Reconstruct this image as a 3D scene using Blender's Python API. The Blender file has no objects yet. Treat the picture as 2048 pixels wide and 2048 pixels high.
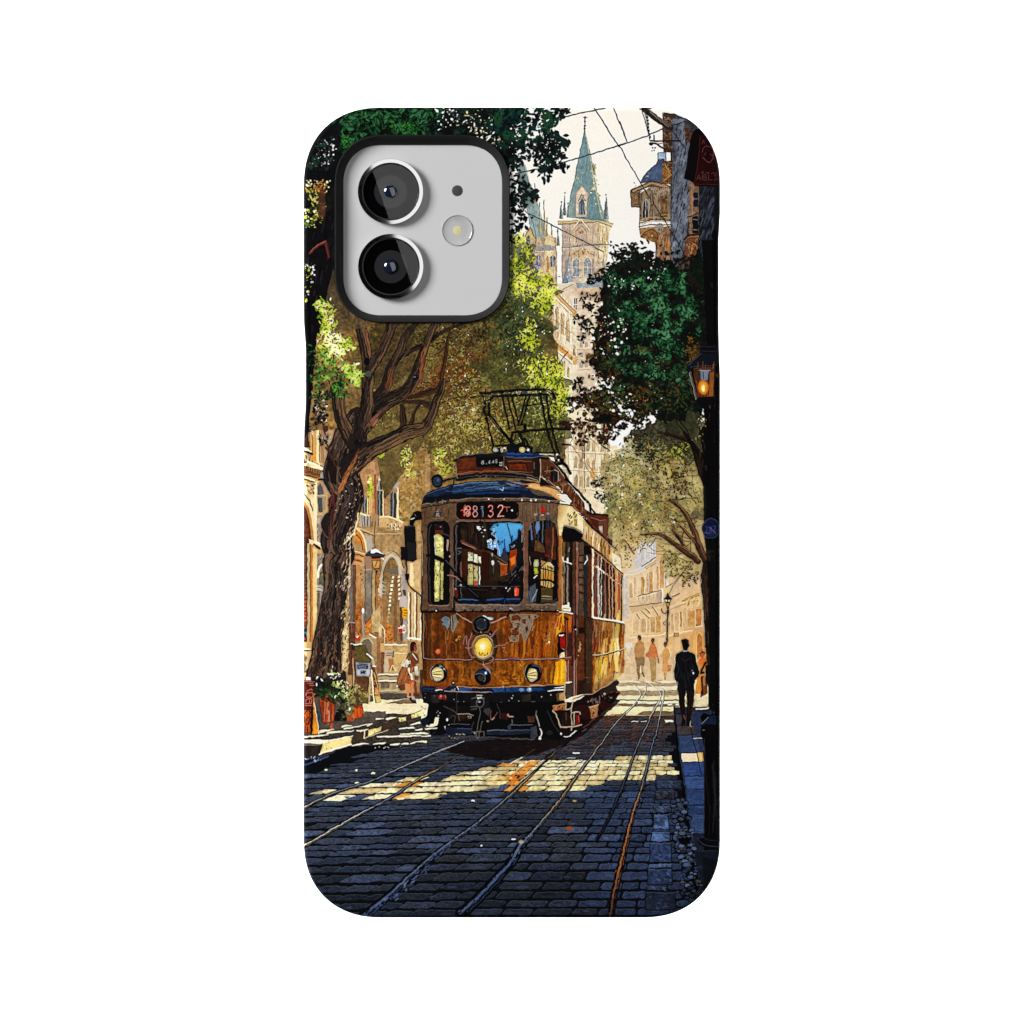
import bpy, bmesh, math
from mathutils import Vector

# ---------------------------------------------------------------- camera, world, lamps, exposure
sc = bpy.context.scene
PXM = 9.364e-5                       # metres for one unit of the layout (the photograph's own pixels)
def wx(x): return (x - 1024.0) * PXM
def wy(y): return (1024.0 - y) * PXM
TOP = 0.0105                         # height of the back of the case above the table

cam_d = bpy.data.cameras.new('camera'); cam = bpy.data.objects.new('camera', cam_d)
sc.collection.objects.link(cam); sc.camera = cam
HC = 0.9
cam.location = (0, 0, TOP + HC); cam.rotation_euler = (0, 0, 0)
cam_d.sensor_width = 36.0; cam_d.lens = 36.0 * HC / (2048 * PXM)
cam_d.clip_start = 0.05; cam_d.clip_end = 60

world = bpy.data.worlds.new('World'); sc.world = world; world.use_nodes = True
bg = world.node_tree.nodes['Background']; bg.inputs['Color'].default_value = (1, 1, 1, 1); bg.inputs['Strength'].default_value = 0.005

def area(name, loc, target, sx, sy, power, spin=0.0):
    d = bpy.data.lights.new(name, 'AREA'); d.shape = 'RECTANGLE'; d.size = sx; d.size_y = sy; d.energy = power
    o = bpy.data.objects.new(name, d); sc.collection.objects.link(o); o.location = loc
    z = (Vector(loc) - Vector(target)).normalized()
    o.rotation_euler = z.to_track_quat('Z', 'Y').to_euler()
    if spin: o.rotation_euler.rotate_axis('Z', spin)
    return o

# overhead soft box above the camera: its straight left edge is what the lens glass mirrors
HS = 1.4; K = 1 + HS / HC
e1 = Vector((wx(745) * K, wy(342) * K)); e2 = Vector((wx(825) * K, wy(575) * K)); ed = (e2 - e1).normalized()
nrm = Vector((-ed.y, ed.x)); nrm = nrm if nrm.x > 0 else -nrm
mid = e1 + ed * 0.25 + nrm * 0.55
soft = area('overhead_softbox', (mid.x, mid.y, TOP + HS), (mid.x, mid.y, 0), 1.1, 2.2, 13.0)
soft.rotation_euler = (0, 0, math.atan2(ed.y, ed.x) + math.pi / 2)
key = area('key_softbox', (-1.52, 0.68, 1.03), (0, 0.0, 0), 0.74, 0.74, 106.0)
area('added_floor_fill_left', (-0.95, 0, -0.10), (0.05, 0, -0.34), 1.0, 0.14, 30.0); area('added_floor_fill_right', (0.95, 0, -0.10), (-0.05, 0, -0.34), 1.0, 0.14, 30.0)  # added lamps, unseen below the glass, that brighten the floor to pure white

sc.view_settings.view_transform = 'Standard'; sc.view_settings.look = 'None'
sc.view_settings.exposure = 0.0; sc.view_settings.gamma = 1.0; sc.view_settings.use_curve_mapping = False
LIGHT = 1.82                          # light falling on the print; pigment = picture / LIGHT

# ---------------------------------------------------------------- helpers
def material(name, color=(.5, .5, .5), rough=.5, metal=0.0, spec=.5, noise=0.0, scale=900.0, bump=0.0):
    m = bpy.data.materials.new(name); m.use_nodes = True; nt = m.node_tree; b = nt.nodes['Principled BSDF']
    b.inputs['Base Color'].default_value = (*color, 1); b.inputs['Roughness'].default_value = rough
    b.inputs['Metallic'].default_value = metal; b.inputs['Specular IOR Level'].default_value = spec
    if noise or bump:
        tc = nt.nodes.new('ShaderNodeTexCoord'); n = nt.nodes.new('ShaderNodeTexNoise'); n.inputs['Scale'].default_value = scale; n.inputs['Detail'].default_value = 4
        nt.links.new(tc.outputs['Object'], n.inputs['Vector'])
        if noise:
            r = nt.nodes.new('ShaderNodeMapRange'); r.inputs['To Min'].default_value = 1 - noise; r.inputs['To Max'].default_value = 1 + noise
            mx = nt.nodes.new('ShaderNodeVectorMath'); mx.operation = 'SCALE'; mx.inputs[0].default_value = color
            nt.links.new(n.outputs['Fac'], r.inputs['Value']); nt.links.new(r.outputs['Result'], mx.inputs['Scale']); nt.links.new(mx.outputs['Vector'], b.inputs['Base Color'])
        if bump:
            bp = nt.nodes.new('ShaderNodeBump'); bp.inputs['Strength'].default_value = bump; bp.inputs['Distance'].default_value = 2e-5
            nt.links.new(n.outputs['Fac'], bp.inputs['Height']); nt.links.new(bp.outputs['Normal'], b.inputs['Normal'])
    return m

def link(name, bm, mat, parent=None, smooth=True):
    me = bpy.data.meshes.new(name); bmesh.ops.recalc_face_normals(bm, faces=bm.faces); bm.to_mesh(me); bm.free()
    if smooth:
        for p in me.polygons: p.use_smooth = True
        me.set_sharp_from_angle(angle=math.radians(38))
    me.materials.append(mat); o = bpy.data.objects.new(name, me); sc.collection.objects.link(o)
    if parent: o.parent = parent
    return o

def thing(name, label, cat, loc=(0, 0, 0)):
    o = bpy.data.objects.new(name, None); sc.collection.objects.link(o); o.location = loc; o.empty_display_size = .01
    o['label'] = label; o['category'] = cat
    return o

def loops(bm, rings, close=True):
    """bridge successive rings of 3-D points; returns the BMVert rings"""
    vs = [[bm.verts.new(p) for p in r] for r in rings]
    for a, b in zip(vs, vs[1:]):
        n = len(a)
        for i in range(n):
            bm.faces.new((a[i], a[(i + 1) % n], b[(i + 1) % n], b[i]))
    return vs

def circle(cx, cy, r, z, n=96):
    return [(cx + r * math.cos(2 * math.pi * i / n), cy + r * math.sin(2 * math.pi * i / n), z) for i in range(n)]

def lathe(cx, cy, prof, n=96, cap0=False, cap1=False):
    bm = bmesh.new(); v = loops(bm, [circle(cx, cy, r, z, n) for r, z in prof])
    if cap0: bm.faces.new(v[0])
    if cap1: bm.faces.new(v[-1])
    return bm

def rounded(x0, y0, x1, y1, r, e=2.25, n=20):
    """outline of a rounded rectangle in layout units, corners a little squarer than a circle"""
    pts = []
    for cx, cy, a0 in ((x1 - r, y0 + r, -90), (x1 - r, y1 - r, 0), (x0 + r, y1 - r, 90), (x0 + r, y0 + r, 180)):
        for k in range(n + 1):
            a = math.radians(a0 + 90 * k / n); c, s = math.cos(a), math.sin(a)
            pts.append((cx + r * math.copysign(abs(c) ** (2 / e), c), cy + r * math.copysign(abs(s) ** (2 / e), s)))
        nx = {-90: (x1, y1 - r), 0: (x0 + r, y1), 90: (x0, y0 + r), 180: (x1 - r, y0)}[a0]
        px, py = pts[-1]
        m = 24
        for k in range(1, m):
            pts.append((px + (nx[0] - px) * k / m, py + (nx[1] - py) * k / m))
    return pts

def inset(pts, d):
    n = len(pts); out = []
    for i in range(n):
        (ax, ay), (bx, by) = pts[i - 1], pts[(i + 1) % n]
        dx, dy = bx - ax, by - ay; l = math.hypot(dx, dy) + 1e-9
        out.append((pts[i][0] - dy / l * d, pts[i][1] + dx / l * d))
    return out

def ring3(pts, z): return [(wx(x), wy(y), z) for x, y in pts]

def fill(bm, vs):
    es = []
    for r in vs:
        for i in range(len(r)):
            e = bm.edges.get((r[i], r[(i + 1) % len(r)])) or bm.edges.new((r[i], r[(i + 1) % len(r)])); es.append(e)
    bmesh.ops.triangle_fill(bm, edges=es, use_beauty=True, use_dissolve=False)

# ---------------------------------------------------------------- added clear glass sheet, raised over a white floor to lose the phone's shadow
bm = bmesh.new(); bmesh.ops.create_grid(bm, x_segments=8, y_segments=8, size=6.0)
floor = link('floor', bm, material('white_paper', (.94, .94, .94), .9, 0, .1, .01, 60.0)); floor.location.z = -0.34
floor['kind'] = 'structure'; floor['label'] = 'plain white paper floor under the glass'
def coverglass(name, tint=.93, ior=1.5):
    m = bpy.data.materials.new(name); m.use_nodes = True; nt = m.node_tree; nt.nodes.clear()
    out = nt.nodes.new('ShaderNodeOutputMaterial'); mx = nt.nodes.new('ShaderNodeMixShader'); t = nt.nodes.new('ShaderNodeBsdfTransparent'); g = nt.nodes.new('ShaderNodeBsdfGlossy'); f = nt.nodes.new('ShaderNodeFresnel')
    f.inputs['IOR'].default_value = ior; g.inputs['Roughness'].default_value = 0.0; t.inputs['Color'].default_value = (tint, tint, tint, 1)
    ge = nt.nodes.new('ShaderNodeNewGeometry'); fr = nt.nodes.new('ShaderNodeMath'); fr.operation = 'SUBTRACT'; fr.inputs[0].default_value = 1.0; mu = nt.nodes.new('ShaderNodeMath'); mu.operation = 'MULTIPLY'
    nt.links.new(ge.outputs['Backfacing'], fr.inputs[1]); nt.links.new(fr.outputs[0], mu.inputs[0]); nt.links.new(f.outputs[0], mu.inputs[1])   # reflect at the outer face only
    nt.links.new(mu.outputs[0], mx.inputs[0]); nt.links.new(t.outputs[0], mx.inputs[1]); nt.links.new(g.outputs[0], mx.inputs[2]); nt.links.new(mx.outputs[0], out.inputs['Surface'])
    return m
bm = bmesh.new(); bmesh.ops.create_cube(bm, size=1); bmesh.ops.scale(bm, vec=(1.3, 1.0, .006), verts=bm.verts)
table = link('added_glass_sheet', bm, coverglass('clear_glass', .985), None, False); table.location.z = -0.0033
table['kind'] = 'structure'; table['label'] = 'clear glass sheet added under the phone to keep its shadow out of view'
# ---------------------------------------------------------------- printed picture: a small 2-D paint kit
import numpy as np, math
S = 1.5                                   # canvas pixels per layout unit
PX0, PY0, PW, PH = 592, 200, 864, 1652    # layout window of the print
CW, CH = int(PW * S), int(PH * S)
rng = np.random.default_rng(7)
img = np.zeros((CH, CW, 3), np.float32)

def vnoise(cell, seed, octs=3):
    r = np.random.default_rng(seed)
    out = np.zeros((CH, CW), np.float32); amp = 1.0; tot = 0
    for o in range(octs):
        c = max(cell * S / 2 ** o, 1.5)
        gh, gw = int(CH / c) + 3, int(CW / c) + 3
        g = r.random((gh, gw), dtype=np.float32)
        y = np.arange(CH, dtype=np.float32) / c; x = np.arange(CW, dtype=np.float32) / c
        yi = y.astype(int); xi = x.astype(int)
        fy = (y - yi)[:, None]; fx = (x - xi)[None, :]
        fy = fy * fy * (3 - 2 * fy); fx = fx * fx * (3 - 2 * fx)
        a = g[yi][:, xi]; b = g[yi][:, xi + 1]; c0 = g[yi + 1][:, xi]; d = g[yi + 1][:, xi + 1]
        out += amp * ((a * (1 - fx) + b * fx) * (1 - fy) + (c0 * (1 - fx) + d * fx) * fy)
        tot += amp; amp *= 0.55
    out /= tot
    return np.clip((out - 0.5) * 1.6 + 0.5, 0, 1)

NB, NM, NF = vnoise(60, 1), vnoise(18, 2), vnoise(5, 3, 2)
NMF = .5 * NM + .5 * NF; NTX = .35 * NF + .65 * vnoise(2.2, 5, 1)

def nz(field, x, y):
    j = min(max(int((x - PX0) * S), 0), CW - 1); i = min(max(int((y - PY0) * S), 0), CH - 1)
    return field[i, j]

def Z(x0, y0, s):
    return lambda *p: [(x0 + p[i] / s, y0 + p[i + 1] / s) for i in range(0, len(p), 2)]

V1, V2, V3, V4 = Z(600, 200, 4.2), Z(1000, 200, 4.2), Z(600, 600, 4.6), Z(1020, 600, 4.493)
V5, V6, V7, V8 = Z(600, 1000, 4.6), Z(1020, 1000, 4.493), Z(600, 1400, 4.293), Z(1020, 1400, 4.293)
A, B, C = Z(840, 960, 9.66), Z(840, 1160, 9.66), Z(840, 1340, 9.66)
D, E, F = Z(1020, 960, 8.05), Z(1020, 1180, 8.05), Z(1020, 1340, 8.05)
G, HH, I, J = Z(940, 770, 9.66), Z(600, 860, 7.728), Z(600, 1100, 7.728), Z(600, 1300, 7.431)
K, LV, M, N = Z(1230, 1060, 8.782), Z(1230, 1260, 8.782), Z(1030, 220, 5.085), Z(1240, 200, 5.367)
O, Q = Z(1000, 540, 7.43), Z(600, 640, 6.44)

def box(pts, pad=0):
    xs = [p[0] for p in pts]; ys = [p[1] for p in pts]
    x0 = max(int((min(xs) - pad - PX0) * S), 0); x1 = min(int((max(xs) + pad - PX0) * S) + 2, CW)
    y0 = max(int((min(ys) - pad - PY0) * S), 0); y1 = min(int((max(ys) + pad - PY0) * S) + 2, CH)
    return x0, y0, x1, y1

def inside(pts, x0, y0, x1, y1):
    X = (np.arange(x0, x1, dtype=np.float32) + .5) / S + PX0
    Y = ((np.arange(y0, y1, dtype=np.float32) + .5) / S + PY0)[:, None]
    m = np.zeros((y1 - y0, x1 - x0), bool)
    n = len(pts)
    for k in range(n):
        (ax, ay), (bx, by) = pts[k], pts[(k + 1) % n]
        if ay == by: continue
        t = ax + (Y - ay) * ((bx - ax) / (by - ay))
        m ^= ((ay > Y) != (by > Y)) & (X < t)
    return m, X, Y

def P(pts, col, a=1.0, tex=0.0, field=None):
    """fill a polygon; col is a colour or f(X, Y) -> colour; tex adds mottling"""
    x0, y0, x1, y1 = box(pts)
    if x1 <= x0 or y1 <= y0: return
    m, X, Y = inside(pts, x0, y0, x1, y1)
    put(m.astype(np.float32) * a, x0, y0, x1, y1, col, X, Y, tex, field)

def put(cov, x0, y0, x1, y1, col, X=None, Y=None, tex=0.0, field=None):
    c = col(X, Y) if callable(col) else np.array(col, np.float32)
    if tex:
        f = (NMF if field is None else field)[y0:y1, x0:x1, None] - .5
        c = c * (1 + 1.5 * tex * f)
    v = img[y0:y1, x0:x1]
    v += (c - v) * cov[..., None]

def grad(c0, c1, p0, p1):
    c0 = np.array(c0, np.float32); c1 = np.array(c1, np.float32)
    dx, dy = p1[0] - p0[0], p1[1] - p0[1]; q = dx * dx + dy * dy
    def f(X, Y):
        t = np.clip(((X - p0[0]) * dx + (Y - p0[1]) * dy) / q, 0, 1)
        return c0 + (c1 - c0) * np.broadcast_to(t, (Y.shape[0], X.shape[-1]))[..., None]
    return f

def L(pts, w, col, a=1.0, soft=.6):
    """stroke along a polyline; w a width or one width per point"""
    ws = w if isinstance(w, (list, tuple)) else [w] * len(pts)
    x0, y0, x1, y1 = box(pts, max(ws))
    if x1 <= x0 or y1 <= y0: return
    cov = np.zeros((y1 - y0, x1 - x0), np.float32)
    for (p, q, w0, w1) in zip(pts, pts[1:], ws, ws[1:]):
        u0, v0, u1, v1 = box([p, q], max(w0, w1))
        if u1 <= u0 or v1 <= v0: continue
        X = (np.arange(u0, u1, dtype=np.float32) + .5) / S + PX0
        Y = ((np.arange(v0, v1, dtype=np.float32) + .5) / S + PY0)[:, None]
        dx, dy = q[0] - p[0], q[1] - p[1]; qq = dx * dx + dy * dy + 1e-9
        t = np.clip(((X - p[0]) * dx + (Y - p[1]) * dy) / qq, 0, 1)
        d = np.hypot(X - p[0] - t * dx, Y - p[1] - t * dy)
        c = np.clip((w0 + (w1 - w0) * t) / 2 - d + soft * .5, 0, soft) / soft
        s = cov[v0 - y0:v1 - y0, u0 - x0:u1 - x0]
        np.maximum(s, c, out=s)
    put(cov * a, x0, y0, x1, y1, col)

def curve(pts, n=6):
    """Catmull-Rom through the points"""
    p = [pts[0]] + list(pts) + [pts[-1]]; out = []
    for k in range(1, len(p) - 2):
        a, b, c, d = p[k - 1], p[k], p[k + 1], p[k + 2]
        for i in range(n):
            t = i / n
            out.append(tuple(.5 * (2 * b[j] + (c[j] - a[j]) * t + (2 * a[j] - 5 * b[j] + 4 * c[j] - d[j]) * t * t
                                   + (3 * b[j] - a[j] - 3 * c[j] + d[j]) * t ** 3) for j in (0, 1)))
    return out + [pts[-1]]

def ring(cx, cy, rx, ry, a0=0, a1=360, n=28):
    return [(cx + rx * math.cos(math.radians(a0 + (a1 - a0) * k / n)), cy + ry * math.sin(math.radians(a0 + (a1 - a0) * k / n))) for k in range(n + 1)]

def EL(c, rx, ry, col, a=1.0, tex=0):
    P(ring(c[0], c[1], rx, ry)[:-1], col, a, tex)

def R(pts2, col, a=1.0, tex=0):
    (x0, y0), (x1, y1) = pts2
    P([(x0, y0), (x1, y0), (x1, y1), (x0, y1)], col, a, tex)

def outlined(pts, col, line=(40, 28, 22), w=1.2, a=1, tex=0):
    P(pts, col, a, tex); L(list(pts) + [pts[0]], w, line, .8)

def leaf(x, y, l, ang, col, fat=.42, a=1.0, rim=None):
    ca, sa = math.cos(ang), math.sin(ang)
    if rim: leaf(x + .3, y + .6, l + 2.2, ang, rim, fat * 1.12, a)
    P([(x + u * l * ca - v * l * sa * fat, y + u * l * sa + v * l * ca * fat)
       for u, v in ((-.5, 0), (-.2, .42), (.12, .4), (.5, 0), (.15, -.42), (-.2, -.38))], col, a)

def mix(a, b, t):
    return tuple(a[k] + (b[k] - a[k]) * t for k in range(3))

def pal(cols, t):
    t = min(max(t, 0), .9999) * (len(cols) - 1); k = int(t)
    return mix(cols[k], cols[k + 1], t - k)

def foliage(blobs, n, cols, size=(4, 9), spread=.35, a=1.0, hole=0.0, fat=.42, field=None, droop=None, bias=0.0, rim=None):
    """leaf clusters: blobs (cx, cy, rx, ry); darker leaves are laid first"""
    ar = np.array([b[2] * b[3] for b in blobs], float); ar /= ar.sum()
    fld = NM if field is None else field
    items = []
    for _ in range(n):
        b = blobs[rng.choice(len(blobs), p=ar)]
        r = math.sqrt(rng.random()) * (1 + .18 * rng.standard_normal()); th = rng.random() * 2 * math.pi
        x, y = b[0] + b[2] * r * math.cos(th), b[1] + b[3] * r * math.sin(th)
        f = nz(fld, x, y)
        if f < hole: continue
        t = f + spread * (rng.random() - .5) - .18 * (y - b[1]) / b[3] * (1 if bias >= 0 else -1) + bias
        items.append((t, x, y))
    items.sort(key=lambda q: q[0] + .25 * rng.random())
    for t, x, y in items:
        ang = rng.random() * 6.28 if droop is None else droop + .8 * rng.standard_normal()
        l_ = size[0] + (size[1] - size[0]) * rng.random()
        leaf(x, y, l_, ang, pal(cols, t), fat, a, rim)
        if rim and l_ > 8: L([(x - .3 * l_ * math.cos(ang), y - .3 * l_ * math.sin(ang)), (x + .35 * l_ * math.cos(ang), y + .35 * l_ * math.sin(ang))], .7, mix(pal(cols, t), (150, 190, 160), .45), .7)

def mottle(pts, n, cols, size=(3, 7), a=.8, ang=None, asp=.5):
    """dabs of colour inside a polygon"""
    x0, y0, x1, y1 = box(pts)
    if x1 <= x0 or y1 <= y0: return
    m, _, _ = inside(pts, x0, y0, x1, y1)
    ys, xs = np.nonzero(m)
    if not len(ys): return
    for k in rng.integers(0, len(ys), n):
        x, y = (xs[k] + x0) / S + PX0, (ys[k] + y0) / S + PY0
        leaf(x, y, size[0] + (size[1] - size[0]) * rng.random(), rng.random() * 6.28 if ang is None else ang + .2 * rng.standard_normal(),
             cols[rng.integers(len(cols))], asp, a)

def dots(pts, n, r, cols, a=1.0):
    x0, y0, x1, y1 = box(pts)
    if x1 <= x0 or y1 <= y0: return
    m, _, _ = inside(pts, x0, y0, x1, y1)
    ys, xs = np.nonzero(m)
    for k in rng.integers(0, len(ys), n):
        x, y = (xs[k] + x0) / S + PX0, (ys[k] + y0) / S + PY0
        q = r[0] + (r[1] - r[0]) * rng.random() ** 2
        EL((x, y), q * (.7 + .6 * rng.random()), q * (.7 + .6 * rng.random()), cols[rng.integers(len(cols))], a)

def bark(pts, ws, cols, n=60, seg=14, light=1, root=.55):
    """a limb: body along the path, then streaks that run along it"""
    c = curve(pts, 8); m = len(c)
    w = np.interp(np.linspace(0, 1, m), np.linspace(0, 1, len(ws)), ws) * np.interp(np.arange(m), [0, 7], [root, 1])
    L(c, [x + 1.6 for x in w], cols[0]); L(c, list(w), cols[1])
    for _ in range(n):
        k = rng.integers(0, m - 2); e = min(m - 1, k + 2 + rng.integers(seg)); t = rng.random() * 1.8 - .9; wob, ph = rng.random(), 6.28 * rng.random()
        p = []
        for j in range(k, e + 1):
            q0, q1 = c[max(j - 1, 0)], c[min(j + 1, m - 1)]
            dx, dy = q1[0] - q0[0], q1[1] - q0[1]; d = math.hypot(dx, dy) + 1e-6
            o = t * w[j] / 2 + .012 * w[j] * rng.standard_normal() + .022 * w[j] * wob * math.sin(j * .9 + ph)
            p.append((c[j][0] - dy / d * o, c[j][1] + dx / d * o))
        u = .5 + .5 * t * light + .45 * rng.standard_normal()
        L(p, max(.8, w[k] * (.03 + .05 * rng.random())), pal(cols, u), .75)

def mass(blobs, col, rough=.22, a=1.0, tex=.3):
    """solid patches with ragged outlines, laid under leaves"""
    for cx, cy, rx, ry in blobs:
        n = 44; ph = rng.random(4) * 6.28; p = []
        for k in range(n):
            th = 6.2832 * k / n; r = 1 + rough * (.45 * math.sin(3 * th + ph[0]) + .35 * math.sin(7 * th + ph[1]) + .4 * math.sin(13 * th + ph[2]) + .5 * (rng.random() - .5))
            p.append((cx + rx * r * math.cos(th), cy + ry * r * math.sin(th)))
        P(p, col, a, tex)

def stripes(pts, n, cols, w=(1, 3), a=.7, ang=90, ln=(10, 40)):
    """straight dashes inside a polygon, all near one angle"""
    x0, y0, x1, y1 = box(pts)
    if x1 <= x0 or y1 <= y0: return
    m, _, _ = inside(pts, x0, y0, x1, y1)
    ys, xs = np.nonzero(m)
    keep = img[y0:y1, x0:x1].copy()
    for k in rng.integers(0, len(ys), n):
        x, y = (xs[k] + x0) / S + PX0, (ys[k] + y0) / S + PY0
        l = (ln[0] + (ln[1] - ln[0]) * rng.random()) / 2; th = math.radians(ang + 3 * rng.standard_normal())
        L([(x - l * math.cos(th), y - l * math.sin(th)), (x + l * math.cos(th), y + l * math.sin(th))],
          w[0] + (w[1] - w[0]) * rng.random(), cols[rng.integers(len(cols))], a)
    v = img[y0:y1, x0:x1]; v[~m] = keep[~m]

GLYPH = {'8': [[(.5, .47), (.15, .3), (.3, .03), (.7, .03), (.85, .3), (.5, .47), (.1, .72), (.3, .98), (.7, .98), (.9, .72), (.5, .47)]],
 '3': [[(.1, .15), (.4, 0), (.8, .1), (.8, .35), (.4, .47), (.85, .6), (.88, .85), (.5, 1), (.1, .88)]],
 '2': [[(.1, .2), (.35, 0), (.75, .05), (.85, .3), (.5, .6), (.1, 1), (.9, 1)]],
 '1': [[(.25, .2), (.55, 0), (.55, 1)]], '4': [[(.7, 1), (.7, 0), (.1, .7), (.95, .7)]], '5': [[(.85, 0), (.2, 0), (.15, .45), (.7, .42), (.85, .75), (.5, 1), (.1, .9)]],
 'T': [[(0, 0), (1, 0)], [(.55, 0), (.55, 1)]], 'A': [[(0, 1), (.5, 0), (1, 1)], [(.2, .65), (.8, .65)]],
 'B': [[(.1, 1), (.1, 0), (.7, .05), (.75, .4), (.1, .48), (.85, .6), (.85, .92), (.1, 1)]], 'L': [[(.1, 0), (.1, 1), (.85, 1)]],
 'S': [[(.9, .1), (.4, 0), (.1, .25), (.8, .65), (.7, .95), (.05, .95)]], 'C': [[(.9, .15), (.4, 0), (.1, .5), (.4, 1), (.9, .85)]],
 'E': [[(.9, 0), (.1, 0), (.1, 1), (.9, 1)], [(.1, .5), (.7, .5)]], 'N': [[(.1, 1), (.1, 0), (.9, 1), (.9, 0)]],
 'I': [[(.5, 0), (.5, 1)]], 'K': [[(.1, 0), (.1, 1)], [(.9, 0), (.1, .55), (.9, 1)]], '7': [[(.1, 0), (.9, 0), (.4, 1)]],
 'O': [[(.5, 0), (.1, .3), (.1, .7), (.5, 1), (.9, .7), (.9, .3), (.5, 0)]], 'R': [[(.1, 1), (.1, 0), (.8, .1), (.8, .4), (.1, .5), (.9, 1)]],
 'P': [[(.1, 1), (.1, 0), (.85, .1), (.85, .45), (.1, .52)]], 'V': [[(0, 0), (.5, 1), (1, 0)]], '-': [[(0, .5), (1, .5)]], '.': [[(.4, .95), (.6, .95)]]}
def text(s, x, y, w, h, lw, col, gap=.25, ux=(1, 0), uy=(0, 1)):
    for ch in s:
        for st in GLYPH.get(ch, []):
            q = curve(st, 4) if len(st) > 4 else st
            L([(x + ux[0] * u * w + uy[0] * v * h, y + ux[1] * u * w + uy[1] * v * h) for u, v in q], lw, col)
        x += ux[0] * w * (1 + gap); y += ux[1] * w * (1 + gap)
# ---- sky, far street
P([(592, 200), (1456, 200), (1456, 1852), (592, 1852)], (30, 34, 42))
P([(592, 200), (1456, 200), (1456, 1000), (592, 1000)], grad((249, 241, 227), (253, 249, 241), (1150, 220), (1250, 520)))
P([(592, 600), (1130, 600), (1130, 1040), (592, 1040)], (140, 110, 66), 1, .5)
# ---- second church tower
P(M(70, 490, 20, 655, 120, 1000, 170, 1340, 330, 1340, 285, 1150, 245, 980, 115, 640), grad((118, 130, 126), (150, 172, 170), (1040, 320), (1085, 470)), 1, .25)
for k in range(7): L(M(80 + 4 * k, 560, 170 + 24 * k, 1330), .9, (105, 122, 124), .5)
for x, y0, y1 in ((295, 935, 1270), (250, 960, 1250), (370, 1180, 1330), (437, 1230, 1380), (322, 1110, 1290), (200, 770, 960)):
    P(M(x, y0, x - 16, y1, x + 18, y1), (150, 138, 112)); L(M(x, y0 - 20, x, y0 + 30), 1.4, (90, 84, 74)); L(M(x + 6, y0 + 60, x + 12, y1), 1.4, (236, 214, 150), .9)
P(M(110, 1300, 420, 1300, 430, 1800, 130, 1800), (184, 160, 132), 1, .25)
P(M(300, 1290, 380, 1270, 415, 1400, 405, 1700, 300, 1650), (228, 200, 152), 1, .2)
P(M(95, 1310, 150, 1190, 205, 1310), (206, 176, 130)); L(M(95, 1310, 150, 1190, 205, 1310), 1.8, (128, 98, 70))
P(M(120, 1300, 150, 1270, 160, 1400, 120, 1400), (88, 92, 104))
P(M(205, 1400, 300, 1370, 420, 1380, 400, 1430, 210, 1440), (150, 150, 150)); L(M(205, 1440, 405, 1430), 1.5, (240, 225, 190))
for cx in (243, 385): P([(1030 + cx / 5.085 + dx, 220 + y / 5.085) for dx, y in ((-5, 1590), (-5, 1500), (0, 1470), (5, 1500), (5, 1590))], (98, 104, 122)); L(M(cx, 1480, cx, 1590), 1.5, (226, 220, 205))
P([(1030 + 330 / 5.085 + dx, 220 + y / 5.085) for dx, y in ((-4, 1650), (-4, 1520), (0, 1480), (4, 1520), (4, 1650))], (184, 138, 84))
L(M(315, 1650, 315, 1500, 330, 1465, 350, 1500, 350, 1650), 1.2, (240, 224, 190))
P(M(140, 1610, 190, 1570, 250, 1580, 240, 1720, 180, 1720), (136, 140, 164), 1, .25); L(M(140, 1610, 190, 1570, 250, 1580), 1.4, (88, 86, 100))
stripes(M(110, 1300, 430, 1300, 430, 1750, 110, 1750), 90, [(150, 122, 92), (240, 222, 186), (172, 150, 126)], (.7, 1.5), .55, 90, (5, 16))
# ---- main church tower
P(M(480, 1130, 1000, 1160, 960, 1235, 945, 1440, 905, 1760, 480, 1760), (206, 182, 154), 1, .2)
P(M(480, 1140, 565, 1140, 560, 1750, 480, 1750), (190, 172, 158), .8, .2)
P(M(845, 1130, 1000, 1160, 955, 1240, 940, 1440, 900, 1700, 850, 1420), (240, 220, 172), 1, .2)
stripes(M(845, 1160, 950, 1200, 935, 1450, 860, 1450), 60, [(176, 134, 72), (252, 240, 200), (206, 168, 100)], (.8, 1.6), .8, 90, (4, 18))
stripes(M(480, 1160, 850, 1160, 860, 1480, 480, 1480), 110, [(182, 160, 140), (232, 214, 190), (168, 150, 140)], (.6, 1.3), .5, 90, (5, 16))
P(M(435, 1125, 860, 1098, 1008, 1150, 985, 1190, 845, 1140, 440, 1165), (228, 204, 156)); L(M(440, 1165, 845, 1138, 985, 1190), 1.6, (136, 108, 80)); L(M(440, 1140, 850, 1112, 1000, 1160), 1, (160, 128, 90))
for k in range(26): L(M(450 + 15 * k, 1152 - k, 450 + 15 * k, 1162 - k), 1.2, (120, 92, 66), .8)
P(M(711, 185, 660, 420, 575, 840, 525, 1090, 960, 1135, 885, 1000, 835, 800, 770, 440), lambda X, Y: grad((152, 170, 166), (112, 136, 140), (1130, 0), (1166, 0))(X, Y), 1, .16)
P(M(711, 185, 770, 440, 835, 800, 885, 1000, 960, 1135, 880, 1110, 800, 720, 745, 400), (158, 170, 160), .9, .2)
stripes(M(690, 330, 575, 850, 540, 1090, 860, 1100, 770, 620, 740, 360), 120, [(100, 130, 134), (170, 192, 188), (132, 160, 160)], (.6, 1.2), .5, 98, (6, 24))
L(M(711, 190, 575, 840, 525, 1090), 1.1, (96, 112, 112)); L(M(711, 190, 748, 400, 800, 720, 880, 1100), 1.2, (206, 200, 160))
dots(M(780, 540, 830, 560, 880, 1040, 800, 1050, 760, 800), 46, (1, 2.6), [(232, 214, 130), (245, 240, 205), (190, 168, 90)])
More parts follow.
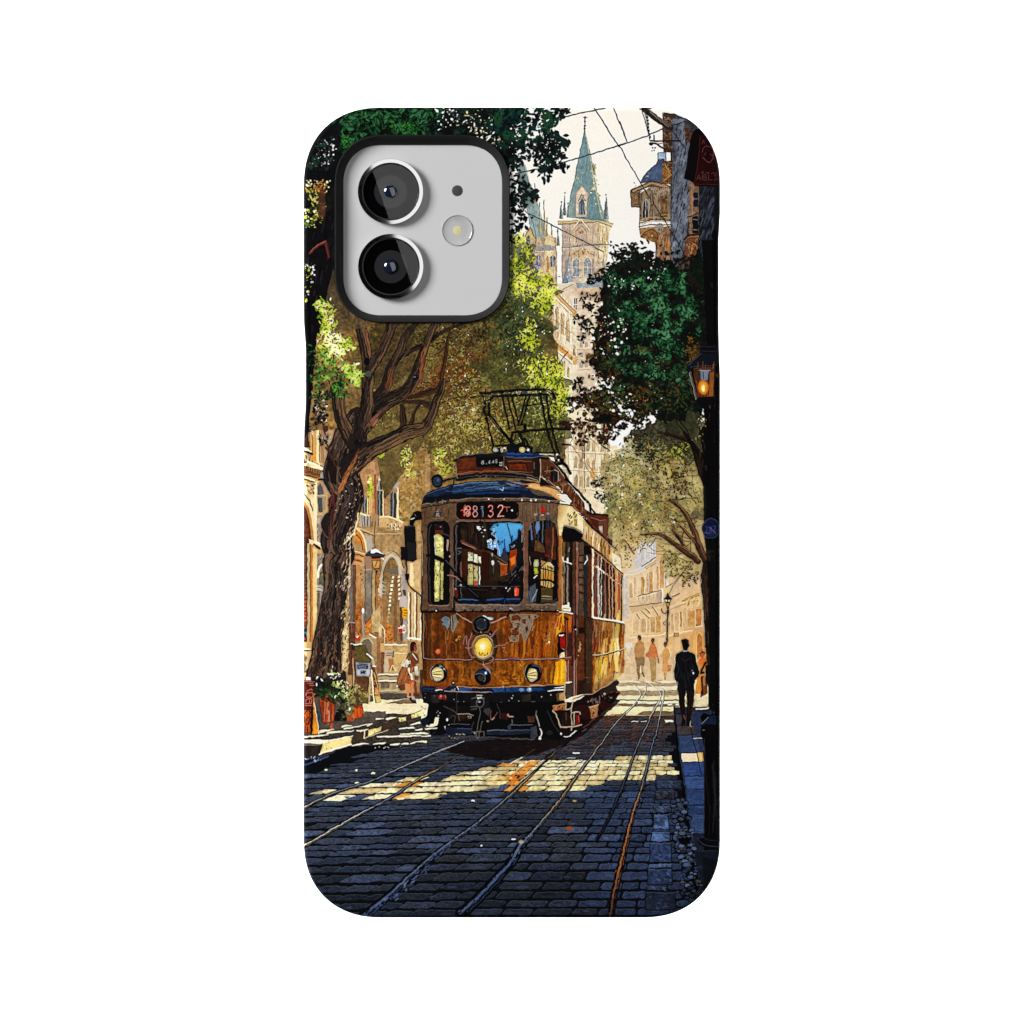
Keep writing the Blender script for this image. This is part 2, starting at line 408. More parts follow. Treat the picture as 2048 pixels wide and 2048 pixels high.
dots(M(600, 640, 720, 640, 720, 760, 600, 760), 9, (.8, 1.8), [(226, 206, 130), (240, 236, 205)])
L(M(800, 550, 815, 660), 3, (176, 158, 96)); L(M(820, 550, 800, 620, 790, 560), 1.2, (90, 84, 60))
P(M(612, 865, 680, 765, 742, 850, 732, 1085, 617, 1085), (230, 208, 184), 1, .15); L(M(605, 880, 680, 768, 745, 860), 2, (196, 156, 112)); L(M(617, 1080, 617, 870), 1.2, (160, 128, 98)); L(M(733, 1080, 737, 860), 1, (160, 128, 98))
P(M(648, 1065, 648, 950, 680, 890, 707, 950, 707, 1065), (84, 94, 108)); L(M(660, 1065, 660, 950), 1, (226, 222, 210)); L(M(690, 1065, 690, 960), 1, (190, 190, 186)); L(M(640, 920, 680, 860, 715, 930), 1.6, (150, 104, 66)); dots(M(650, 860, 710, 860, 710, 930, 650, 930), 5, (.8, 1.5), [(96, 64, 44)])
L(M(711, 65, 711, 220), 1.6, (84, 84, 78))
for y in (76, 118, 158, 185): EL(M(711, y)[0], 2.1, 1.6, (84, 82, 72))
L(M(692, 74, 732, 74), 1, (130, 124, 110))
for x, y0, y1, w in ((470, 940, 1110, 21), (505, 845, 1070, 17), (925, 870, 1110, 30), (540, 950, 1080, 12), (437, 1240, 1370, 14)):
    P(M(x, y0, x - w, y1, x + w, y1), (108, 118, 116)); P(M(x, y0 + 20, x + 4, y0 + 20, x + w, y1, x + w * .4, y1), (160, 164, 152)); EL(M(x, y0 - 4)[0], 1.5, 1.5, (84, 80, 70))
P(M(622, 1340, 622, 1235, 676, 1170, 728, 1235, 728, 1340), (204, 180, 160)); L(M(622, 1340, 622, 1235, 676, 1172, 728, 1235, 728, 1340), 2, (176, 138, 104)); L(M(640, 1340, 640, 1245, 676, 1200, 712, 1245, 712, 1340), 1.4, (232, 212, 184))
for k in range(5): L(M(640 + 18 * k, 1262, 640 + 18 * k, 1370), 1.1, (164, 146, 136))
P(M(636, 1250, 676, 1205, 714, 1250), (186, 140, 96)); dots(M(655, 1230, 700, 1230, 700, 1255, 655, 1255), 4, (1, 2), [(110, 80, 60)])
L(M(580, 1220, 668, 1110, 755, 1225), 2.4, (240, 222, 192)); L(M(588, 1228, 668, 1124, 748, 1232), 1, (150, 122, 98))
L(M(480, 1402, 945, 1365), 2, (140, 144, 148)); L(M(480, 1412, 945, 1375), 1, (238, 222, 196))
P(M(550, 1490, 690, 1398, 810, 1490), (214, 176, 134), 1, .3); L(M(550, 1490, 690, 1400, 810, 1490), 1.4, (160, 122, 88)); dots(M(590, 1470, 690, 1410, 790, 1470), 14, (.8, 2), [(150, 110, 76), (240, 220, 184)])
for cx in (623, 737):
    p = M(cx - 30, 1690, cx - 30, 1540, cx, 1505, cx + 30, 1540, cx + 30, 1690)
    P(M(cx - 40, 1700, cx - 40, 1530, cx, 1490, cx + 40, 1530, cx + 40, 1700), (236, 216, 186)); P(p, (134, 146, 158), 1, .2); L(M(cx, 1510, cx, 1690), 1, (214, 206, 190)); L(M(cx - 30, 1600, cx + 30, 1600), 1.8, (222, 208, 184)); L(p, .9, (122, 104, 88))
P(M(545, 1470, 478, 1765, 592, 1755), (122, 134, 150), 1, .2); P(M(545, 1470, 540, 1760, 592, 1755), (156, 166, 176)); dots(M(530, 1600, 570, 1600, 570, 1720, 530, 1720), 5, (.8, 1.8), [(226, 230, 232)])
P(M(600, 1700, 900, 1690, 905, 1800, 625, 1795), (150, 166, 174), 1, .25)
P(M(560, 1765, 905, 1795, 905, 1960, 560, 1960), (224, 198, 168), 1, .2)
P(M(440, 1770, 600, 1750, 610, 1800, 450, 1830), (222, 204, 178)); L(M(440, 1775, 600, 1755), 1.6, (250, 238, 214)); L(M(450, 1830, 600, 1800), 1.3, (166, 134, 100))
# ---- tower foot and the sun-lit facade below it
P(O(870, 240, 1500, 240, 1500, 2200, 870, 1700), (228, 204, 176), 1, .12)
P(O(1130, 190, 1440, 190, 1460, 255, 1140, 270), (148, 164, 172), 1, .2); P(O(1090, 130, 1340, 100, 1340, 190, 1120, 195), (218, 192, 166), 1, .25)
P(O(1110, 265, 1500, 255, 1500, 420, 1110, 420), (220, 188, 156), 1, .18)
for y in range(1120, 1460, 42): L(O(1140, y, 1330, y + 6), 1, (222, 178, 146), .6)
P(O(1095, 420, 1145, 425, 1142, 605, 1098, 605), (110, 118, 130)); L(O(1095, 510, 1145, 512), 2, (236, 224, 206)); L(O(1120, 420, 1120, 600), 1.2, (220, 212, 200)); L(O(1090, 415, 1090, 610), 2, (250, 238, 218))
P(O(600, 560, 840, 330, 1135, 690, 1150, 1600, 1040, 1950, 620, 1500), (240, 224, 194), 1, .1)
P(O(830, 300, 870, 260, 1130, 590, 1130, 690, 830, 430), (236, 214, 176))
for d, c, w in ((0, (252, 244, 226), 2.6), (26, (196, 140, 84), 3.2), (52, (222, 176, 112), 3), (76, (180, 124, 66), 1.6), (98, (250, 238, 212), 3.4), (128, (168, 140, 104), 1.2)):
    L(O(848 - d * .1, 318 + d, 1130 - d * .1, 600 + d), w, c)
P(O(1050, 650, 1100, 620, 1135, 650, 1110, 700, 1060, 700), (196, 158, 96))
for x0, y0, x1, y1 in ((742, 510, 800, 845), (832, 555, 878, 880), (912, 620, 955, 985), (982, 740, 1035, 1085)):
    P(O(x0, y0 + 20, (x0 + x1) / 2, y0 - 18, x1, y0 + 30, x1, y1, x0, y1 - 45), (202, 174, 130), 1, .25); L(O(x0, y0 + 20, x0, y1 - 45), 1.4, (150, 116, 78)); L(O(x1 + 14, y0 + 20, x1 + 14, y1), 2.2, (252, 242, 220)); P(O(x0 + 12, y0 + 60, x0 + 30, y0 + 60, x0 + 30, y1 - 60, x0 + 12, y1 - 80), (170, 142, 104), .8)
for x in (690, 720, 810, 890, 968, 1060): L(O(x, 520 + (x - 690) * .6, x, 900 + (x - 690) * .75), 1.6, (250, 240, 216), .9); L(O(x + 12, 530 + (x - 690) * .6, x + 12, 900 + (x - 690) * .75), 1, (190, 160, 120), .7)
L(O(800, 745, 960, 860, 1060, 930), 1, (130, 108, 90))
P(O(680, 910, 720, 950, 1080, 1280, 1075, 1350, 960, 1260, 700, 1080), (206, 152, 84), 1, .3)
L(O(690, 930, 860, 1050, 1080, 1250), 3, (232, 200, 146)); L(O(690, 1000, 1000, 1230), 2.4, (176, 112, 48)); L(O(720, 1100, 1070, 1380), 3.6, (250, 240, 216)); L(O(730, 1120, 1070, 1400), 1, (120, 96, 70)); L(O(690, 915, 760, 985), 1.2, (96, 76, 56))
EL(O(710, 1010)[0], 4.5, 5, (176, 112, 56)); EL(O(845, 960)[0], 4, 8, (216, 160, 100)); L(O(1010, 1220, 940, 1290, 880, 1410), 1.8, (96, 70, 56)); L(O(1010, 1220, 950, 1270), 2.6, (170, 84, 52))
P(O(1080, 1300, 1160, 1290, 1140, 1400, 1090, 1400), (214, 164, 88))
for x0, y0, x1, y1 in ((748, 1220, 782, 1310), (828, 1290, 858, 1360), (925, 1350, 968, 1570), (1008, 1440, 1035, 1600), (1095, 1100, 1125, 1290)):
    P(O(x0, y0, x1, y0 + 25, x1, y1, x0, y1 - 20), (186, 160, 122), 1, .25); L(O(x0, y0, x0, y1 - 20), 1.2, (128, 104, 78))
# ---- lower end of the far facades, beside the tram roof
P(V4(420, 1020, 960, 860, 960, 1720, 760, 2100, 420, 2100), (238, 218, 182), 1, .14)
for x, w, c in ((455, 3, (250, 238, 208)), (520, 2, (206, 178, 136)), (545, 7, (252, 244, 222)), (618, 2.4, (196, 162, 118)), (650, 9, (214, 184, 142)), (668, 1.4, (128, 112, 92)), (715, 3.2, (240, 218, 184)), (765, 2, (190, 158, 120)), (800, 6, (248, 236, 206)), (850, 2.4, (172, 150, 120)), (905, 4, (246, 226, 186))):
    L(V4(x, 1120, x + 6, 1720), w, c, .9)
P(V4(645, 1300, 668, 1295, 668, 1430, 645, 1430), (110, 100, 88)); P(V4(722, 1490, 772, 1500, 776, 1600, 722, 1600), (222, 160, 78)); P(V4(712, 1470, 778, 1480, 776, 1510, 712, 1500), (250, 238, 214))
stripes(V4(430, 1080, 940, 1080, 900, 1720, 560, 1720), 150, [(206, 176, 132), (252, 242, 216), (190, 150, 100), (226, 196, 150)], (.7, 1.8), .5, 90, (6, 26))
for y in (1150, 1240, 1430, 1640): L(V4(540, y, 900, y + 60), 1, (190, 160, 124), .6)
P(V4(955, 900, 1075, 880, 1060, 1100, 1020, 1280, 940, 1310, 880, 1300), (255, 253, 248))
# ---- far right street front, hazy and sun-lit
R([(1225, 1040), (1430, 1330)], (226, 196, 156), 1)
P(K(100, 840, 330, 780, 540, 690, 730, 560, 860, 560, 1500, 1000, 1560, 1932, 160, 1932), grad((232, 206, 170), (224, 176, 126), (1245, 1100), (1400, 1260)), 1, .1)
P(K(330, 640, 420, 250, 700, 120, 880, 140, 880, 460, 540, 650), (214, 206, 204), 1, .15); P(K(720, 180, 890, 180, 890, 500, 720, 560), (222, 180, 136))
stripes(K(430, 300, 720, 180, 720, 460, 480, 600), 40, [(176, 176, 184), (236, 232, 228), (196, 190, 188)], (.8, 2), .7, 90, (8, 24))
P(K(150, 760, 400, 740, 540, 680, 700, 560, 720, 440, 600, 560, 380, 680, 260, 700), (216, 210, 206)); L(K(160, 790, 340, 780, 530, 700), 2, (240, 226, 200)); L(K(480, 640, 720, 480), 2, (120, 108, 100)); L(K(530, 660, 720, 540), 2.4, (214, 160, 92)); L(K(545, 690, 720, 580), 1.2, (150, 118, 84))
P(K(120, 820, 240, 800, 250, 1560, 160, 1560), (204, 190, 176), 1, .15)
for x0, x1, y0, y1, c in ((265, 305, 930, 1180, (190, 154, 104)), (345, 380, 820, 1150, (206, 176, 140)), (470, 515, 820, 1130, (180, 138, 76)), (570, 600, 740, 1080, (200, 170, 140)), (610, 660, 730, 1090, (174, 128, 74)), (740, 770, 640, 1040, (206, 152, 96)), (800, 860, 560, 1010, (208, 148, 92)), (890, 930, 700, 980, (206, 212, 212))):
    P(K(x0, y0 + 16, (x0 + x1) / 2, y0, x1, y0 + 12, x1, y1, x0, y1), c, .9, .2); L(K(x1 + 8, y0, x1 + 8, y1), 1.6, (244, 226, 194), .8); L(K(x0 - 2, y0 + 14, x0 - 2, y1), .9, (150, 116, 78), .7)
L(K(395, 1165, 560, 1120, 800, 1055), 1.6, (110, 96, 86)); L(K(400, 1190, 800, 1080), 2.4, (244, 224, 190))
stripes(K(400, 1180, 820, 1080, 820, 1260, 420, 1330), 50, [(180, 152, 126), (150, 132, 120), (226, 196, 160)], (.7, 1.3), .6, 90, (6, 14))
P(K(730, 1080, 820, 1060, 820, 1270, 730, 1270), (160, 140, 128), .6); P(K(250, 1350, 820, 1260, 820, 1330, 300, 1460), (206, 170, 130)); L(K(260, 1345, 660, 1300, 820, 1270), 1.6, (124, 106, 92))
for q in ((380, 1480, 440, 1560), (470, 1420, 620, 1560), (540, 1380, 620, 1460), (660, 1350, 760, 1500)): L(K(*q), 2, (166, 120, 66)); L([(p[0] + 2, p[1] - 1) for p in K(*q)], 1.4, (244, 220, 170))
P(K(830, 1060, 900, 1030, 950, 1030, 940, 1120, 840, 1120), (232, 208, 130), .9); P(K(820, 1020, 850, 1050, 850, 1260, 830, 1260), (250, 244, 226))
L(K(1000, 1170, 1060, 1150, 1130, 1110), 2, (126, 112, 100)); L(K(950, 1350, 1200, 1270, 1470, 1120), 2.4, (238, 214, 166)); L(K(1180, 1240, 1300, 1180, 1480, 1110), 2.4, (190, 146, 72)); L(K(1180, 1260, 1480, 1140), 1.2, (110, 90, 66)); L(K(970, 1400, 1180, 1320, 1460, 1230), 1.6, (176, 150, 124))
for x0, x1, y0, y1 in ((980, 1030, 930, 1130), (1090, 1130, 900, 1110), (1180, 1220, 860, 1080), (1330, 1390, 860, 1020)): P(K(x0, y0, x1, y0 - 10, x1, y1 - 20, x0, y1), (206, 178, 152), .8)
stripes(K(1180, 1240, 1480, 1120, 1510, 1330, 1220, 1400), 60, [(240, 206, 120), (180, 128, 60), (250, 232, 176)], (.8, 2), .7, 120, (5, 14))
for x0, x1, y0, y1, c in ((255, 300, 1590, 1850, (214, 176, 130)), (320, 420, 1570, 1860, (206, 170, 124)), (470, 545, 1560, 1850, (186, 146, 110)), (570, 605, 1560, 1850, (200, 160, 116)), (620, 700, 1540, 1840, (188, 140, 86)), (720, 800, 1520, 1830, (196, 146, 90)), (985, 1030, 1480, 1780, (190, 148, 112)), (1060, 1120, 1460, 1770, (204, 160, 114)), (1140, 1170, 1440, 1700, (180, 128, 76)), (1200, 1250, 1420, 1560, (214, 178, 118)), (1290, 1400, 1420, 1700, (214, 156, 92)), (1420, 1520, 1390, 1690, (196, 124, 66))):
    P(K(x0, y0, x1, y0 - 12, x1, y1, x0, y1), c, .85, .2); L(K(x1 + 8, y0, x1 + 8, y1), 1.6, (246, 222, 182), .8)
L(K(580, 1860, 800, 1850, 880, 1800), 2, (250, 230, 186)); L(K(250, 1890, 420, 1880), 1.6, (250, 226, 180)); L(K(940, 1860, 1060, 1790, 1360, 1770), 2.2, (246, 216, 166)); L(K(1420, 1700, 1530, 1690), 2.4, (246, 222, 176))
P(K(1030, 1810, 1115, 1800, 1115, 1860, 1030, 1865), (190, 140, 84)); L(K(1030, 1812, 1115, 1802, 1115, 1860, 1030, 1865, 1030, 1812), 1.2, (126, 92, 60)); L(K(1050, 1835, 1100, 1830), 2, (226, 190, 140))
# street level of the far right front
P(LV(0, 60, 1600, 20, 1620, 900, 0, 900), grad((232, 198, 154), (226, 166, 104), (1240, 1300), (1400, 1300)), 1, .1)
L(LV(250, 130, 600, 110, 800, 100, 890, 50), 2.2, (252, 230, 184)); L(LV(950, 110, 1040, 60, 1360, 15), 2.2, (250, 224, 176))
P(LV(1030, 55, 1115, 50, 1115, 105, 1030, 110), (196, 150, 96)); L(LV(1030, 55, 1115, 50, 1115, 105, 1030, 110, 1030, 55), 1.2, (120, 88, 60)); L(LV(1045, 82, 1100, 79), 1.6, (150, 112, 76))
P(LV(1435, 640, 1435, 110, 1460, 60, 1490, 50, 1530, 90, 1545, 640), (196, 128, 70), 1, .2); L(LV(1435, 640, 1435, 110, 1460, 60, 1490, 48, 1530, 90), 1.6, (250, 216, 150)); P(LV(1395, 20, 1420, 20, 1420, 620, 1395, 620), (238, 176, 96)); P(LV(1320, 90, 1370, 90, 1370, 600, 1320, 600), (214, 160, 104))
P(LV(1000, 130, 1050, 120, 1050, 640, 1000, 640), (222, 176, 122)); P(LV(1060, 140, 1140, 130, 1140, 500, 1060, 560), (232, 190, 140)); P(LV(760, 140, 900, 120, 900, 560, 760, 600), (236, 200, 156))
P(LV(180, 420, 1100, 420, 1100, 830, 180, 830), (206, 170, 138), .55, .15); EL(LV(245, 270)[0], 6, 7, (226, 226, 220), .9); P(LV(262, 310, 310, 310, 310, 460, 262, 460), (196, 178, 164)); L(LV(180, 400, 270, 560), 1.4, (246, 226, 196)); dots(LV(170, 440, 260, 440, 260, 640, 170, 640), 9, (1, 2), [(244, 226, 196)], .8)
# ---- upper right building, oriel, sign
P(N(455, 130, 600, 150, 790, 240, 850, 900, 850, 1960, 545, 1960, 545, 560), (64, 56, 52), 1, .4)
P(N(455, 130, 600, 170, 570, 560, 470, 560, 450, 300), (72, 56, 46), 1, .5)
mottle(N(455, 130, 590, 200, 560, 560, 470, 560), 90, [(40, 30, 26), (150, 112, 80), (180, 130, 76), (70, 52, 44), (206, 190, 170)], (2, 6), .8)
P(N(560, 200, 720, 200, 750, 480, 690, 830, 745, 830, 740, 1240, 690, 1600, 600, 1900, 540, 1900, 560, 900), (102, 107, 117), 1, .4)
stripes(N(560, 220, 720, 220, 745, 480, 690, 830, 745, 840, 735, 1240, 690, 1600, 600, 1850, 550, 1850), 210, [(64, 68, 78), (160, 166, 178), (92, 98, 112), (108, 114, 126), (30, 31, 38)], (.8, 2.6), .75, 104, (4, 16))
P(N(690, 280, 790, 260, 760, 460, 700, 450), (64, 46, 36), 1, .4); mottle(N(690, 260, 790, 250, 760, 460, 700, 450), 22, [(30, 24, 24), (150, 92, 46), (110, 100, 96)], (2, 6))
P(N(690, 180, 860, 260, 790, 340, 690, 280), (66, 64, 70), 1, .4)
P(N(740, 860, 850, 920, 845, 1900, 740, 1900), (128, 104, 86), 1, .35)
P(N(790, 995, 842, 995, 842, 1150, 790, 1150), (22, 28, 44)); L(N(790, 1062, 842, 1062), 1.6, (150, 140, 130)); L(N(775, 950, 775, 1230), 2, (176, 128, 88))
P(N(780, 1250, 842, 1250, 842, 1430, 780, 1430), (18, 18, 24)); L(N(730, 1260, 840, 1215), 2, (30, 26, 26)); L(N(790, 1280, 840, 1285), 1.5, (170, 160, 150)); L(N(790, 1390, 840, 1390), 1.5, (170, 150, 130)); mottle(N(725, 1250, 785, 1240, 785, 1440, 735, 1440), 22, [(150, 130, 110), (60, 50, 46), (186, 172, 156)], (2, 5))
P(N(700, 1470, 845, 1445, 845, 1700, 690, 1700), (104, 70, 46), 1, .3); L(N(690, 1500, 720, 1455, 845, 1440), 3, (34, 24, 22)); L(N(725, 1475, 845, 1465), 1.6, (206, 146, 96)); mottle(N(720, 1500, 840, 1490, 840, 1690, 700, 1690), 40, [(70, 36, 24), (196, 130, 74), (110, 60, 34), (220, 170, 120)], (2, 7), .8, 1.7); L(curve(N(770, 1690, 775, 1580, 800, 1540, 825, 1590, 830, 1690)), 1.6, (214, 166, 116))
P(N(690, 1700, 850, 1700, 850, 1940, 640, 1940), (90, 66, 52), 1, .4)
outlined(N(405, 570, 495, 565, 495, 660, 405, 650), (150, 172, 198), w=1.3, tex=.3); L(N(420, 610, 480, 625), 1.4, (214, 224, 232))
outlined(N(410, 640, 470, 640, 468, 880, 215, 890, 290, 770, 385, 690), (76, 88, 110), w=1.3, tex=.3)
for q in ((430, 660, 300, 880), (455, 650, 360, 880), (400, 690, 250, 880)): L(N(*q), .9, (58, 70, 96), .8)
EL(N(290, 812)[0], 3.4, 2.4, (190, 200, 212)); L(N(270, 815, 290, 800, 310, 818), 1, (40, 40, 50))
P(N(460, 660, 565, 655, 555, 900, 450, 900), (112, 78, 46), 1, .4); mottle(N(460, 660, 560, 660, 550, 900, 455, 900), 60, [(36, 26, 22), (176, 120, 60), (206, 176, 130), (60, 44, 38)], (2, 6), .85); L(N(460, 670, 565, 660), 1.8, (40, 30, 24)); L(N(480, 690, 550, 810, 470, 860), 1.4, (206, 176, 120))
outlined(N(118, 965, 340, 868, 470, 895, 545, 930, 520, 985, 330, 925, 210, 965, 150, 1035, 130, 1150), (126, 102, 76), w=1.5, tex=.35)
L(N(130, 990, 340, 890, 510, 930), 1.8, (222, 190, 146)); L(N(150, 1010, 330, 915, 500, 950), 1, (60, 42, 32))
outlined(N(115, 970, 150, 1000, 215, 965, 215, 1150, 125, 1148), (122, 98, 72), w=1.3, tex=.35); L(N(150, 1020, 200, 1000, 200, 1120, 150, 1125), 1.2, (60, 42, 30)); mottle(N(150, 1030, 200, 1030, 200, 1120, 150, 1120), 8, [(110, 70, 36), (226, 180, 110)], (2, 5))
P(N(208, 1010, 330, 930, 545, 950, 545, 1290, 212, 1300), (136, 118, 98), 1, .3)
mottle(N(330, 930, 540, 950, 530, 1060, 340, 1010), 60, [(210, 200, 186), (70, 60, 54), (176, 164, 150)], (2, 5), .8)
mottle(N(210, 1000, 540, 960, 540, 1290, 212, 1290), 120, [(96, 80, 66), (190, 168, 138), (130, 112, 94)], (2, 5), .6)
P(N(240, 1260, 245, 1100, 275, 1055, 308, 1090, 310, 1260), (48, 48, 58)); L(N(240, 1260, 245, 1100, 275, 1055, 308, 1090, 310, 1260), 1.8, (206, 190, 160)); L(N(278, 1070, 276, 1260), 1.6, (226, 226, 226)); L(N(296, 1090, 296, 1170), 1.2, (170, 176, 186))
P(N(330, 1040, 440, 1020, 440, 1260, 330, 1260), (132, 112, 96), .8, .4); P(N(452, 1025, 512, 1015, 512, 1255, 452, 1255), (124, 94, 62), 1, .4); L(N(452, 1025, 452, 1260), 1.2, (70, 48, 32)); L(N(452, 1235, 512, 1232), 1.5, (226, 180, 80)); mottle(N(455, 1060, 485, 1060, 485, 1180, 455, 1180), 8, [(110, 56, 28)], (2, 6))
for x in (225, 232, 328, 350, 440, 530): L(N(x, 1010, x, 1290), 1.2, (74, 60, 50), .8)
for y, c in ((1270, (206, 180, 140)), (1300, (70, 56, 46)), (1315, (196, 168, 126)), (1345, (84, 64, 50)), (1370, (176, 148, 110))): L(N(208, y + 20, 330, y - 10, 540, y - 6), 1.7, c)
P(N(208, 1380, 540, 1350, 535, 1400, 420, 1500, 385, 1535, 300, 1500, 222, 1475), (150, 116, 80), 1, .3)
P(N(235, 1465, 275, 1405, 350, 1385, 405, 1440, 400, 1535, 320, 1500), (128, 92, 58), 1, .4); L(curve(N(230, 1470, 280, 1410, 350, 1390, 405, 1440, 402, 1535)), 1.6, (60, 40, 28)); EL(N(345, 1460)[0], 2, 2, (250, 220, 130))
EL(N(425, 1375)[0], 7, 9, (150, 140, 128)); mottle(N(385, 1330, 470, 1330, 470, 1440, 385, 1440), 26, [(36, 32, 30), (206, 200, 190), (110, 100, 92)], (2, 5))
P(N(385, 1540, 430, 1460, 550, 1390, 545, 1830, 410, 1860, 380, 1720), (140, 114, 92), 1, .3)
stripes(N(390, 1530, 440, 1450, 545, 1400, 540, 1830, 400, 1850), 90, [(90, 66, 50), (214, 186, 150), (180, 116, 56), (120, 90, 66)], (.9, 2.4), .75, 93, (6, 20))
L(N(212, 1000, 212, 1380), 1.2, (60, 46, 38)); L(N(385, 1535, 390, 1700, 380, 1740, 410, 1850), 1.3, (56, 40, 32)); L(N(548, 950, 545, 1830), 1.4, (60, 54, 56))
P(N(850, 910, 1140, 910, 1140, 1960, 840, 1960, 845, 1200), (34, 35, 42), 1, .5)
stripes(N(850, 930, 1060, 930, 1060, 1700, 850, 1700), 130, [(70, 76, 90), (16, 16, 20), (50, 54, 66), (90, 96, 110), (12, 12, 16)], (1, 3.4), .7, 112, (8, 26))
P(N(1010, 930, 1140, 930, 1140, 1960, 1010, 1960), grad((24, 24, 28), (6, 6, 8), (1428, 400), (1440, 400)), .85)
P(N(745, 480, 790, 330, 820, 300, 1140, 300, 1140, 925, 800, 925, 790, 880, 690, 845, 720, 660), (13, 9, 11))
P(N(862, 380, 1140, 360, 1140, 905, 800, 905, 830, 760), (40, 10, 12), 1, .25); L(N(800, 905, 1140, 905), 2, (70, 26, 24)); L(N(862, 380, 830, 760, 795, 900), 1.2, (84, 34, 30))
L(curve(N(880, 560, 900, 510, 960, 500, 1000, 540, 985, 650, 930, 660, 890, 610)), 1.6, (108, 66, 62)); L(curve(N(905, 590, 940, 560, 990, 600, 1010, 640)), 1.8, (96, 56, 54)); L(curve(N(880, 470, 900, 430, 905, 470)), 1.4, (100, 58, 54)); P(N(925, 560, 960, 545, 975, 600, 940, 620), (22, 8, 10))
text('ABLS', *N(826, 806)[0], 8.4, 9.4, 1.7, (84, 52, 48), .32); dots(N(870, 775, 1060, 775, 1060, 792, 870, 792), 18, (.6, 1.2), [(110, 70, 62)])
# beam, bracket, wires
L(N(255, 95, 400, 210, 545, 300), 11, (44, 36, 34)); L(N(300, 100, 545, 285), 2.4, (112, 98, 90)); L(N(320, 130, 520, 290), 1.6, (150, 136, 126)); L(N(212, 92, 330, 92), 3, (30, 26, 26))
L(N(540, 300, 640, 440, 700, 510, 700, 590), 2, (36, 36, 46)); L(N(560, 270, 690, 235), 2, (30, 28, 30))
L(N(232, 95, 315, 400), 1.6, (50, 46, 46)); L(N(262, 110, 320, 440), 1.2, (80, 74, 70))
for k in range(8): EL(N(286 + 4.5 * k, 150 + 36 * k)[0], 2, 3, (28, 26, 28))
L(N(330, 442, 650, 440), 3, (26, 22, 24)); L(N(368, 380, 368, 440), 3, (30, 26, 28)); L(N(400, 470, 520, 470), 1.6, (160, 110, 70)); EL(N(330, 475)[0], 4, 3, (24, 20, 22)); L(curve(N(330, 470, 390, 470, 440, 510, 530, 530)), 3.4, (60, 44, 36)); dots(N(340, 510, 380, 510, 380, 560, 350, 560), 5, (1, 1.8), [(30, 28, 30)])
W = (42, 38, 38)
L(N(0, 230, 75, 450), 1.6, W); L(N(0, 495, 70, 465, 315, 375, 455, 310), 2, W); L(N(0, 505, 210, 880, 450, 1250, 690, 1640), 1.8, W)
L(V2(420, 188, 620, 120, 880, 68), 2.2, W); L(V2(790, 66, 1000, 395), 2.4, W); L(V2(955, 66, 1065, 350), 1.8, W); L(V2(130, 620, 500, 535, 990, 388, 1065, 362), 2.2, W); L(V2(240, 955, 420, 1040, 870, 1275), 2, (70, 62, 58)); L(curve(V2(130, 870, 240, 960, 300, 1120, 280, 1300, 200, 1420)), 1.4, (110, 98, 88)); L(V2(575, 1240, 700, 1215, 930, 1212), 1.3, (110, 108, 110)); EL(V2(932, 1190)[0], 2, 2, (60, 56, 54))
L(N(760, 1693, 1060, 1693), 3, (10, 10, 12)); L(curve(N(660, 1760, 740, 1720, 800, 1735, 850, 1780, 920, 1820, 1000, 1790, 1050, 1760)), 2.4, (10, 10, 12)); L(curve(N(960, 1780, 920, 1760, 925, 1730, 955, 1740, 950, 1765)), 1.6, (60, 58, 64))
for x in (780, 830): L(curve(N(x, 1800, x - 20, 1760, x + 15, 1740, x + 25, 1790)), 2, (14, 13, 16))

# extra stone carving on the church and facades
stripes(M(480, 1160, 945, 1180, 930, 1440, 890, 1750, 480, 1750), 260, [(166, 140, 116), (240, 224, 198), (188, 164, 140), (140, 120, 104)], (.6, 1.1), .55, 90, (3, 10))
stripes(M(480, 1160, 945, 1180, 930, 1440, 890, 1750, 480, 1750), 120, [(156, 130, 106), (244, 228, 200)], (.6, 1.1), .5, 2, (4, 12))
dots(M(490, 1390, 930, 1370, 900, 1740, 500, 1740), 70, (.6, 1.5), [(126, 100, 80), (246, 232, 206), (150, 120, 92)], .8)
dots(M(120, 1300, 420, 1300, 420, 1700, 140, 1700), 60, (.6, 1.6), [(110, 92, 80), (246, 232, 206), (150, 120, 92)], .8)
for k in range(12): L(M(560 + 3 * k, 1060 - 40 * k, 860 - 6 * k, 1075 - 40 * k), .7, (112, 140, 142), .5)
stripes(O(640, 560, 840, 400, 1135, 700, 1140, 1500, 660, 1400), 170, [(206, 178, 134), (252, 244, 224), (176, 144, 104), (226, 200, 160)], (.6, 1.3), .55, 90, (4, 16))
stripes(O(1140, 430, 1330, 430, 1330, 1560, 1150, 1560), 120, [(206, 176, 146), (244, 226, 200), (190, 160, 134)], (.6, 1.2), .5, 0, (4, 12))
mottle(N(130, 880, 545, 900, 545, 1480, 212, 1460), 130, [(58, 46, 40), (200, 170, 130), (120, 92, 66), (170, 120, 70)], (2, 5), .6)
stripes(N(210, 960, 545, 940, 545, 1300, 212, 1300), 60, [(70, 56, 46), (214, 190, 156)], (.6, 1.2), .7, 90, (4, 14))

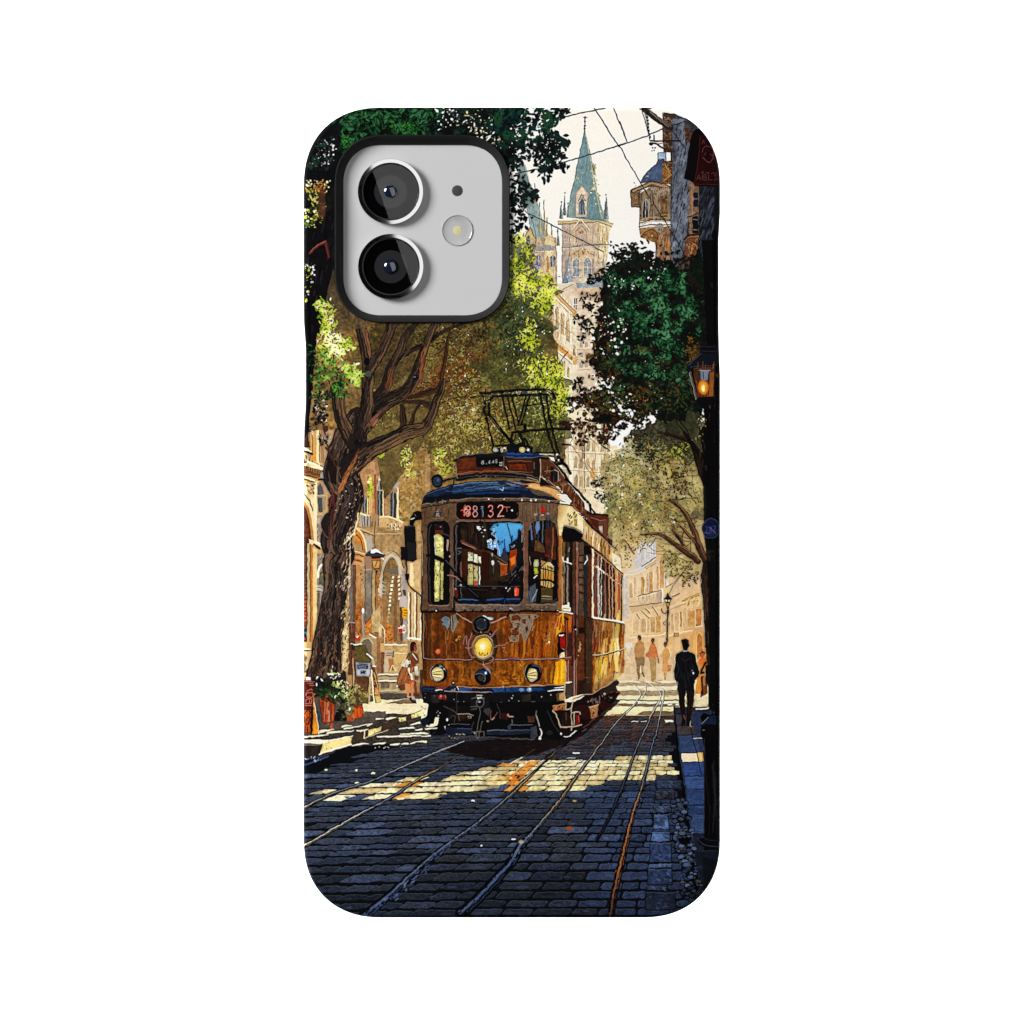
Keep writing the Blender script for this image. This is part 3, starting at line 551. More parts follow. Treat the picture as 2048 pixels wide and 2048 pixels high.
L(M(480, 1140, 480, 1750), 1, (120, 96, 78), .8); L(M(560, 1150, 556, 1480), 1, (120, 98, 82), .7); L(M(850, 1150, 856, 1430), 1, (130, 100, 70), .8)
for k in range(9): x = 490 + 50 * k; L(M(x, 1180, x, 1370), .8, (140, 118, 100), .6); L(M(x + 12, 1440, x + 12, 1500), .9, (128, 100, 78), .6)
for k in range(10): L(M(500 + 40 * k, 1385, 515 + 40 * k, 1372, 530 + 40 * k, 1384), .8, (120, 98, 82), .7)
for cx in (520, 790, 900): P(M(cx - 14, 1660, cx - 14, 1540, cx, 1510, cx + 14, 1540, cx + 14, 1660), (150, 136, 126), .8)
for x0 in (690, 760, 850, 930, 1010, 1080):
    y0 = 430 + (x0 - 690) * .7
    for j in range(4): L(O(x0, y0 + 90 * j + 60, x0 + 40, y0 + 90 * j + 92), .9, (176, 142, 100), .6)

for j in range(8):                                   # windows and string courses down the tower foot
    y = 300 + 150 * j
    if j not in (1, 2): 
        for x in (1190, 1265):
            P(O(x, y + 30, x + 18, y + 8, x + 36, y + 30, x + 36, y + 100, x, y + 100), (150, 136, 120), .8); L(O(x + 18, y + 14, x + 18, y + 100), .8, (232, 214, 186), .8); L(O(x - 6, y + 104, x + 42, y + 104), 1.2, (246, 228, 200), .8)
    L(O(1140, y + 128, 1340, y + 132), 1.3, (176, 142, 112), .7); L(O(1140, y + 120, 1340, y + 124), 1, (250, 234, 208), .7)
for j in range(4):                                   # arched window rows on the far facade by the tram roof
    for i, x in enumerate((480, 580, 630, 690, 740, 820, 870)):
        y = 1060 + 165 * j + 6 * i
        P(V4(x, y + 30, x + 14, y + 6, x + 28, y + 30, x + 28, y + 110, x, y + 110), [(170, 142, 104), (150, 128, 98), (188, 156, 114)][(i + j) % 3], .75); L(V4(x + 30, y + 20, x + 30, y + 112), 1.1, (252, 240, 212), .8); L(V4(x - 1, y + 28, x - 1, y + 110), .8, (120, 96, 70), .6)
    L(V4(440, 1190 + 165 * j, 940, 1232 + 165 * j), 1.6, (186, 154, 112), .7); L(V4(440, 1182 + 165 * j, 940, 1224 + 165 * j), 1.2, (252, 240, 214), .8)
for k in range(7):                                   # pinnacles over the facade cornice
    x, y = 840 + 46 * k, 250 + 46 * k * 1.05; P(O(x - 8, y + 70, x, y - 20, x + 8, y + 74), (176, 158, 136)); L(O(x + 2, y, x + 6, y + 66), .8, (244, 228, 200))
# ---- left street front
R([(592, 860), (860, 1420)], (176, 140, 98), 1, .25)
P(HH(0, 0, 320, 0, 420, 600, 420, 1932, 0, 1932), (206, 164, 112), 1, .2)
P(HH(50, 0, 150, 0, 160, 280, 60, 260), (60, 44, 34)); P(HH(130, 0, 180, 0, 190, 320, 150, 310), (222, 170, 110)); P(HH(185, 0, 250, 0, 250, 480, 190, 480), (212, 160, 92)); P(HH(250, 0, 300, 0, 305, 540, 255, 500), (246, 218, 160)); P(HH(310, 0, 620, 0, 560, 540, 420, 600, 320, 540), (186, 152, 116), 1, .2)
for x, w, c in ((330, 2, (128, 96, 70)), (355, 3, (150, 106, 72)), (300, 1.4, (110, 80, 56)), (188, 1.4, (120, 80, 46)), (148, 1.4, (96, 66, 44))): L(HH(x, 0, x + 6, 500), w, c, .8)
P(HH(170, 360, 240, 360, 250, 470, 180, 460), (226, 150, 60), .9)
P(HH(40, 250, 180, 330, 180, 360, 40, 300), (246, 232, 200)); L(HH(50, 320, 190, 370), 4, (56, 44, 38))
P(HH(40, 340, 110, 380, 130, 470, 420, 600, 420, 640, 40, 560), (232, 208, 160), 1, .2); L(HH(130, 490, 300, 560, 410, 610), 4, (248, 238, 208)); L(HH(310, 545, 420, 600), 2, (110, 104, 104))
P(HH(40, 380, 100, 400, 110, 500, 40, 520), (70, 56, 46), 1, .4); L(HH(60, 400, 90, 470), 3, (220, 196, 150))
P(HH(40, 540, 400, 640, 300, 770, 40, 690), (110, 72, 46), 1, .25)
for k in range(11): P(HH(110 + 26 * k, 560 + 8 * k, 126 + 26 * k, 565 + 8 * k, 122 + 26 * k, 615 + 8 * k, 106 + 26 * k, 608 + 8 * k), (48, 32, 26)); L(HH(128 + 26 * k, 570 + 8 * k, 128 + 26 * k, 620 + 8 * k), 1.3, (190, 140, 90))
L(HH(50, 660, 320, 740), 2.4, (150, 104, 66)); L(HH(50, 720, 230, 790, 290, 800), 4, (246, 226, 184)); L(HH(60, 760, 230, 810), 2, (100, 66, 42)); P(HH(230, 760, 310, 740, 310, 800, 230, 800), (214, 160, 96))
P(HH(320, 660, 420, 640, 480, 900, 430, 1000, 300, 800), (172, 160, 150), 1, .15)
L(curve(HH(290, 770, 370, 770, 430, 850, 500, 960)), 4, (20, 17, 18))
P(HH(270, 1240, 270, 860, 310, 790, 380, 860, 400, 990, 400, 1240), (160, 140, 120)); P(HH(280, 1000, 280, 880, 310, 820, 350, 880, 370, 990), (92, 92, 92)); P(HH(278, 1040, 345, 1050, 345, 1270, 278, 1260), (82, 84, 78)); L(HH(270, 1010, 400, 1010), 2.4, (216, 196, 160)); L(curve(HH(310, 790, 370, 860, 400, 1000)), 3, (206, 150, 96))
P(HH(250, 1270, 420, 1300, 330, 1440, 420, 1760, 250, 1720), (170, 150, 130), 1, .3); L(HH(260, 1290, 420, 1320), 2, (222, 196, 150)); mottle(HH(255, 1400, 320, 1400, 330, 1700, 255, 1700), 26, [(120, 104, 92), (200, 184, 160)], (3, 7))
P(HH(50, 830, 270, 830, 260, 1740, 210, 1740, 50, 1050), (226, 196, 146), 1, .25); mottle(HH(50, 830, 250, 830, 250, 1020, 50, 1020), 50, [(150, 108, 66), (250, 236, 200), (190, 150, 100)], (2, 7)); L(HH(240, 830, 235, 1720), 6, (250, 228, 178)); mottle(HH(180, 840, 230, 840, 220, 1020, 190, 1020), 14, [(110, 74, 46)], (3, 7))
P(HH(50, 1070, 110, 1150, 190, 1400, 215, 1700, 215, 1932, 50, 1932), (92, 52, 32), 1, .3)
L(curve(HH(50, 1040, 130, 1160, 200, 1400, 220, 1720)), 8, (240, 214, 164)); L(curve(HH(50, 1110, 110, 1210, 165, 1450, 190, 1720)), 6, (196, 130, 70)); L(curve(HH(60, 1000, 150, 1110, 200, 1250)), 2, (90, 64, 46)); L(curve(HH(50, 1140, 90, 1230, 140, 1450, 165, 1720)), 2, (60, 34, 24))
P(HH(130, 1690, 390, 1770, 390, 1840, 210, 1800, 140, 1760), (238, 214, 166)); L(HH(210, 1770, 300, 1830), 4, (66, 48, 40)); L(HH(230, 1730, 390, 1790), 3, (250, 240, 214))
# lower left pilaster with dark brick strip (I)
P(I(40, -60, 115, -60, 115, 1420, 40, 1420), (74, 42, 32), 1, .3)
for k in range(22): P(I(50, 90 + 58 * k, 100, 80 + 58 * k, 100, 118 + 58 * k, 50, 126 + 58 * k), mix((96, 66, 52), (176, 84, 46), min(1, max(0, (k - 8) / 6)) if k < 18 else .1), .85)
P(I(115, -100, 165, -100, 165, 1500, 110, 1500), (236, 208, 150)); L(I(160, -80, 165, 1500), 3, (120, 76, 40)); P(I(165, -80, 200, -80, 195, 1500, 165, 1500), (196, 120, 60)); P(I(195, -80, 270, -20, 265, 1450, 195, 1450), (242, 202, 136), 1, .12); L(I(262, 60, 268, 1440), 1.6, (250, 226, 176))
P(I(265, 60, 420, -20, 430, 600, 300, 1300, 265, 1300), (150, 132, 116), 1, .2); L(curve(I(275, 420, 300, 280, 350, 220, 420, 190)), 5, (246, 236, 214)); P(I(290, 520, 300, 380, 350, 300, 410, 290, 390, 560), (96, 94, 80), 1, .3); P(I(330, 390, 380, 310, 390, 400), (196, 150, 80)); P(I(265, 545, 380, 560, 380, 650, 265, 630), (196, 190, 176)); L(I(270, 580, 375, 590), 1.5, (120, 114, 106)); L(I(265, 640, 380, 655), 2, (90, 84, 80)); L(I(320, 660, 320, 1200), 2, (190, 176, 166)); mottle(I(265, 90, 390, 90, 390, 240, 265, 230), 20, [(90, 80, 60), (246, 240, 220), (140, 120, 90)], (3, 7)); P(I(265, 660, 310, 660, 310, 1240, 265, 1240), (106, 88, 76), .8)
P(I(50, 1230, 110, 1230, 105, 1400, 50, 1400), (26, 22, 26)); dots(I(55, 1240, 100, 1240, 100, 1390, 55, 1390), 6, (1.2, 2.6), [(160, 110, 130), (60, 130, 160), (200, 60, 60)])
P(I(50, 1420, 280, 1420, 240, 1600, 50, 1620), (214, 166, 110)); P(I(180, 1450, 280, 1450, 275, 1530, 190, 1530), (250, 240, 214)); L(I(45, 1535, 150, 1530), 4, (250, 240, 212)); L(I(50, 1560, 230, 1540), 2, (110, 76, 50)); P(I(50, 1580, 260, 1560, 160, 1932, 50, 1932), (232, 196, 140), 1, .25); L(I(55, 1600, 55, 1900), 3, (60, 44, 36)); P(I(70, 1640, 100, 1640, 100, 1900, 70, 1900), (76, 56, 46)); L(I(75, 1720, 100, 1780, 80, 1860), 2, (210, 180, 130)); L(I(200, 1560, 190, 1720), 5, (252, 240, 208))
# building behind the trunk (right part of HH, I)
P(HH(700, 500, 1200, 400, 1530, 640, 1530, 1400, 700, 1400), (178, 136, 96), 1, .2)
P(HH(1120, 380, 1560, 380, 1530, 740, 1180, 700), (150, 112, 84), 1, .3)
P(HH(1520, 300, 1932, 300, 1932, 1500, 1530, 1420), (156, 124, 74), 1, .3); dots(HH(1530, 640, 1932, 640, 1890, 1400, 1540, 1400), 160, (1, 3.2), [(212, 176, 116), (190, 150, 90), (128, 98, 56), (200, 190, 150)], .8)
P(HH(1040, 780, 1190, 700, 1220, 1280, 1060, 1290), (196, 140, 90), 1, .2); L(HH(1075, 760, 1080, 1290), 2, (250, 214, 140)); L(HH(1160, 700, 1170, 1280), 4, (150, 92, 56)); L(HH(1110, 1000, 1105, 1280), 3, (226, 176, 120))
for cx, y0, y1, w in ((1000, 1000, 1270, 40), (1230, 700, 1310, 50), (1440, 900, 1370, 60)):
    P(HH(cx - w, y1, cx - w, y0 + 60, cx, y0, cx + w, y0 + 60, cx + w, y1 + 20), (146, 124, 100)); P(HH(cx - w + 14, y1, cx - w + 14, y0 + 90, cx - 4, y0 + 40, cx - 4, y1), (74, 76, 74)); P(HH(cx + 6, y1, cx + 6, y0 + 60, cx + w - 10, y0 + 90, cx + w - 10, y1 + 10), (64, 64, 62)); L(HH(cx, y0 + 40, cx, y1), 2, (176, 182, 180)); L(HH(cx + w + 4, y0 + 60, cx + w + 4, y1 + 20), 2.4, (246, 218, 160))
L(curve(HH(1200, 900, 1230, 720, 1260, 680, 1290, 720, 1310, 900)), 3, (232, 200, 148)); L(curve(HH(1290, 880, 1330, 740, 1350, 740, 1400, 900)), 3, (206, 150, 92)); dots(HH(1200, 660, 1350, 660, 1350, 770, 1200, 770), 16, (1.4, 3), [(244, 226, 184), (150, 104, 70)])
P(HH(1430, 740, 1520, 720, 1520, 900, 1440, 900), (176, 168, 166)); L(HH(1190, 920, 1290, 940), 2.4, (230, 206, 160)); L(HH(1515, 900, 1520, 1400), 2.6, (240, 222, 180))
P(HH(900, 1270, 1220, 1330, 1220, 1340, 1400, 1340, 1600, 1420, 1580, 1500, 900, 1500), (206, 166, 114), 1, .2); L(HH(910, 1275, 1070, 1335), 4, (244, 222, 176)); L(HH(1230, 1345, 1400, 1345, 1590, 1425), 3.4, (246, 220, 168)); P(HH(920, 1320, 1060, 1360, 1080, 1500, 930, 1480), (176, 150, 130)); 
for x in (930, 965, 1010, 1060, 1180): P(HH(x, 1330, x + 26, 1340, x + 26, 1490, x, 1480), (196, 190, 184)); L(HH(x + 30, 1340, x + 30, 1490), 2, (96, 84, 76))
P(HH(1110, 1300, 1190, 1290, 1190, 1540, 1100, 1520), (170, 130, 88)); L(HH(1110, 1400, 1115, 1720, 1150, 1800), 1.2, (70, 56, 46))
mottle(HH(1350, 1430, 1560, 1460, 1560, 1580, 1360, 1560), 44, [(246, 232, 200), (110, 90, 60), (210, 180, 130)], (3, 7), .9, 1.6)
P(HH(900, 1500, 1120, 1500, 1600, 1560, 1600, 1932, 820, 1932), (166, 134, 94), 1, .25); L(HH(900, 1520, 1140, 1600, 1560, 1600), 2.4, (226, 190, 136)); L(HH(910, 1550, 1130, 1630), 1.6, (110, 84, 60))
P(HH(850, 1550, 900, 1530, 960, 1620, 1010, 1820, 1000, 1850, 850, 1700), (214, 134, 60), 1, .2); L(curve(HH(880, 1530, 950, 1590, 1010, 1740, 1030, 1870)), 4, (246, 214, 160)); L(curve(HH(850, 1600, 920, 1660, 960, 1760, 970, 1850)), 2, (120, 70, 40)); P(HH(1010, 1640, 1110, 1640, 1120, 1860, 1040, 1860), (176, 168, 156))
P(HH(820, 1850, 1010, 1900, 1010, 1932, 820, 1932), (206, 146, 92))
P(I(780, -10, 1030, 60, 1010, 130, 920, 230, 800, 240), (200, 140, 92), 1, .2)
for k, c in enumerate(((246, 216, 166), (130, 80, 52), (232, 182, 120), (110, 66, 44), (222, 170, 116))): L(I(790, 10 + 42 * k, 1010 - 20 * k, 60 + 38 * k), 2.4, c)
P(I(780, 240, 1010, 240, 1120, 100, 1250, 100, 1270, 1420, 780, 1420), (160, 120, 82), 1, .18)
for x0, x1, c in ((785, 820, (110, 104, 98)), (830, 858, (96, 72, 54)), (860, 930, (170, 130, 92)), (860, 925, (182, 128, 82)), (945, 1000, (176, 142, 102)), (1010, 1110, (126, 118, 110)), (1112, 1165, (190, 162, 112)), (1170, 1250, (164, 112, 66))):
    P(I(x0, 230, x1, 230, x1, 1000 if x0 < 1170 else 860, x0, 1330), c, .9, .2)
P(I(990, 110, 1110, 100, 1120, 300, 990, 320), (150, 122, 98)); L(I(990, 310, 1120, 300), 3, (206, 164, 124))
for x in (822, 858, 1005, 1112, 1168): L(I(x, 240, x, 1280), 1.6, (76, 56, 44), .8)
L(I(770, 400, 775, 1300), 4, (110, 100, 104), .8); mottle(I(940, 280, 990, 280, 990, 560, 940, 560), 18, [(220, 196, 150), (120, 90, 62)], (3, 7))
P(I(860, 880, 990, 720, 1000, 1330, 850, 1380), (170, 106, 48), .8, .3); mottle(I(860, 1000, 900, 1000, 900, 1380, 860, 1380), 20, [(232, 190, 130), (110, 64, 30)], (3, 6))
P(I(1000, 1160, 1250, 860, 1260, 920, 1110, 1120, 1100, 1280, 1010, 1290), (190, 116, 52), .9, .2); L(I(1010, 1130, 1250, 880), 3, (120, 84, 58)); P(I(1010, 1170, 1100, 1060, 1100, 1280, 1020, 1290), (206, 120, 40), 1, .3); dots(I(1015, 1160, 1095, 1140, 1095, 1270, 1015, 1270), 10, (1, 2.4), [(240, 190, 110), (110, 60, 26)])
L(I(975, 950, 990, 1340), 5, (196, 186, 172)); EL(I(972, 935)[0], 3, 5.5, (250, 246, 236)); L(I(985, 980, 998, 1340), 1.4, (110, 96, 84))
mottle(I(1225, 330, 1260, 330, 1250, 780, 1215, 780), 20, [(250, 232, 196), (190, 130, 84)], (4, 8), .9, 1.3); P(I(1110, 1000, 1240, 850, 1250, 1260, 1110, 1280), (206, 176, 124), .9, .2)
# tall arch with quoin stones
P(I(1260, 660, 1270, 420, 1300, 220, 1360, 110, 1430, 80, 1510, 160, 1560, 320, 1580, 1420, 1300, 1420), (140, 112, 76), 1, .25)
L(curve(I(1250, 700, 1270, 400, 1310, 190, 1400, 90, 1470, 110, 1530, 220, 1550, 400)), 6, (206, 190, 164)); L(curve(I(1280, 520, 1310, 260, 1400, 150, 1450, 150)), 1.8, (100, 80, 60)); L(curve(I(1340, 60, 1420, 20, 1520, 100, 1590, 300, 1600, 420)), 4, (222, 196, 152)); L(curve(I(1380, 20, 1470, 30, 1560, 130, 1600, 280)), 1.6, (100, 76, 54))
P(I(1290, 330, 1340, 200, 1420, 150, 1490, 200, 1500, 330, 1380, 350), (124, 98, 62), 1, .3); P(I(1370, 280, 1510, 300, 1510, 370, 1400, 370), (110, 104, 92))
for k in range(15):
    y = 400 + 62 * k; x = 1420 - 7 * k; outlined(I(x - 4, y, x + 40 - min(k, 6), y - 6, x + 34, y + 42, x - 10, y + 46), mix((250, 234, 196), (206, 140, 66), min(1, max(0, (k - 7) / 6))), (140, 104, 64), 1)
for k in range(6): outlined(I(1510, 390 + 68 * k, 1556, 380 + 68 * k, 1552, 430 + 68 * k, 1510, 440 + 68 * k), (240, 216, 180), (150, 108, 76), 1)
for k in range(5): L(I(1265, 490 + 60 * k, 1320, 500 + 60 * k), 3, (180, 172, 160), .8)
P(I(1270, 700, 1320, 700, 1320, 1350, 1280, 1350), (156, 110, 70), .8); P(I(1460, 420, 1500, 400, 1500, 1400, 1450, 1420), (126, 92, 58), .85)
P(I(1310, 1160, 1440, 1160, 1440, 1420, 1310, 1420), (196, 120, 54), 1, .3); mottle(I(1315, 1160, 1435, 1160, 1435, 1400, 1315, 1400), 30, [(236, 176, 110), (140, 74, 30), (220, 150, 84)], (3, 6), .85, 0)
P(I(1570, 300, 1620, 280, 1700, 600, 1680, 1400, 1560, 1400), (176, 160, 148), 1, .2); P(I(1590, 610, 1640, 610, 1640, 710, 1590, 710), (84, 80, 76)); P(I(1540, 720, 1640, 720, 1650, 880, 1540, 880), (196, 180, 170))
P(I(1545, 890, 1600, 880, 1590, 1400, 1545, 1400), (96, 70, 54)); P(I(1575, 890, 1665, 900, 1660, 1060, 1580, 1050), (240, 166, 30), 1, .2); L(I(1600, 930, 1650, 935), 2, (160, 96, 16)); L(I(1610, 975, 1640, 975), 2.4, (170, 100, 20)); L(I(1600, 1010, 1650, 1020), 1.5, (160, 96, 16))
P(I(1520, 1165, 1630, 1160, 1630, 1280, 1520, 1290), (240, 214, 190)); P(I(1525, 1220, 1580, 1215, 1580, 1280, 1525, 1285), (190, 56, 36)); dots(I(1530, 1170, 1625, 1170, 1625, 1270, 1530, 1270), 8, (1, 2.2), [(180, 60, 46), (120, 60, 50)]); L(I(1560, 1290, 1560, 1440), 2, (110, 84, 64))
P(I(1660, 150, 1880, 140, 1890, 1400, 1670, 1400), (206, 168, 120), 1, .15); P(I(1700, 200, 1750, 200, 1750, 540, 1700, 540), (246, 222, 170)); EL(I(1735, 530)[0], 4.5, 5, (246, 220, 150))
for x, c in ((1680, (250, 232, 194)), (1710, (150, 110, 74)), (1735, (232, 196, 146)), (1775, (250, 228, 186)), (1800, (140, 100, 66)), (1840, (214, 170, 120)), (1868, (250, 238, 208))): L(I(x, 660, x, 1380), 3, c)
L(I(1670, 1360, 1860, 1375), 4, (250, 242, 222))
# street-level clutter on the left pavement
P(I(750, 1110, 850, 1110, 850, 1300, 760, 1300), (110, 66, 54), 1, .2); L(I(755, 1125, 850, 1125), 2.4, (206, 176, 168)); L(I(800, 1140, 800, 1290), 1.6, (150, 104, 92)); P(I(740, 1280, 850, 1280, 850, 1932, 740, 1932), (104, 66, 46), 1, .2); EL(I(890, 1360)[0], 5.5, 6, (196, 60, 46)); EL(I(885, 1345)[0], 2.4, 2.4, (244, 224, 214)); L(I(860, 1330, 910, 1330), 2, (236, 206, 190))
P(I(930, 1400, 1000, 1300, 1180, 1360, 1190, 1932, 930, 1932), (176, 142, 100), 1, .2); L(I(1080, 1300, 1190, 1370), 3, (246, 232, 204)); P(I(950, 1440, 980, 1385, 1060, 1380, 1110, 1440, 1110, 1700, 950, 1700), (118, 104, 88)); L(curve(I(940, 1420, 990, 1375, 1070, 1375, 1120, 1450)), 3, (226, 204, 166))
P(I(1180, 1360, 1300, 1360, 1310, 1932, 1190, 1932), (150, 110, 78), 1, .2); L(I(1250, 1150, 1305, 1240, 1310, 1440), 2, (236, 216, 184)); P(I(1240, 1430, 1310, 1430, 1310, 1590, 1240, 1590), (216, 166, 110)); P(I(1215, 1190, 1260, 1170, 1260, 1340, 1215, 1340), (236, 204, 150)); P(I(1250, 1580, 1320, 1580, 1300, 1900, 1250, 1900), (120, 82, 58))
P(I(1310, 1440, 1660, 1440, 1660, 1932, 1310, 1932), (200, 164, 112), 1, .2); L(I(1320, 1468, 1510, 1468), 3, (250, 240, 210)); L(I(1530, 1465, 1650, 1462), 2.6, (250, 240, 210)); P(I(1450, 1590, 1640, 1590, 1640, 1740, 1450, 1740), (214, 174, 112)); L(I(1450, 1590, 1650, 1590), 2, (244, 224, 180)); P(I(1320, 1550, 1430, 1550, 1430, 1680, 1320, 1680), (200, 170, 146)); L(I(1340, 1600, 1420, 1596), 1.6, (130, 96, 80)); L(I(1340, 1630, 1410, 1628), 1.6, (140, 104, 84)); P(I(1430, 1560, 1455, 1560, 1450, 1660, 1430, 1660), (50, 36, 30)); P(I(1300, 1690, 1360, 1680, 1360, 1880, 1290, 1890), (206, 180, 150)); P(I(1370, 1680, 1450, 1680, 1450, 1860, 1380, 1860), (170, 116, 66)); L(curve(I(1400, 1860, 1430, 1780, 1480, 1860)), 2, (246, 224, 176))
P(J(1160, 340, 1900, 330, 1900, 760, 1180, 760), (176, 152, 116), 1, .15)
for y, c in ((365, (246, 230, 196)), (460, (248, 234, 200)), (610, (226, 206, 150)), (650, (240, 222, 168))): L(J(1165, y, 1450, y - 4), 3.4, c); L(J(1165, y + 22, 1440, y + 20), 3, (120, 100, 78))
P(J(1200, 490, 1330, 490, 1330, 570, 1200, 570), (110, 94, 78), 1, .3); L(J(1720, 470, 1900, 460), 3, (240, 226, 196)); P(J(1700, 360, 1880, 340, 1880, 690, 1740, 690), (150, 110, 76), .7, .2)
# ---- ground -------------------------------------------------
VX, VY = 1340, 1320
P([(592, 1390), (1456, 1390), (1456, 1852), (592, 1852)], (12, 14, 18))
P([(840, 1340), (1230, 1330), (1230, 1460), (840, 1460)], (70, 60, 54)); P([(1230, 1388), (1456, 1388), (1456, 1460), (1230, 1460)], (70, 60, 54))
patch = (V7(30, 762, 460, 740, 560, 705, 720, 690, 1200, 680, 1300, 605, 1480, 600, 1620, 582, 1803, 520) + V8(260, 520, 600, 515, 900, 500, 1280, 470, 1400, 500, 1420, 620, 1250, 650, 1200, 690, 770, 712, 640, 755, 500, 785, 60, 778, 0, 790)
         + V7(1700, 772, 1530, 772, 1350, 792, 1000, 842, 830, 852, 650, 828, 460, 822, 300, 850, 150, 832, 30, 850))
def in_poly(pts, x, y):
    c = False; n = len(pts)
    for k in range(n):
        (ax, ay), (bx, by) = pts[k], pts[(k + 1) % n]
        if (ay > y) != (by > y) and x < ax + (y - ay) * (bx - ax) / (by - ay): c = not c
    return c
y = 1850.0; row = 0
RAILX = [(1340 - x) / (1321.0 - yy) if False else (x - VX) / (yy - VY) for x, yy in ((725, 1835), (921, 1826), (1220, 1826))]
while y > 1392:
    dep = y - VY
    dy = max(3.2, .041 * dep * (.72 + .5 * rng.random()))
    X = -3.2 - .2 * rng.random(); row += 1
    while X < .04:
        big = rng.random() < .25
        w = (.095 + .085 * rng.random()) * (1.35 if big else 1) * (1 if dep > 150 else .9 + .6 * rng.random())
        if X > -.275: w *= .75
        x0, x1 = VX + X * dep, VX + (X + w) * dep
        X += w
        if x1 < 600 or x0 > 1300 + .18 * dep: continue
        y0, y1 = y, y - dy
        tl = -.035 * min(0, (x0 + x1) / 2 - 960) * .6
        cx, cy = (x0 + x1) / 2, (y0 + y1) / 2 + tl
        k0, k1 = (y0 - VY) / dep, (y1 - VY) / dep
        nr = min(max((dep - 150) / 300, 0), 1); g = max(.6, (.02 + .02 * nr) * (x1 - x0)); gy = max(.5, (.09 + .06 * nr) * dy)
        if in_poly(patch, cx, cy): g, gy = g * .7, gy * .6
        jit = lambda s: s * rng.standard_normal()
        c4 = [(VX + (x0 - VX) * k0 + g, y0 - gy + tl + jit(.4)), (VX + (x1 - VX) * k0 - g, y0 - gy + tl + jit(.4)), (VX + (x1 - VX) * k1 - g, y1 + gy + tl + jit(.4)), (VX + (x0 - VX) * k1 + g, y1 + gy + tl + jit(.4))]
        (ax, ay), (bx, by), (ex, ey), (fx, fy) = c4
        r = min(.10 * (bx - ax), .26 * (ay - fy), 3.4)
        p8 = [(ax + r, ay), (bx - r, by), (bx + (ex - bx) * .3, by - r * .8), (ex, ey + r * .6), (ex - r, ey), (fx + r, fy), (fx, fy + r * .6), (ax + (fx - ax) * .3, ay - r * .8)]
        lit = in_poly(patch, cx + 3 * rng.standard_normal(), cy + 1.2 * rng.standard_normal())
        u, v = rng.random(), nz(NB, cx, cy)
        if lit:
            col = pal([(240, 214, 150), (250, 234, 192), (226, 196, 140), (244, 224, 170)], u)
            if (1000 < cx < 1040 and u < .5) or u > .97: col = (222, 150, 76)
            edge = (255, 248, 224)
        else:
            t = min(max((1560 - cy) / 130, 0), 1)
            base = pal([(24, 28, 38), (34, 42, 58), (46, 56, 76), (40, 42, 48), (58, 68, 90), (50, 48, 50)], .7 * u + .3 * v)
            if rng.random() < .2: base = mix(base, (92, 110, 146), .3 + .4 * rng.random())
            base = mix(mix(base, (58, 62, 70), .3), (0, 0, 0), .22 * rng.random()); base = tuple(min(255, 1.22 * q) for q in base)
            warm = pal([(46, 38, 34), (60, 46, 38), (44, 44, 50), (84, 48, 32), (56, 62, 74)], u) if cx > 1000 else pal([(32, 38, 54), (50, 44, 42), (40, 44, 56)], u)
            col = mix(base, warm, t)
            if cy > 1690: col = mix(col, (18, 22, 32), min((cy - 1690) / 190, .55) * (.6 + .6 * rng.random()))
            if cx > 1180 and cy > 1570: col = mix(col, pal([(40, 54, 84), (64, 82, 118)], rng.random()), .55)
            edge = mix(col, (150, 160, 180), .5)
        P(p8, col, 1, .28, NMF if lit else NTX)
        if not lit and dy > 7:
            for _ in range(2 + rng.integers(3)):
                qx, qy = ax + (bx - ax) * (.15 + .7 * rng.random()), fy + (ay - fy) * (.25 + .5 * rng.random())
                leaf(qx, qy, (bx - ax) * (.15 + .3 * rng.random()), .12 * rng.standard_normal(), mix(col, [(100, 118, 156), (12, 14, 20), (84, 84, 92), (76, 60, 50)][rng.integers(4)], .2 + .3 * rng.random()), .22, .75)
        if not lit:
            L([p8[7], p8[6], p8[5], p8[4]], .9 if dy > 6 else .6, edge, .75)
            if dy > 8 and rng.random() < .5: mottle(p8, 2, [mix(col, (90, 106, 140), .4), mix(col, (14, 16, 22), .5)], (3, 9), .5, 0, .3)
        elif rng.random() < .4: mottle(p8, 2, [(206, 168, 110), (255, 250, 232)], (2, 5), .7, 0, .3)
    y -= dy
# sun streaks and shade bars farther up the street
P([(1130, 1440), (1180, 1395), (1240, 1360), (1420, 1360), (1420, 1408), (1290, 1432), (1200, 1432)], (226, 208, 160), 1, .1)
P(LV(0, 880, 1700, 880, 1700, 1420, 200, 1480, -200, 1480), (232, 214, 168), 1, .1)
P(LV(0, 790, 1130, 760, 1130, 900, 0, 900), (222, 190, 150), 1, .1)
for y0, y1, c in ((900, 925, (244, 230, 190)), (930, 985, (176, 150, 126)), (990, 1050, (246, 234, 196)), (1065, 1150, (160, 136, 112)), (1160, 1225, (244, 232, 182)), (1225, 1245, (126, 104, 80)), (1248, 1290, (250, 240, 200)), (1295, 1345, (126, 106, 84)), (1350, 1440, (246, 236, 180)), (1440, 1500, (236, 222, 170))):
    P(LV(-150, y0 + 6, 300, y0 - 4, 700, y0 + 5, 1120, y0 - 6, 1120, y1, 600, y1 + 8, 200, y1 - 6, -220, y1 + 4), c, .92, .08)
for k in range(60):
    x, yy = 1180 + 170 * rng.random(), 1352 + 74 * rng.random(); l = 3 + 9 * rng.random()
    L([(x, yy), (x + l, yy - .6)], .9, [(110, 92, 70), (255, 250, 226), (180, 156, 112)][rng.integers(3)], .7)
P(LV(480, 1430, 1040, 1420, 1050, 1500, 380, 1500), (110, 84, 64), .85, .2); P(LV(0, 1480, 200, 1470, 180, 1560, -60, 1560), (96, 60, 44), .7)
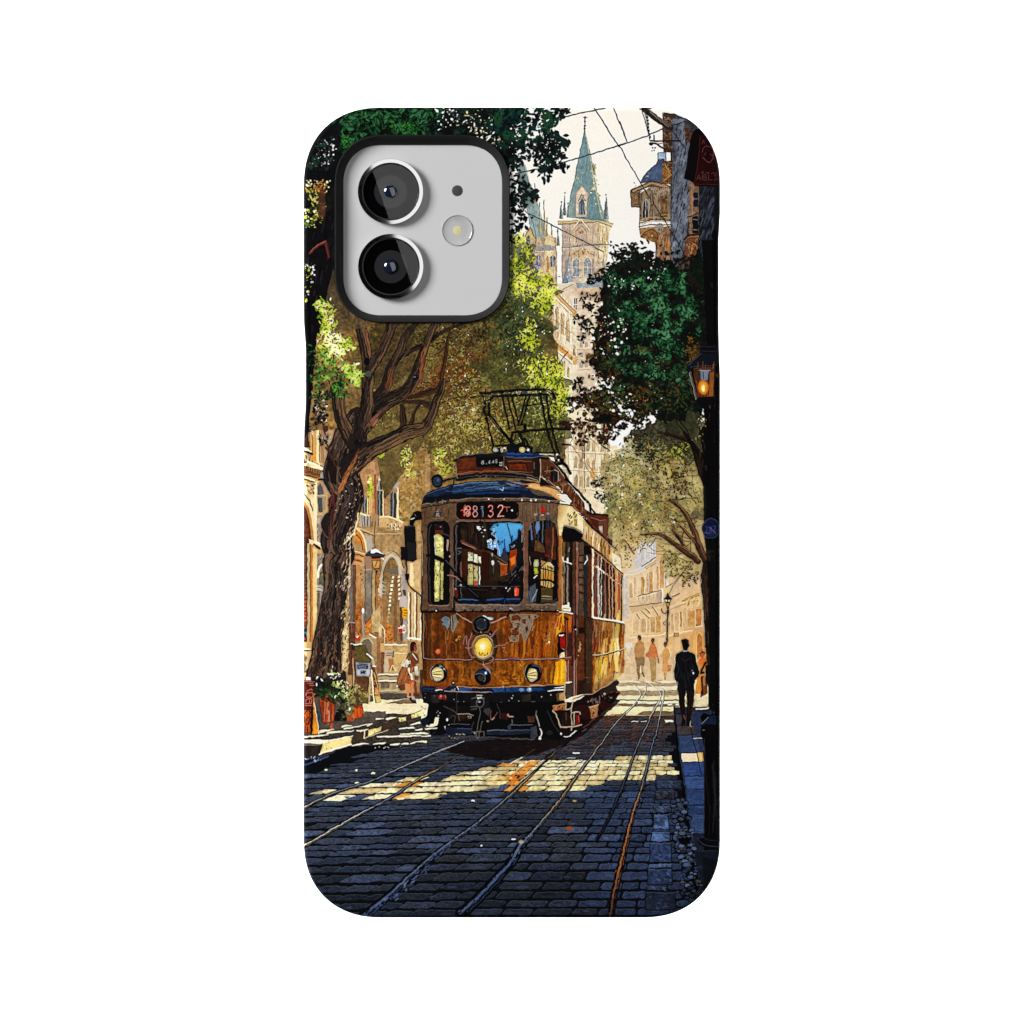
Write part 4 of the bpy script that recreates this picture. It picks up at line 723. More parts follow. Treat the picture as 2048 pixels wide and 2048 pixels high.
for cc in (LV(870, 1575, 1040, 1585, 1020, 1620, 890, 1620), LV(280, 1600, 410, 1595, 400, 1615, 280, 1615), LV(450, 1605, 550, 1600, 545, 1618, 450, 1618), LV(920, 1300, 1000, 1298, 1000, 1325, 920, 1325), LV(1060, 1295, 1120, 1290, 1120, 1325, 1060, 1325), V8(535, 448, 600, 446, 600, 460, 535, 460), V8(485, 495, 560, 495, 560, 502, 485, 502)): P(cc, (252, 238, 206))
mottle([(1150, 1440), (1240, 1425), (1330, 1425), (1330, 1480), (1130, 1500)], 70, [(130, 62, 30), (84, 40, 28), (60, 52, 52), (150, 84, 40)], (4, 10), .6, 0, .35)
# left pavement and its kerb
P(J(40, 1190, 700, 1050, 1300, 950, 1900, 860, 1940, 1420, 1400, 1400, 700, 1440, 300, 1600, 40, 1640), (64, 56, 50), 1, .4, NTX)
mottle(J(60, 1250, 1900, 950, 1900, 1400, 700, 1430, 300, 1580), 120, [(44, 38, 36), (90, 80, 70), (70, 66, 66), (110, 96, 80)], (4, 12), .6, -.06, .25)
P(V7(20, 330, 150, 280, 560, 220, 850, 80, 1110, 20, 1110, -60, 500, -60, 150, -30, 20, 40), (84, 76, 68), 1, .2)
P(J(930, 790, 1200, 740, 1800, 720, 1900, 780, 1880, 880, 1600, 960, 930, 910), (240, 222, 176), 1, .1)
for q in ((940, 880, 1290, 900, 930, 930), (1290, 940, 1520, 900, 1300, 920), (630, 1140, 770, 1120, 640, 1130), (660, 1170, 1080, 1090, 1000, 1130), (300, 1200, 500, 1175, 300, 1225), (60, 1290, 420, 1260, 180, 1290), (1290, 1020, 1430, 1000, 1300, 1030), (1130, 1020, 1250, 1015, 1130, 1030), (850, 1200, 1010, 1180, 900, 1210), (1580, 920, 1680, 900, 1600, 925), (400, 1240, 800, 1200, 420, 1220), (1000, 830, 1500, 850, 1880, 880), (1700, 760, 1880, 800, 1720, 790)):
    L(J(*q), [3.2, 2, 3.4], (246, 232, 198), .95)
P(J(1250, 800, 1500, 740, 1680, 740, 1700, 790, 1500, 800), (120, 96, 70), .9); P(J(940, 920, 1280, 910, 1250, 1010, 940, 1000), (96, 84, 76), .9, .2)
P(J(50, 1330, 480, 1330, 480, 1400, 330, 1400, 50, 1390), (250, 236, 204)); P(J(50, 1395, 340, 1400, 300, 1580, 200, 1600, 50, 1630), (44, 38, 36), 1, .4); L(J(50, 1420, 330, 1405), 3, (110, 104, 96))
for pts, lit in (((335, 1390, 480, 1330, 780, 1275, 760, 1390, 500, 1480, 300, 1540), 1), ((790, 1280, 950, 1200, 1000, 1300, 850, 1370), 0), ((1010, 1190, 1210, 1135, 1200, 1200, 1010, 1290), 1), ((1215, 1130, 1440, 1030, 1460, 1110, 1240, 1190), 0), ((1450, 1010, 1590, 980, 1580, 1050, 1490, 1080), 1), ((1600, 980, 1660, 950, 1640, 1030, 1600, 1040), 0), ((1650, 960, 1880, 860, 1880, 960, 1660, 1030), 1)):
    outlined(J(*pts), (248, 222, 146) if lit else (74, 56, 44), (50, 38, 30), 1.1, 1, .12)
    if lit: mottle(J(*pts), 5, [(110, 78, 46), (176, 138, 84)], (2, 7), .85, 1.4, .4)
L(J(340, 1390, 480, 1335, 780, 1275), 2, (255, 246, 216)); L(J(290, 1550, 500, 1480, 760, 1400), 3.4, (250, 238, 210)); L(J(960, 1310, 1300, 1190), 2.4, (226, 206, 170)); L(J(960, 1200, 950, 1310), 3, (240, 214, 170))
for q in ((770, 1420, 900, 1390, 1010, 1395), (1090, 1395, 1260, 1385, 1280, 1380), (1340, 1410, 1450, 1395, 1480, 1390), (1150, 1290, 1500, 1280, 1800, 1270), (1480, 1165, 1680, 1150, 1700, 1160), (1500, 1250, 1800, 1235, 1900, 1240), (1640, 1110, 1780, 1080, 1790, 1085), (1720, 1365, 1870, 1360, 1880, 1362), (1640, 1390, 1700, 1375, 1710, 1380), (1510, 1400, 1600, 1390, 1600, 1392), (1720, 1190, 1810, 1185, 1820, 1186), (1880, 1180, 1930, 1170, 1930, 1176), (1810, 1290, 1930, 1270, 1930, 1280)):
    L(J(*q), [2.4, 4.2, 2], (250, 236, 200))
dots(J(1060, 1440, 1500, 1420, 1500, 1460, 1060, 1460), 9, (.7, 1.5), [(240, 230, 206)])
for q in ((210, 600, 30), (470, 600, 24), (610, 630, 40), (470, 710, 40), (820, 846, 80), (945, 830, 80), (1465, 865, 40), (1545, 1248, 20)):
    P(V7(q[0], q[1], q[0] + q[2] * .4, q[1] - 9, q[0] + q[2], q[1] - 6, q[0] + q[2] * .9, q[1] + 8, q[0] + q[2] * .2, q[1] + 10), (244, 222, 180) if q[0] < 1400 else (232, 236, 240))
L(V7(30, 560, 130, 530, 240, 480), 3, (62, 84, 130)); dots(V7(40, 500, 200, 470, 200, 520, 40, 540), 16, (.8, 1.8), [(90, 120, 170), (190, 200, 210)])
# rails
def rail(pts, w, hi, lo=(8, 9, 12), off=2.2):
    """a grooved rail: dark bed, a polished head and a thin second glint, broken by dirt"""
    c = curve(pts, 6); n = len(c); ws = np.interp(np.linspace(0, 1, n), np.linspace(0, 1, len(w)), w)
    c = [(x + .05 * ws[k] * rng.standard_normal(), yy) for k, (x, yy) in enumerate(c)]
    L([(x + .35 * ws[k], yy + .25 * ws[k]) for k, (x, yy) in enumerate(c)], list(ws * 1.25), lo)
    L([(x - .35 * ws[k], yy - .1 * ws[k]) for k, (x, yy) in enumerate(c)], list(ws * .9), lo)
    for k in range(n - 1):
        h = hi(k / n); q = .75 + .5 * rng.random()
        L(c[k:k + 2], [ws[k] * .5, ws[k + 1] * .5], mix(h, lo, .3))
        L([(x - .1 * ws[k], yy) for x, yy in c[k:k + 2]], [max(1.1, ws[k] * .3), max(1.1, ws[k + 1] * .3)], mix(h, (255, 250, 240), .25 * (q - .75)))
        if ws[k] > 3.4 and rng.random() < .7: L([(x + .55 * ws[k], yy + .3 * ws[k]) for x, yy in c[k:k + 2]], max(.7, ws[k] * .12), mix(h, (20, 24, 34), .35))
        for _ in range(int(ws[k] * .8)):
            t = rng.random(); x = c[k][0] + (c[k + 1][0] - c[k][0]) * t + ws[k] * .4 * rng.standard_normal(); yy = c[k][1] + (c[k + 1][1] - c[k][1]) * t
            leaf(x, yy, 2 + .5 * ws[k] * rng.random(), math.atan2(c[k + 1][1] - c[k][1], c[k + 1][0] - c[k][0]) + .15 * rng.standard_normal(), [lo, mix(h, lo, .5), mix(h, (255, 250, 240), .25)][rng.integers(3)], .3, .8)
steel = lambda cols: (lambda t: pal(cols, t))
rail(V7(0, 940, 280, 800, 620, 690, 1000, 520, 1410, 350), [5, 4.4, 3.2], steel([(226, 206, 176), (120, 130, 150), (206, 206, 210), (240, 232, 220)]))
rail(V7(0, 1270, 400, 1040, 700, 880, 880, 770, 1050, 660, 1190, 590), [6, 4.4, 3.6], steel([(236, 214, 170), (214, 208, 204), (90, 110, 160), (226, 190, 130), (232, 200, 150)]))
rail(V7(1190, 590, 1330, 510, 1600, 380), [2.6, 1.6], steel([(150, 126, 110), (84, 70, 66)]))
rail(V7(540, 1860, 800, 1640, 1100, 1370, 1350, 1180, 1560, 1020, 1803, 820) + V8(100, 720, 330, 500, 470, 380, 620, 240), [11, 7, 5, 3, 1.6], steel([(74, 90, 124), (100, 116, 150), (126, 136, 158), (140, 142, 148), (226, 196, 140), (120, 104, 96), (90, 80, 76)]))
c0 = V7(560, 1850, 840, 1640, 1130, 1370, 1290, 1230, 1500, 1080)
for k in range(150):
    t = rng.random(); j = min(int(t * 4), 3); f = t * 4 - j; x = c0[j][0] + (c0[j + 1][0] - c0[j][0]) * f; yy = c0[j][1] + (c0[j + 1][1] - c0[j][1]) * f; wd = 24 * (1 - t * .75)
    leaf(x + wd * (rng.random() - .3), yy + 3 * rng.standard_normal(), 4 + 9 * rng.random() * (1.2 - t), -.75 + .25 * rng.standard_normal(), [(84, 102, 142), (26, 34, 52), (120, 138, 172), (10, 12, 18), (58, 74, 108)][rng.integers(5)], .35, .85)
rail(V7(1380, 1830, 1560, 1660, 1803, 1400) + V8(90, 1250, 180, 1150, 300, 1010, 440, 840, 560, 670, 680, 510, 800, 350, 900, 210, 1000, 105, 1090, 20), [14, 10, 6, 4, 2.8, 2], steel([(66, 82, 120), (92, 112, 152), (140, 156, 186), (196, 160, 126), (214, 200, 190), (226, 224, 226), (232, 230, 226)]))
rail(V8(860, 1860, 905, 1600, 960, 1370, 1010, 1150, 1060, 950, 1120, 790, 1175, 580, 1230, 370, 1270, 230, 1310, 10), [9, 8, 6, 4.4, 3, 2], steel([(60, 40, 34), (190, 116, 66), (206, 130, 76), (196, 150, 110), (110, 130, 170), (150, 170, 200), (220, 222, 222)]), off=3)
rail(V8(740, 1210, 850, 1010, 980, 710, 1080, 430, 1190, 190, 1270, 20), [4, 4, 3, 2], steel([(14, 16, 22), (40, 50, 70), (120, 130, 146), (196, 196, 196), (226, 222, 214)]), off=1.4)
L(V8(0, 548, 110, 490, 210, 425), 2.2, (232, 214, 186)); P(V7(1560, 768, 1790, 580, 1800, 640, 1700, 760), (236, 190, 116), .45, .3); P(V8(0, 640, 150, 530, 260, 520, 60, 700, 0, 750), (206, 118, 44), .75, .3); L(V8(0, 640, 160, 525), 1.6, (250, 226, 180)); L(V8(10, 780, 330, 505), 2.4, (22, 18, 18)); L(V8(0, 775, 300, 520), 1.4, (206, 190, 170))
mottle(V8(0, 560, 130, 520, 120, 640, 0, 700), 14, [(40, 26, 20), (250, 230, 180), (232, 150, 70)], (3, 9), .85, -.6)
# far rails curving
for q in ((330, 970, 400, 1030, 435, 1090, 430, 1170, 370, 1250, 200, 1460), (430, 880, 520, 930, 540, 1060, 470, 1190), (600, 940, 700, 1010, 780, 1080, 790, 1200, 700, 1380, 600, 1560), (740, 1000, 840, 1050, 850, 1180, 820, 1340, 780, 1560)):
    L(curve([(x + 1, yy + .5) for x, yy in LV(*q)]), 1.8, (120, 104, 86)); L(curve(LV(*q)), 1.3, (250, 246, 226))
# right kerb and pavement
P(LV(1040, 1360, 1932, 1330, 1932, 1960, 1090, 1960), (44, 46, 54), 1, .25)
P(V8(1410, 100, 1900, 100, 1900, 1900, 1560, 1900, 1600, 1600, 1540, 1180, 1450, 520), (46, 56, 78), 1, .2)
sl = [(120, (60, 62, 72)), (215, (72, 64, 62)), (300, (58, 72, 104)), (455, (252, 226, 186)), (535, (56, 78, 124)), (655, (66, 86, 128)), (770, (52, 72, 108)), (905, (46, 62, 94)), (980, (58, 74, 106)), (1150, (30, 36, 52)), (1300, (34, 42, 60)), (1440, (22, 26, 38))]
for k, (yy, c) in enumerate(sl):
    y2 = sl[k + 1][0] if k + 1 < len(sl) else 1640
    f = lambda q: 1418 + (q - 100) * .145
    P(V8(f(yy), yy, f(yy) + 120 + yy * .1, yy - 4, f(y2) + 120 + y2 * .1, y2 - 8, f(y2), y2 - 6), c, 1, .14)
    L(V8(f(yy), yy, f(yy) + 120 + yy * .1, yy - 4), 1.6, (14, 16, 22), .9)
    if 500 < yy < 1100: stripes(V8(f(yy), yy, f(yy) + 230, yy, f(y2) + 230, y2, f(y2), y2), 10, [(80, 106, 156), (40, 54, 84)], (1, 2.4), .6, 0, (10, 30))
P(V8(1610, 450, 1664, 448, 1664, 520, 1625, 520), (244, 196, 120)); L(V8(1565, 330, 1664, 330), 2, (226, 214, 190))
L(V8(1410, 60, 1440, 420, 1480, 720, 1540, 1180, 1590, 1480, 1605, 1650), [3, 4, 6, 8, 10, 12], (6, 7, 10)); L(V8(1545, 100, 1565, 330, 1620, 520, 1640, 640), 1.6, (16, 16, 20))
for x0, x1, yy, y2, c in ((1235, 1360, 980, 1110, (96, 122, 170)), (1215, 1375, 1130, 1215, (84, 110, 156)), (1205, 1385, 1225, 1395, (58, 78, 118)), (1195, 1388, 1405, 1440, (100, 122, 164)), (1185, 1390, 1450, 1585, (52, 68, 104)), (1175, 1340, 1600, 1635, (50, 62, 90)), (1165, 1420, 1650, 1800, (26, 34, 50)), (1255, 1470, 690, 760, (44, 54, 76)), (1250, 1410, 775, 850, (46, 44, 50)), (1230, 1385, 905, 965, (56, 66, 90))):
    p = V8(x0, yy, x1, yy, x1 + 4, y2, x0 - 6, y2); c = mix(c, (56, 62, 76), .3); outlined(p, c, (8, 9, 13), 2, 1, .5); mottle(p, 12, [mix(c, (20, 24, 34), .6), mix(c, (140, 166, 210), .4)], (5, 14), .55, .6, .5)
    L([(q[0], q[1] + 1.2) for q in p[:2]], 1, mix(c, (160, 180, 215), .5), .8)
for k in range(150):
    yy = 850 + 880 * rng.random(); x = 1390 + (yy - 850) * .12 + (120 + (yy - 850) * .06) * rng.random()
    q = V8(x, yy)[0]; s = 2 + 4.4 * rng.random(); c = pal([(36, 44, 62), (70, 84, 114), (110, 126, 158), (62, 62, 62)], rng.random())
    if yy > 1600: c = mix(c, (12, 14, 20), .6)
    EL(q, s * 1.3 + .9, s * .8 + .9, (8, 9, 12)); P([(q[0] + s * 1.25 * math.cos(t) * (.8 + .3 * rng.random()), q[1] + s * .75 * math.sin(t) * (.8 + .3 * rng.random())) for t in (0, 1, 2.1, 3.1, 4.2, 5.3)], c)
P(V8(1445, 1185, 1540, 1180, 1550, 1240, 1450, 1235), (6, 7, 10))
EL(V8(510, 1103)[0], 8, 4, (150, 84, 50)); EL(V8(555, 864)[0], 4, 2, (206, 176, 130)); EL(V8(30, 1195)[0], 5, 2, (214, 216, 222)); EL(V8(95, 1220)[0], 5, 4, (190, 170, 140))
# ---- hazy canopy behind the tram
can = [(800, 640), (1010, 600), (1100, 640), (1128, 760), (1130, 920), (1060, 960), (920, 960), (850, 880), (770, 1000), (742, 860), (700, 700)]
P(can, (104, 88, 54), 1, .25)
mass([(840, 700, 120, 80), (980, 700, 130, 90), (920, 810, 150, 90), (1050, 760, 70, 120), (1060, 880, 60, 70), (800, 800, 80, 90), (960, 890, 110, 60), (760, 860, 40, 60)], (104, 90, 54), .2, .85, .35)
foliage([(840, 700, 110, 70), (960, 720, 110, 90), (900, 820, 120, 70), (1030, 820, 90, 100)], 1500, [(52, 42, 24), (92, 70, 34), (128, 96, 44), (160, 122, 58), (196, 156, 84)], (4, 9), .8, .75, field=NB)
foliage([(1030, 650, 60, 60), (1040, 700, 40, 60), (960, 670, 50, 30), (780, 690, 40, 36), (930, 900, 40, 30), (985, 830, 40, 40)], 560, [(30, 46, 34), (52, 66, 42), (70, 84, 52), (96, 104, 58)], (4, 9), .7, .85)
# fine branches sweeping up and right
for k in range(64):
    a = -.1 - 1.1 * rng.random(); x, y = 880 + 26 * rng.standard_normal(), 772 + 22 * rng.standard_normal()
    p = [(x, y)]; st = 16 + 12 * rng.random()
    for j in range(4 + rng.integers(7)):
        a += .22 * rng.standard_normal(); a = a * .9 - .05; x += st * math.cos(a); y += st * math.sin(a); p.append((x, y))
    L(curve(p, 3), list(np.linspace(2.6, .8, len(p) * 3 - 2)), [(74, 44, 22), (96, 56, 26), (56, 34, 20), (120, 76, 34)][rng.integers(4)], .85)
dots([(850, 660), (1010, 640), (1060, 760), (900, 860), (830, 800)], 300, (.6, 1.9), [(240, 222, 176), (226, 196, 136), (246, 236, 208), (206, 190, 90), (214, 150, 70)], .85)
dots([(880, 700), (960, 690), (960, 820), (900, 850)], 70, (.8, 2.1), [(248, 238, 212), (226, 200, 150)], .9)
foliage([(930, 830, 60, 50), (985, 880, 60, 50), (1040, 830, 60, 50), (900, 890, 40, 30), (870, 905, 24, 40), (905, 930, 16, 26)], 640, [(106, 96, 36), (150, 140, 50), (196, 190, 70), (226, 222, 110), (206, 150, 70), (240, 232, 160)], (3, 8), 1.0, .9)
foliage([(960, 800, 50, 50), (900, 850, 40, 30), (1010, 920, 70, 30)], 240, [(140, 84, 34), (190, 120, 54), (226, 170, 96)], (3, 7), 1, .8)
foliage([(840, 690, 130, 60), (760, 860, 60, 90), (850, 860, 110, 70), (960, 720, 110, 80), (720, 720, 60, 60)], 1500, [(58, 46, 28), (84, 66, 36), (110, 88, 48), (146, 116, 66), (70, 74, 44), (176, 140, 86)], (3, 7), 1, .7)
for k in range(70):
    x, y = 700 + 330 * rng.random(), 650 + 210 * rng.random(); a = -.9 + .8 * rng.standard_normal(); p = [(x, y)]
    for j in range(3 + rng.integers(4)):
        a += .35 * rng.standard_normal(); x += 11 * math.cos(a); y += 11 * math.sin(a); p.append((x, y))
    L(curve(p, 3), list(np.linspace(1.8, .6, len(p) * 3 - 2)), [(52, 34, 22), (84, 52, 28), (40, 28, 20)][rng.integers(3)], .75)
foliage([(880, 668, 90, 22), (980, 650, 70, 30), (960, 690, 60, 20), (800, 680, 60, 30)], 620, [(22, 26, 18), (38, 40, 24), (58, 52, 30), (40, 54, 38), (84, 68, 36)], (4, 9), .9, .9)
foliage([(930, 870, 60, 40), (990, 850, 60, 50), (1040, 900, 50, 40), (900, 920, 40, 30), (960, 930, 60, 20)], 620, [(140, 112, 54), (176, 146, 76), (206, 180, 100), (226, 212, 130), (190, 190, 90), (240, 230, 170)], (3, 7), 1, .85)
foliage([(870, 700, 60, 40), (800, 730, 40, 40), (950, 760, 60, 40), (1000, 800, 50, 40), (760, 800, 30, 50), (900, 850, 50, 30)], 520, [(60, 74, 30), (96, 110, 40), (140, 150, 56), (190, 196, 84), (226, 226, 130), (84, 96, 44)], (3, 8), 1.1, .9)
foliage([(840, 760, 60, 60), (900, 800, 60, 50), (790, 800, 40, 60)], 420, [(88, 72, 42), (118, 98, 56), (156, 132, 80), (80, 76, 46)], (3, 7), 1, .8)
# hanging sprays by the limb
for b in ([(815, 905, 14, 12), (812, 930, 12, 14), (822, 950, 8, 10)], [(880, 915, 14, 18), (890, 940, 12, 14)], [(740, 975, 4, 22)], [(762, 905, 6, 10)]):
    foliage(b, 70, [(110, 120, 36), (176, 190, 56), (214, 222, 90), (240, 240, 150)], (4, 9), .8)
# yellow-green tree right of the camera
yg = [(48, 60, 34), (84, 100, 38), (140, 156, 44), (196, 206, 52), (226, 230, 70), (240, 240, 110)]
dk = [(18, 30, 24), (34, 50, 36), (52, 68, 46), (70, 88, 60)]
mass([(1040, 505, 26, 36), (1030, 560, 40, 50), (1085, 590, 30, 34), (1050, 640, 60, 50), (1030, 720, 70, 70), (1085, 760, 44, 44), (1080, 850, 50, 70), (1105, 820, 30, 50)], (70, 74, 42), .4, .72, .4)
foliage([(990, 650, 40, 50), (975, 720, 40, 60), (985, 790, 40, 50), (1040, 880, 60, 50)], 700, [(52, 50, 28), (84, 76, 38), (112, 100, 50), (70, 80, 46), (150, 132, 70)], (4, 9), .9)
foliage([(1010, 600, 50, 80), (1050, 640, 40, 60), (1030, 720, 50, 60), (1070, 760, 40, 60), (1080, 850, 46, 60), (1000, 560, 30, 40)], 900, [(56, 60, 34), (90, 92, 46), (120, 116, 58), (64, 80, 50)], (5, 11), .8)
foliage([(1040, 655, 46, 40), (1020, 630, 30, 40), (1052, 600, 30, 20), (1030, 700, 30, 20)], 360, dk, (5, 10), .7)
foliage([(1040, 505, 26, 40), (1055, 560, 40, 24), (1095, 570, 22, 24), (1085, 600, 26, 22), (1045, 575, 40, 18), (1030, 540, 18, 24)], 620, yg, (5, 10), .7, bias=.22)
foliage([(1090, 612, 14, 22), (1100, 590, 12, 16), (1060, 655, 14, 24), (1050, 680, 20, 16), (1062, 690, 16, 12)], 260, yg, (4, 9), .7, bias=.2)
foliage([(1090, 735, 34, 24), (1110, 760, 22, 26), (1085, 760, 30, 20), (1125, 790, 18, 22), (1118, 820, 20, 18), (1060, 730, 24, 12)], 620, yg, (4, 9), .7, bias=.22)
foliage([(1060, 790, 40, 30), (1095, 830, 36, 34), (1040, 880, 50, 30), (1100, 870, 30, 26)], 420, [(60, 60, 30), (110, 106, 44), (160, 156, 66), (210, 204, 110), (236, 226, 160)], (4, 8), 1, .9)
dots([(1010, 620), (1090, 600), (1120, 780), (1060, 860), (1010, 760)], 170, (.7, 2), [(240, 232, 170), (252, 246, 224), (200, 206, 100)])
for q in ((1015, 575, 1040, 545, 1070, 560), (1010, 760, 1040, 740, 1060, 715), (1005, 800, 1040, 770, 1075, 752)): L([(q[0], q[1]), (q[2], q[3]), (q[4], q[5])], 1.4, (70, 54, 30))
# ---- left tree: leaves at the far left
P(V3(150, 620, 560, 620, 640, 1150, 460, 1300, 160, 900), (110, 92, 60), .6, .5)
dots(V3(110, 840, 260, 840, 250, 1160, 110, 1100), 50, (1.2, 3.4), [(20, 22, 26), (240, 236, 226), (40, 52, 60), (150, 160, 150)])
# limbs, back ones first
bc = [(18, 14, 14), (40, 32, 29), (62, 50, 43), (92, 72, 56), (136, 104, 74)]
P(Q(800, 0, 1400, 0, 1500, 600, 1000, 1000, 860, 500), (80, 64, 42), .75, .5)
foliage([(760, 690, 30, 40), (800, 660, 50, 20), (840, 690, 40, 30)], 200, [(34, 34, 22), (60, 56, 32), (90, 74, 36), (44, 56, 40)], (5, 10), .9)
bark(HH(880, -260, 800, 60, 710, 400, 640, 700, 740, 1000, 680, 1300, 560, 1700, 620, 1932) + I(540, 200, 560, 500, 520, 800, 480, 1100, 430, 1400, 420, 1700, 400, 1960), [44, 60, 74, 72, 62, 58, 62, 56, 50, 46, 48, 52, 58, 66, 80], [(20, 16, 17), (42, 34, 33), (58, 48, 44), (84, 68, 58), (126, 100, 80)], 900, 10, .6)
bark(Q(700, 1640, 620, 1450, 520, 1230, 480, 880), [34, 28, 24, 26], bc, 80)
bark(Q(900, 1180, 1010, 1000, 1100, 860, 1170, 620, 1290, 380, 1340, 240, 1480, 60, 1560, -60), [28, 24, 19, 15, 14, 12, 10], bc, 110); L(Q(1110, 860, 1190, 700), 7, (112, 70, 46), .5); stripes(Q(1110, 860, 1130, 700, 1240, 700, 1200, 860), 14, [(140, 88, 54), (84, 52, 36)], (1, 2), .8, 110)
bark(Q(1270, 520, 1420, 400, 1640, 290, 1800, 180, 1932, 110, 2160, 30, 2300, 10), [5, 7, 7, 6, 5, 3, 1], [(16, 12, 12), (30, 22, 20), (44, 34, 28), (90, 70, 56)], 40)
L(Q(1290, 540, 1370, 420, 1420, 380), 1, (190, 166, 146), .7)
bark(Q(700, 1560, 900, 1240, 1100, 1060, 1350, 930, 1470, 760, 1540, 560, 1620, 320, 1730, 60, 1770, -60), [40, 36, 28, 24, 20, 14, 13, 12], bc, 190); stripes(Q(1540, 460, 1620, 330, 1600, 740, 1530, 780), 26, [(136, 84, 54), (104, 62, 42), (160, 108, 70)], (1, 2.4), .85, 98)
EL(Q(1490, 740)[0], 6, 7, (26, 24, 30)); EL(Q(1480, 735)[0], 2.4, 2, (120, 124, 140))
bark(Q(1400, 1000, 1620, 940, 1790, 870, 1830, 700, 1880, 450, 1900, 260, 1960, 60), [10, 11, 8, 7, 5, 3, 1], [(24, 16, 14), (58, 38, 28), (90, 56, 36), (120, 72, 40)], 50)
bark(Q(1340, 1060, 1560, 1060, 1700, 1130), [6, 8, 10], [(26, 18, 16), (62, 44, 34), (90, 64, 46)], 20); bark(Q(1310, 1100, 1330, 1280, 1330, 1440), [11, 12, 14], [(24, 16, 14), (56, 40, 32), (84, 60, 44)], 26); bark(Q(1560, 1060, 1480, 1180, 1420, 1380), [4, 5, 7], [(24, 16, 14), (56, 40, 32), (84, 60, 44)], 14)
bark(Q(600, 1960, 700, 1830, 880, 1690, 1150, 1560, 1400, 1440, 1600, 1390, 1700, 1220, 1760, 1040, 1830, 880, 1860, 760), [44, 42, 36, 30, 28, 22, 17, 15, 11, 4], bc, 240); L(Q(950, 1650, 1120, 1534, 1270, 1452), 1, (214, 190, 160), .6)
bark(Q(760, 1480, 860, 1160, 870, 900, 880, 640, 850, 400, 800, 160, 760, -40), [36, 28, 22, 23, 21, 22, 20], bc, 240)
bark(Q(890, 760, 900, 640, 990, 480, 1120, 240, 1180, 60, 1220, -40), [14, 20, 22, 18, 18, 16], bc, 120); stripes(Q(830, 80, 880, 80, 930, 460, 880, 460), 10, [(176, 112, 78), (120, 70, 50)], (.8, 1.6), .7, 75, (5, 14)); P(Q(900, 40, 1080, 40, 1000, 380, 940, 470), (84, 70, 36), .9, .4); foliage([(752, 660, 10, 26)], 40, [(40, 48, 26), (86, 84, 36), (150, 110, 50)], (4, 8), .9)
EL(Q(858, 530)[0], 5, 8, (14, 11, 12)); EL(Q(880, 690)[0], 7, 6, (74, 84, 74)); EL(Q(960, 1220)[0], 6, 7, (16, 12, 12)); 

stripes(Q(900, 1290, 1000, 1180, 1010, 1300, 940, 1400), 20, [(130, 84, 66), (84, 50, 42), (160, 116, 92)], (1, 3), .8, 130)
EL(Q(730, 1575)[0], 5, 6, (24, 18, 18))
# trunk
P(HH(430, 620, 480, 480, 560, 470, 560, 860, 480, 800), (36, 24, 22), 1, .3); P(HH(440, 1060, 500, 960, 560, 1000, 540, 1300, 470, 1260), (56, 26, 24), 1, .4); P(HH(320, 1440, 380, 1300, 470, 1260, 480, 1700, 400, 1700, 340, 1560), (44, 34, 34), 1, .3); L(curve(HH(330, 1500, 380, 1620, 470, 1700)), 2, (110, 80, 74)); stripes(HH(440, 1060, 500, 960, 560, 1000, 500, 1700, 440, 1700), 30, [(104, 62, 52), (76, 46, 40), (26, 18, 17)], (1, 3), .8, 95)
stripes(HH(560, 980, 700, 640, 880, 360, 900, 420, 760, 700, 640, 980), 46, [(176, 112, 60), (140, 86, 50), (196, 140, 90), (90, 58, 42)], (1.2, 3.2), .85, 118, (8, 22))
P(I(640, 1350, 640, 1600, 650, 1850, 740, 1900, 760, 1100, 700, 1100), (226, 196, 140), .9, .2); mottle(I(630, 1000, 770, 650, 780, 1000, 750, 1900, 650, 1900, 640, 1200), 130, [(70, 46, 34), (250, 232, 176), (240, 206, 150), (120, 80, 52)], (3, 9), .9, 1.9, .35)
mottle(HH(680, 1720, 900, 1290, 880, 1500, 800, 1932, 660, 1932) + I(640, 300, 780, 60, 780, 520, 700, 620), 90, [(246, 206, 170), (232, 176, 140), (250, 226, 190)], (4, 11), .95, 2.05, .24)
mottle(I(540, 540, 640, 420, 780, 400, 760, 640, 640, 640), 14, [(250, 222, 196), (240, 190, 150)], (6, 11), .95, 2.05, .24)
L(HH(905, 1280, 880, 1420, 830, 1600, 680, 1760), 3, (246, 214, 160)); L(I(775, 60, 770, 560), 2.4, (250, 222, 170), .8)
dots(HH(560, 1100, 900, 600, 960, 1000, 860, 1300, 700, 1420, 560, 1400), 24, (.8, 2), [(226, 196, 170), (190, 196, 206), (250, 236, 214)]); mottle(HH(560, 1340, 900, 300, 980, 1000, 800, 1400), 26, [(226, 190, 160), (176, 120, 90)], (3, 8), .85, 2, .3)
mottle(I(330, 900, 620, 900, 600, 1500, 260, 1500), 130, [(28, 22, 22), (110, 84, 72), (150, 116, 100), (50, 40, 40)], (3, 9), .6, 1.9, .3); mottle(I(200, 1500, 640, 1380, 660, 1932, 150, 1932), 110, [(150, 100, 74), (40, 26, 24), (190, 140, 110), (110, 66, 48)], (3, 10), .7, 1.9, .3)
P(I(150, 1900, 260, 1600, 290, 1300, 380, 1100, 330, 1500, 260, 1932), (36, 24, 20), .5)
for q in ((300, 1380, 340, 1560, 360, 1640, 390, 1760), (470, 1400, 420, 1530, 370, 1640, 360, 1700, 420, 1800, 450, 1880), (330, 1640, 400, 1740, 460, 1770), (300, 1330, 330, 1440)): L(curve(Q(*q)), [3.4] * 0 or 3, (70, 46, 36))
